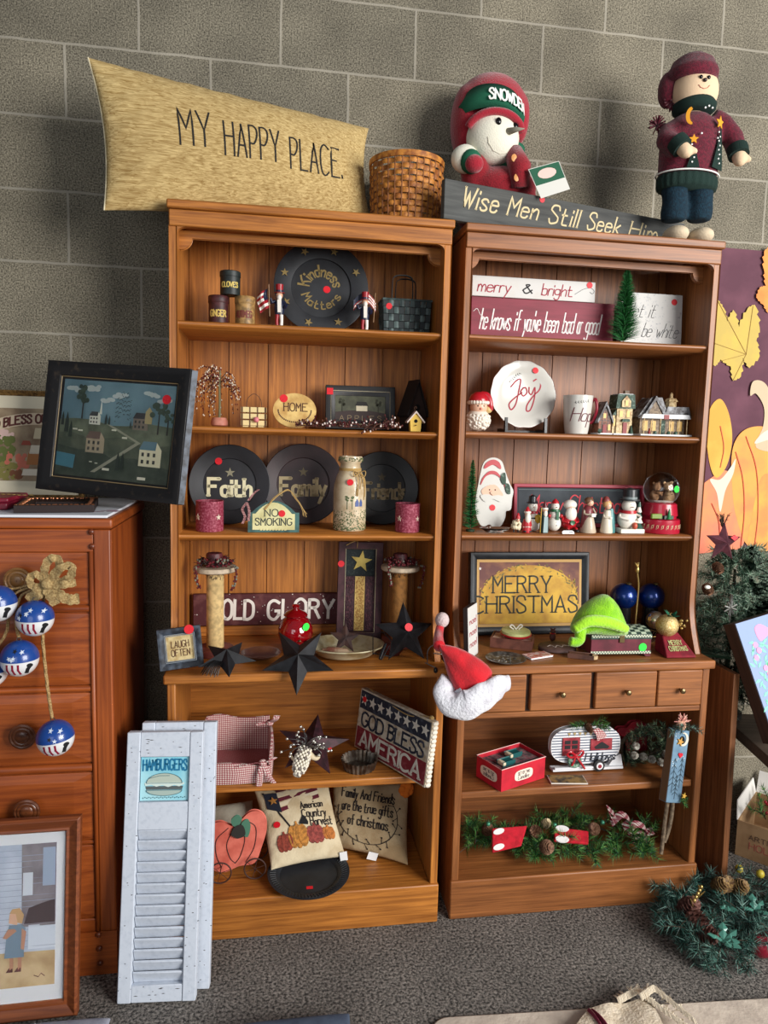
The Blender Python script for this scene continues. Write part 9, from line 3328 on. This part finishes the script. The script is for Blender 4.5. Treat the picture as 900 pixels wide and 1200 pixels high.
def shutters():
 wp=mat('shutter_white',(198,205,216),.65,spot=(186,194,206),amt=.25,scale=90,bump=.15,bscale=60)
 chip=mat('shutter_chip',(70,66,66),.8)
 edge=mat('shutter_edge',(214,216,224),.65)
 def one(name,label,BL,BR,TR,TL,front):
  t,w,h=quad_frame(name,label,'shutter',BL,BR,TR,TL)
  d=.026
  sw=w*.175
  zz=[0,h*.062,h*.64,h*.715,h*.905,h]
  for x0 in(-w/2,w/2-sw):
   MB().box(x0,x0+sw,-d,0,0,h).build('stile',wp,t,bevel=.0025)
  for nm,a,b in(('bottom_rail',0,h*.062),('middle_rail',h*.63,h*.735),('top_rail',h*.905,h)):
   MB().box(-w/2+sw,w/2-sw,-d+.002,-.002,a,b).build(nm,wp,t,bevel=.002)
  n=14
  a,b=h*.066,h*.628
  for i in range(n):
   z=a+(b-a)*(i+.5)/n
   p=(b-a)/n
   m=MB()
   m.M=Matrix.Translation((0,-d*.5,z))@Matrix.Rotation(.50,4,'X')
   m.box(-w/2+sw+.001,w/2-sw-.001,-.003,.003,-p*.62,p*.62)
   m.build('louvre',wp,t,bevel=.0015)
  MB().box(-w/2+sw,w/2-sw,-d*.45,-.003,h*.735,h*.905).build('panel',wp,t)
  if front:
   o=MB().box(-w/2+sw+.002,w/2-sw-.002,-d*.45-.006,-d*.45,h*.738,h*.903).build('picture_plaque',mat('plaque_blue',(126,196,214),.5,spot=(168,218,226),amt=.5,scale=12),t)
   yy=-d*.45-.006
   f=flat(yy)
   cx,cz=0,h*.80
   W2=w-2*sw
   l=MB()
   text(l,'HAMBURGERS',lambda x,z,hh:(x,yy-hh,z-.05*0+.9*(x*x)*-.6),cx,h*.874,h*.040,W2*.88,.15,0,gap=1.9)
   l.build('blue_lettering',mat('plaque_letters',(18,110,150),.5),o)
   def shp(nm,c,poly,lay):MB().patch([(cx+W2*x,cz+W2*z)for x,z in poly],flat(yy-.0004*lay),.0004).build(nm,mat('burger_'+nm,c,.6),o)
   top=[(.36*math.cos(a_),.02+.20*math.sin(a_))for a_ in[PI*i/16 for i in range(17)]]
   shp('bun_top',(178,190,176),top,1)
   shp('lettuce',(206,222,214),[(-.40,.03),(-.38,-.03),(-.26,-.01),(-.16,-.05),(-.04,-.02),(.08,-.06),(.2,-.02),(.30,-.05),(.40,.0),(.40,.03)],2)
   shp('patty',(84,92,92),[(-.38,-.04),(.38,-.04),(.36,-.11),(-.36,-.11)],1)
   bot=[(.36*math.cos(a_),-.12-.11*math.sin(a_))for a_ in[PI*i/16 for i in range(17)]]
   shp('bun_bottom',(166,184,176),bot,1)
   ol=MB()
   for pts in(top+[top[0]],bot+[bot[0]],[(-.3,.12),(-.1,.17),(.1,.17)]):
    ol.ribbon([(cx+W2*x,cz+W2*z)for x,z in pts],.0010,flat(yy-.0012))
   ol.build('drawn_outline',mat('burger_line',(70,110,120),.7),o)
   sp=MB()
   for i in range(22):sp.patch([(p[0],p[1])for p in disc(.0016,5,(cx-W2*.42+W2*.84*i/21,h*.748+.0015*(i%2)))],f)
   sp.build('small_print',mat('burger_line',(70,110,120),.7),o)
  c=MB()
  for i in range(46):
   side=rnd.random()<.5
   x=rnd.uniform(-w/2,-w/2+sw)if side else rnd.uniform(w/2-sw,w/2)
   z=rnd.uniform(.01,h-.01)
   L=rnd.uniform(.001,.006)
   c.patch([(x,z),(x+L*.5,z+.0012),(x+L,z),(x+L*.5,z-.0010)],flat(-d),.0003)
  for i in range(20):
   z=rnd.uniform(h*.01,h*.06)if i%2 else rnd.uniform(h*.915,h*.99)
   x=rnd.uniform(-w*.3,w*.3);L=rnd.uniform(.003,.014)
   c.patch([(x,z),(x+L*.5,z+.0010),(x+L,z),(x+L*.5,z-.0010)],flat(-d+.002),.0003)
  c.build('paint_chips',chip,t,kind='stuff')
  return t
 BL,BR=atz(140,1170,.0006),atz(231,1166,.0006)
 TL,TR=at(150,856,-.468),at(236,853,-.468)
 one('louvred_shutter','white louvred shutter with a blue HAMBURGERS plaque, the front one of the pair',BL,BR,TR,TL,True)
 o=Vector((.030,.0345,0))
 one('louvred_shutter','white louvred shutter mostly hidden behind the one with the HAMBURGERS plaque',BL+o,BR+o,TR+o+Vector((.002,0,.010)),TL+o+Vector((.002,0,.010)),False)
shutters()
# ================================================================ right of the bookcases
def fall_banner():
 x0,x1,z0,z1=1.90,2.62,1.022,2.045
 t=thing('fall_banner','plum cloth banner printed with pumpkins and maple leaves on the block wall','banner',((x0+x1)/2,-.012,z0))
 w,h=x1-x0,z1-z0
 cy=lambda x:-.005-.002*math.sin(x*26)-.001*math.sin(x*61+1)
 m=MB()
 n=72
 m.loft([[(-w/2+w*i/n,cy(-w/2+w*i/n),0),(-w/2+w*i/n,cy(-w/2+w*i/n),h),(-w/2+w*i/n,cy(-w/2+w*i/n)+.002,h),(-w/2+w*i/n,cy(-w/2+w*i/n)+.002,0)]for i in range(n+1)])
 o=m.build('cloth',mat('banner_plum',(104,62,76),.8,spot=(88,50,64),amt=.5,scale=8),t)
 q=rel((t.location.x,-.012,z0))
 lay=[0]
 def serr(p):
  o=[]
  for i,(a,b)in enumerate(zip(p,p[1:]+p[:1])):
   dx,dy=b[0]-a[0],b[1]-a[1]
   o+=[a,(a[0]+dx*.33+dy*.10,a[1]+dy*.33-dx*.10),(a[0]+dx*.42,a[1]+dy*.42),(a[0]+dx*.70+dy*.10,a[1]+dy*.70-dx*.10),(a[0]+dx*.78,a[1]+dy*.78)]
  return o
 def shp(nm,c,pts,smooth=True,spot=None,sc=9,k=6):
  if not smooth:pts=serr(pts)
  lay[0]+=1
  P=[q(u,v)for u,v in pts]
  P=catmull(P,k,True)if smooth else P
  P=[(p.x,p.z)for p in P]
  MB().patch(P,lambda x,z,h:(x,-.0086-.0002*lay[0]-h,z),.0001,-.0001).build(nm,mat('print_'+nm+'%d'%lay[0],c,.8,spot=spot,amt=.6,scale=sc),o)
 shp('pink_pumpkin',(226,120,104),[(800,600),(815,575),(832,560),(850,552),(866,575),(872,610),(868,640),(850,644),(800,646)],True,(232,146,96))
 shp('orange_pumpkin',(226,132,84),[(856,530),(866,508),(885,500),(910,505),(935,520),(950,560),(948,610),(935,640),(880,643),(862,610),(856,570)],True,(230,160,80))
 shp('yellow_rib',(214,176,76),[(876,642),(880,600),(890,560),(905,560),(915,600),(910,641)],True,(226,140,80))
 shp('gold_gourd',(226,180,84),[(830,545),(826,510),(830,480),(842,468),(852,485),(856,515),(850,545),(838,560)],True,(220,160,70))
 shp('white_stem',(224,206,186),[(830,562),(842,562),(854,548),(860,538),(857,556),(848,575),(842,600),(838,578)])
 shp('curled_stem',(198,176,146),[(884,525),(892,500),(893,478),(884,462),(877,464),(880,448),(892,448),(901,462),(912,500),(918,528)])
 shp('stem_base',(224,206,186),[(882,520),(896,505),(915,505),(926,525),(905,515)])
 shp('yellow_maple_leaf',(206,176,84),[(838,352),(846,362),(850,378),(857,364),(864,384),(874,362),(882,358),(888,385),(884,400),(888,418),(876,432),(868,420),(866,442),(857,447),(854,430),(842,422),(836,430),(826,418),(836,404),(826,400),(836,388),(828,370)],False,(190,166,88),14)
 shp('orange_maple_leaf',(226,128,66),[(893,296),(900,290),(915,300),(928,320),(920,345),(908,352),(898,368),(892,358),(884,350),(888,338),(895,336),(893,318)],False,(232,150,76),14)
 v=MB()
 c0=q(872,416)
 for(u,vv)in((838,352),(826,400),(842,424),(857,446),(880,360)):
  p=q(u,vv)
  N=12
  v.ribbon([(c0.x+(p.x-c0.x)*i/N,c0.z+(p.z-c0.z)*i/N)for i in range(N+1)],.0016,lambda x,z,h:(x,-.0088-.0002*(lay[0]+1)-h,z))
 v.build('leaf_veins',mat('leaf_vein',(150,118,56),.8),o)
 r=MB()
 for pts in(((860,530),(868,560),(870,600),(866,640)),((872,512),(884,550),(886,600),(882,640)),((842,500),(846,525),(842,548)),((832,590),(840,610),(842,640))):
  r.ribbon([(p.x,p.z)for p in catmull([q(u,w_)for u,w_ in pts],5)],.0024,lambda x,z,h:(x,-.0088-.0002*(lay[0]+1)-h,z))
 r.build('rib_lines',mat('rib_line',(206,96,72),.8),o)
fall_banner()
def small_tree():
 Y=-.215
 xc=2.075
 t=thing('artificial_tree','bushy frosted green artificial tree behind the tall wooden plank','tree',(xc,Y,0))
 nb,sb=MB(),MB();nb.nm=3
 H=at(846,640,Y).z
 tk=MB().tube([(0,0,.53),(0,0,H*.5),(0,0,H*.93)],[.012,.010,.004],8)
 tk.build('trunk',STEM,t)
 X0,X1=1.896-xc,2.36-xc
 for i in range(620):
  f=rnd.random()**.8
  z=.525+(H-.53)*f
  R=.20*(1-f)**.8+.055
  a=rnd.uniform(-PI,.25)
  d=Vector((math.cos(a),math.sin(a)*.8,rnd.uniform(-.3,.5)))
  p=d*R*rnd.uniform(.15,.85)
  if p.x<X0+.02:continue
  sprig(nb,sb,(p.x,p.y*.8,z),d,R*rnd.uniform(.3,.5)+.02,.026,46,.0023,.2)
 for i in range(110):
  z=rnd.uniform(.60,.90)
  sprig(nb,sb,(rnd.uniform(-.06,.18),-.02-.06*rnd.random(),z),(rnd.uniform(.1,1.0),-.8*rnd.random(),rnd.uniform(-.3,.5)),rnd.uniform(.05,.09),.026,46,.0023,.15)
 cl=lambda v:(max(v[0],X0 if v[2]>.735 else-.055),max(-.10 if v[0]<.0 else-.03,min(v[1],.19)),max(v[2],.51))
 nb.v=[cl(v)for v in nb.v];sb.v=[cl(v)for v in sb.v]
 nb.build('needles',[mat('tree_needle',(58,90,66),.6),mat('tree_needle_dark',(30,58,46),.6),mat('tree_needle_frost',(126,146,124),.6)],t,smooth=0,kind='stuff')
 sb.build('branches',STEM,t)
 MB().lathe([(.055,.503),(.055,.518),(.02,.535),(.001,.536)],24).build('stand',mat('dark_stand',(40,36,34),.7),t)
 for(u,v)in((841,665),(829,690)):
  P=at(u,v,Y-.085)-Vector((xc,Y,0))
  c=MB();pinecone(c,P,.016,.036,(.2,-.6,-.6));c.build('pinecone',CONE,t,smooth=0)
 P=at(829,688,Y-.10)-Vector((xc,Y,0))
 MB().ell(P,.010,.007,.006,10,8).build('white_bud',mat('white_stitch',(236,236,230),.8),t,smooth=180)
 # star topper and grey hanger on the branches
 P=at(847,636,-.325)
 s=thing('tin_star_topper','maroon tin star with a red dot and dark twig on top of the frosted tree','star',P,.05,-.05,0)
 ob=barn_star(MB(),.062,.022,.04).build('star_body',mat('maroon_star',(104,56,66),.5,spot=(74,38,48),amt=.5,scale=40,metal=.2),s,smooth=0)
 sd=ob.modifiers.new('thick','SOLIDIFY');sd.thickness=.0014
 MB().tube([(0,.004,.01),(0,.03,-.02),(.10,.10,-.10)],.003,6).build('rod',STEM,s)
 tw,n2=MB(),MB()
 for i in range(12):
  d=Vector((rnd.uniform(-.5,.5),rnd.uniform(-.3,.3),1)).normalized()
  sprig(n2,tw,(0,.004,.045),d,rnd.uniform(.025,.05),.010,18,.0016,0)
 n2.build('twig_needles',mat('twig_dark',(56,46,38),.8),s,smooth=0,kind='stuff');tw.build('twigs',STEM,s)
 MB().patch([(.028,.006),(.040,.016),(.028,.024),(.014,.016)],flat(-.014),.003).build('price_sticker',mat('sticker_red',(214,20,36),.5),s,label='red price sticker')
 P=at(856,713,-.345)
 g=thing('pewter_star','thin grey metal star hanging on the frosted tree branches','ornament',P)
 m=MB()
 m.tube([(0,0,-.042),(0,0,.042)],[.002,.005,.002][:2],6)
 for k in range(4):
  a=.5+PI*k/4
  m.tube([(-.022*math.cos(a),0,-.022*math.sin(a)),(.022*math.cos(a),0,.022*math.sin(a))],.003,6)
 m.tube([(0,0,.03),(0,.05,.028)],.0012,5)
 m.build('star_rays',mat('pewter',(150,150,146),.35,.8),g)
small_tree()
def plank():
 t=thing('wooden_plank','brown wooden board standing on edge right of the bookcases','plank',(1.995,-.395,0),0,0,-.02)
 MB().box(-.010,.010,0,.33,0,.705).build('board',wood('plank_wood',(110,66,38),(168,110,68),'z',8),t,bevel=.002)
plank()
def bench_and_sign():
 z=.50
 A,B=atz(846,838,z),atz(901,887,z)
 e=(B-A).normalized()
 ang=math.atan2(e.y,e.x)
 t=thing('low_table','dark brown low table cut by the right edge, carrying the white sign','table',A,ang)
 t.location.z=0
 br=wood('table_wood',(74,62,54),(104,90,78),'y',8,.6)
 L=(B-A).length
 MB().box(-.02,L+.30,0,.40,z-.034,z).build('top',br,t,bevel=.002)
 for x in(L+.02,L+.26):
  for y in(.37,):MB().box(x-.02,x+.02,y-.02,y+.02,0,z-.034).build('leg',br,t,bevel=.002)
 TL,BL=at(861,731,-.40),at(909,873,-.51)
 ex=Vector((.98,.10,0)).normalized()
 ez=(TL-BL);h=ez.length;ez.normalize()
 ex=(ex-ez*ex.dot(ez)).normalized()
 BR,TR=BL+ex*.46,TL+ex*.46
 s,w,h=quad_frame('floral_sign','pale canvas with a pink bow and pastel script on the low table','sign',BL,BR,TR,TL)
 MB().box(-w/2,w/2,.002,.050,0,h).build('dark_frame',wood('dark_sign_frame',(58,40,34),(84,60,50),'z',8,.6),s,bevel=.001)
 MB().box(-w/2+.001,w/2-.001,-.002,.002,.001,h-.001).build('canvas',mat('canvas_pale',(136,156,192),.6),s)
 f=flat(-.002)
 pk,gr,lv=mat('pastel_pink',(236,150,186),.6),mat('pastel_green',(130,206,180),.6),mat('pastel_lilac',(186,160,220),.6)
 bw=MB()
 bx,bz=-w/2+.115,h*.86
 for sg in(-1,1):
  bw.patch([(p.x,p.y)for p in catmull([(bx,bz),(bx+sg*.03,bz+.028),(bx+sg*.055,bz+.020),(bx+sg*.05,bz-.018),(bx+sg*.02,bz-.010)],5,True)],f)
  bw.ribbon([(p.x,p.y)for p in catmull([(bx,bz),(bx+sg*.02,bz-.05),(bx+sg*.012,bz-.09)],5)],.014,f,.0012)
 bw.build('pink_bow',pk,s)
 sc=MB()
 for k in range(4):
  z0=h*(.70-.16*k)
  text(sc,('Love','Joy','Home','Peace')[k],f,-w/2+.20,z0,.062,.16,.10,.2,k=4)
 sc.build('script_lettering',lv,s)
 g=MB()
 for i in range(60):
  x,z_=-w/2+.055+.030*math.sin(i*.7)+rnd.uniform(-.012,.012),h*(.12+.7*i/60)
  a=rnd.uniform(0,6)
  g.patch([(x,z_),(x+.012*math.cos(a+.4),z_+.012*math.sin(a+.4)),(x+.024*math.cos(a),z_+.024*math.sin(a)),(x+.012*math.cos(a-.4),z_+.012*math.sin(a-.4))],f)
 g.build('pastel_leaves',gr,s,kind='stuff')
 p=MB()
 for i in range(14):p.patch(disc(.009,9,(-w/2+.055+rnd.uniform(-.03,.04),h*(.14+.7*i/14))),f,.0013)
 p.build('pastel_flowers',pk,s,kind='stuff')
bench_and_sign()
def carton():
 A=atz(861,1001,.0005)
 ang=-.85
 L,D,H=.30,.26,at(861,961,A.y).z
 t=thing('cardboard_box','open cardboard box full of greenery and red berries at the right edge','box',A,ang)
 cb=mat('cardboard',(176,142,104),.85,spot=(156,122,86),amt=.4,scale=16)
 wi=mat('carton_white',(216,212,206),.8)
 k=.004
 m=MB()
 m.box(0,L,0,k,0,H);m.box(0,L,D-k,D,0,H);m.box(0,k,k,D-k,0,H);m.box(L-k,L,k,D-k,0,H);m.box(k,L-k,k,D-k,0,k)
 m.build('carton',cb,t)
 f=MB()
 f.add([(0,D,H),(L,D,H),(L,D+.03,H+.07),(0,D+.03,H+.07),(0,D+.003,H),(L,D+.003,H),(L,D+.033,H+.07),(0,D+.033,H+.07)],[(0,1,2,3),(7,6,5,4),(0,3,7,4),(1,5,6,2),(2,6,7,3),(0,4,5,1)])
 f.build('flap',wi,t)
 f=MB()
 f.add([(0,0,H),(0,D,H),(-.012,D,H+.05),(-.012,.04,H+.05),(-.003,0,H),(-.003,D,H),(-.015,D,H+.05),(-.015,.04,H+.05)],[(0,1,2,3),(7,6,5,4),(0,3,7,4),(1,5,6,2),(2,6,7,3),(0,4,5,1)])
 f.build('flap',wi,t)
 l=MB()
 text(l,'ARTIFICIAL',flat(0),L*.36,H*.62,H*.13,L*.46,.12)
 l.build('carton_print',mat('carton_ink',(92,70,56),.8),t)
 l=MB()
 text(l,'HOLIDAY',flat(0),L*.36,H*.38,H*.18,L*.44,.14)
 l.build('carton_red_print',mat('carton_red',(170,96,80),.8),t)
 g=thing('berry_greenery','green pine sprays with red berries heaped inside the cardboard box','greenery',A+Vector((.0,.0,.02)),ang)
 nb,sb=MB(),MB();nb.nm=3
 for i in range(60):
  p=(L*rnd.uniform(.15,.85),D*rnd.uniform(.18,.82),H*rnd.uniform(.72,.98))
  sprig(nb,sb,p,(rnd.uniform(-.7,.7),rnd.uniform(-.7,.7),rnd.uniform(.2,1)),.055,.026,50,.0020)
 cl=lambda v:(max(.008,min(L-.008,v[0]))if v[2]<H+.004 else v[0],max(.008,min(D-.008,v[1]))if v[2]<H+.004 else v[1],v[2])
 nb.v=[cl(v)for v in nb.v];sb.v=[cl(v)for v in sb.v]
 nb.build('needles',GREENS,g,smooth=0,kind='stuff');sb.build('stems',STEM,g)
 b=MB()
 for c in range(5):
  cc=Vector((L*rnd.uniform(.25,.75),D*rnd.uniform(.25,.75),H*.88))
  for i in range(16):b.ell(cc+Vector((rnd.gauss(0,.014),rnd.gauss(0,.014),rnd.gauss(.006,.010))),.0062,.0062,.0062,8,6)
 b.build('red_berries',mat('berry_red',(150,20,34),.3),g,kind='stuff')
carton()
def floor_garland():
 c=atz(850,1078,0)
 t=thing('floor_garland','large blue green pine garland with cones lying on the floor at the right','garland',(c.x,c.y,0))
 L0=Vector((c.x,c.y,0))
 nb,sb=MB(),MB();nb.nm=3
 # the outline the garland covers on the floor, in photograph columns and rows
 for i in range(260):
  u=rnd.uniform(778,960)
  vt,vb=1032+max(0,(800-u))*.35,1112-max(0,815-u)*.9
  v=rnd.uniform(vt,max(vb,vt+4))
  zz=rnd.uniform(.012,.075)*(1 if u>790 else .6)
  P=atz(u,v,zz)-L0
  d=Vector((rnd.uniform(-1,1),rnd.uniform(-1,.6),rnd.uniform(-.25,.7)))
  sprig(nb,sb,P,d,rnd.uniform(.05,.085),.032,50,.0022)
 for(u,v)in((778,1040),(782,1058),(790,1080),(800,1096),(812,1108),(830,1118),(842,1122),(868,1118)):
  P=atz(u,v,.022)-L0
  for k in range(4):sprig(nb,sb,P,(rnd.uniform(-1,.4),rnd.uniform(-1,.1),rnd.uniform(-.1,.6)),.05,.028,46,.0022)
 def cl(v):
  X,Yw=v[0]+L0.x,v[1]+L0.y
  if X<1.892 and Yw>-.432:Yw=-.432
  if 1.955<X<2.012 and Yw>-.402:Yw=-.402
  if X>2.1:Yw=min(Yw,-.235-(X-2.16)*1.14)
  return(v[0],Yw-L0.y,max(.0012,v[2]))
 nb.v=[cl(v)for v in nb.v];sb.v=[cl(v)for v in sb.v]
 nb.build('needles',BLUES,t,smooth=0,kind='stuff')
 sb.build('stems',STEM,t)
 for(u,v,z,r,L,d)in((806,1064,.085,.026,.07,(.3,-.5,.8)),(818,1080,.075,.028,.07,(.5,-.6,-.4)),(826,1094,.06,.026,.06,(.6,-.7,.1))):
  m=MB();pinecone(m,atz(u,v,z)-L0,r,L,d);m.build('pinecone',mat('cone_dark',(86,50,44),.7,spot=(130,90,80),amt=.4,scale=120),t,smooth=0)
 for(u,v)in((843,1038),(852,1036),(866,1040)):
  m=MB();pinecone(m,atz(u,v,.09)-L0,.022,.05,(rnd.uniform(-.4,.4),-.6,.7));m.build('gilt_cone',mat('cone_gilt',(150,120,72),.6,spot=(92,66,44),amt=.5,scale=120),t,smooth=0)
 for(u,v)in((866,1018),(891,1024),(873,1040)):
  MB().ell(atz(u,v,.085)-L0,.012,.012,.013,14,10).build('yellow_fruit',mat('fruit_yellow',(196,176,60),.4),t,smooth=180)
 lf=MB()
 for(u,v,s)in((848,1102,1.1),(884,1066,1),(852,1060,.9),(838,1040,.8),(846,1100,1)):
  P=atz(u,v,.075)-L0
  for k in range(4):
   a=rnd.uniform(0,6)
   d=Vector((math.cos(a),math.sin(a)*.6-.3,.35*rnd.random())).normalized()
   sd=d.cross(Vector((0,0,1))).normalized()*.011*s
   L=.045*s
   lf.add([P,P+d*L*.3+sd,P+d*L*.5+sd*.5,P+d*L*.7+sd,P+d*L,P+d*L*.7-sd,P+d*L*.5-sd*.5,P+d*L*.3-sd,P+d*L*.5+Vector((0,0,.005))],[(0,1,8),(1,2,8),(2,3,8),(3,4,8),(4,5,8),(5,6,8),(6,7,8),(7,0,8)])
 lf.build('holly_leaves',mat('holly_teal',(70,124,110),.35,coat=.3),t,smooth=0)
 gs=MB()
 for k in range(5):
  p=atz(812+2*k,1062-4*k,.11)-L0
  gs.tube([p,p+Vector((rnd.uniform(-.02,.02),-.01,.03))],.0016,5);gs.ell(p+Vector((0,-.005,.02)),.005,.005,.007,8,6)
 gs.build('gold_sprays',mat('gold_leaf',(186,160,100),.35,.8),t)
 P=atz(891,1106,.036)-L0
 a=MB()
 R=.036
 a.lathe([(.004,-R*.86),(R*.45,-R*.92),(R*.85,-R*.5),(R,0),(R*.92,R*.5),(R*.55,R*.86),(R*.2,R*.82),(.003,R*.66)],30,(P.x,P.y,.036),cap0=True,cap1=False)
 a.build('red_apple',mat('apple_red',(128,18,40),.25,spot=(170,60,60),amt=.2,scale=30,coat=.5),t,smooth=180)
 MB().tube([(P.x,P.y,.036+R*.7),(P.x+.004,P.y,.036+R*1.25)],.0018,6).build('apple_stalk',STEM,t)
floor_garland()
# ================================================================ in front, on the floor
def foreground():
 cr=mat('cream_damask',(206,192,176),.95,spot=(186,172,158),amt=.5,scale=22,bump=.4,bscale=90)
 t=thing('area_rug','cream patterned rug at the bottom right of the floor','rug',(1.40,-.95,0))
 A=atz(512,1195,.012);B=atz(900,1172,.012)
 ang=math.atan2(B.y-A.y,B.x-A.x)
 L=1.02
 pts=[]
 r=.05
 base=Vector((A.x-.02,A.y+.012,0))
 ex=Vector((math.cos(ang),math.sin(ang),0));ey=Vector((-math.sin(ang),math.cos(ang),0))
 for i in range(9):
  a=PI-PI/2*i/8
  p=base+ex*(r+r*math.cos(a))+ey*(-r+r*math.sin(a))
  pts.append(p)
 pts+=[base+ex*L,base+ex*L-ey*.62,base-ey*.62]
 t.location=base
 P=[p-base for p in pts]
 n=len(P)
 m=MB().add([(p.x,p.y,.010)for p in P]+[(p.x,p.y,0)for p in P],[tuple(range(n))[::-1],tuple(range(n,2*n))]+[(i,(i+1)%n,n+(i+1)%n,n+i)for i in range(n)])
 m.build('pile',cr,t,bevel=.004)
 # fringed throw
 T=atz(735,1172,.034)
 k=thing('fringed_throw','cream woven throw with a maroon stripe and fringe, folded on the cream rug','blanket',(T.x,T.y,.0105))
 q=lambda u,v,z:atz(u,v,z)-Vector((T.x,T.y,.0105))
 wv=mat('throw_cream',(222,208,186),.95,spot=(200,184,160),amt=.4,scale=60,bump=.8,bscale=160)
 def sheet(nm,edge,back,mt,z0,z1,n=16):
  b=MB()
  rings=[]
  for i in range(n+1):
   f=i/n
   rings.append([])
   for j in range(13):
    g=j/12
    e0,e1=edge;b0,b1=back
    p=(q(*e0,z1).lerp(q(*e1,z1),f)).lerp(q(*b0,z0).lerp(q(*b1,z0),f),g)
    p=p+Vector((0,0,.008*math.sin(f*7+g*3)*(1-abs(2*f-1))+.012*math.sin(PI*g)))
    p.z=max(p.z,.009)
    rings[-1].append(p)
  top=rings
  vs=[p for r_ in top for p in r_]+[p-Vector((0,0,.006))for r_ in top for p in r_]
  o=(n+1)*13
  fs=[]
  for i in range(n):
   for j in range(12):
    a=i*13+j
    fs+=[(a,a+1,a+14,a+13),(o+a+13,o+a+14,o+a+1,o+a)]
  for i in range(n):
   fs+=[(i*13,i*13+13,o+i*13+13,o+i*13),(i*13+12,o+i*13+12,o+i*13+25,i*13+25)]
  for j in range(12):fs+=[(j,o+j,o+j+1,j+1),(n*13+j,n*13+j+1,o+n*13+j+1,o+n*13+j)]
  b.add(vs,fs).build(nm,mt,k,smooth=60)
 sheet('folded_cloth',((690,1182),(760,1168)),((640,1260),(800,1260)),wv,.020,.032)
 sheet('maroon_stripe',((688,1184),(694,1182)),((716,1225),(724,1222)),mat('throw_maroon',(120,40,62),.95,bump=.8,bscale=160),.038,.036)
 fr=MB()
 for(e0,e1,n,dz)in(((722,1172),(744,1160),18,.0),((744,1160),(804,1204),44,.0),((748,1168),(764,1157),14,.012),((764,1157),(812,1196),40,.010)):
  for i in range(n):
   f=(i+.5)/n
   p=q(e0[0]+(e1[0]-e0[0])*f,e0[1]+(e1[1]-e0[1])*f,.040+dz)
   d=Vector((rnd.uniform(-.006,.016),rnd.uniform(.008,.024),rnd.uniform(-.016,.0)))
   for s in range(2):
    fr.tube([p+Vector((.002*s+rnd.uniform(-.002,.002),-.014,0)),p+Vector((.003*s,0,.005)),p+d+Vector((.004*s,0,0))],[.0016,.0016,.0008],4)
 fr.build('fringe',mat('fringe_cream',(228,216,194),.95),k,kind='stuff')
 # two fabric corners at the bottom edge
 P=atz(104,1190,.055)
 g=thing('grey_cushion','pale grey fabric cushion corner at the bottom left','cushion',(P.x-.10,P.y-.092,0))
 s=Surf((-.17,-.10,.03),(.145,-.10,.03),(.145,.105,.03),(-.17,.105,.03),.058,.03,.3)
 s.n=Vector((0,0,1))
 s.mesh(MB(),24).build('cover',mat('grey_fabric',(150,152,164),.9,spot=(130,132,146),scale=30,bump=.3,bscale=300),g,smooth=180)
 P=atz(345,1191,.055)
 g=thing('blue_cushion','slate blue fabric cushion edge at the bottom of the floor','cushion',(P.x,P.y-.124,0))
 s=Surf((-.13,-.14,.03),(.13,-.14,.03),(.13,.142,.03),(-.13,.142,.03),.058,.03,.3)
 s.n=Vector((0,0,1))
 s.mesh(MB(),24).build('cover',mat('blue_fabric',(78,92,112),.9,spot=(66,78,98),scale=30,bump=.3,bscale=300),g,smooth=180)
foreground()
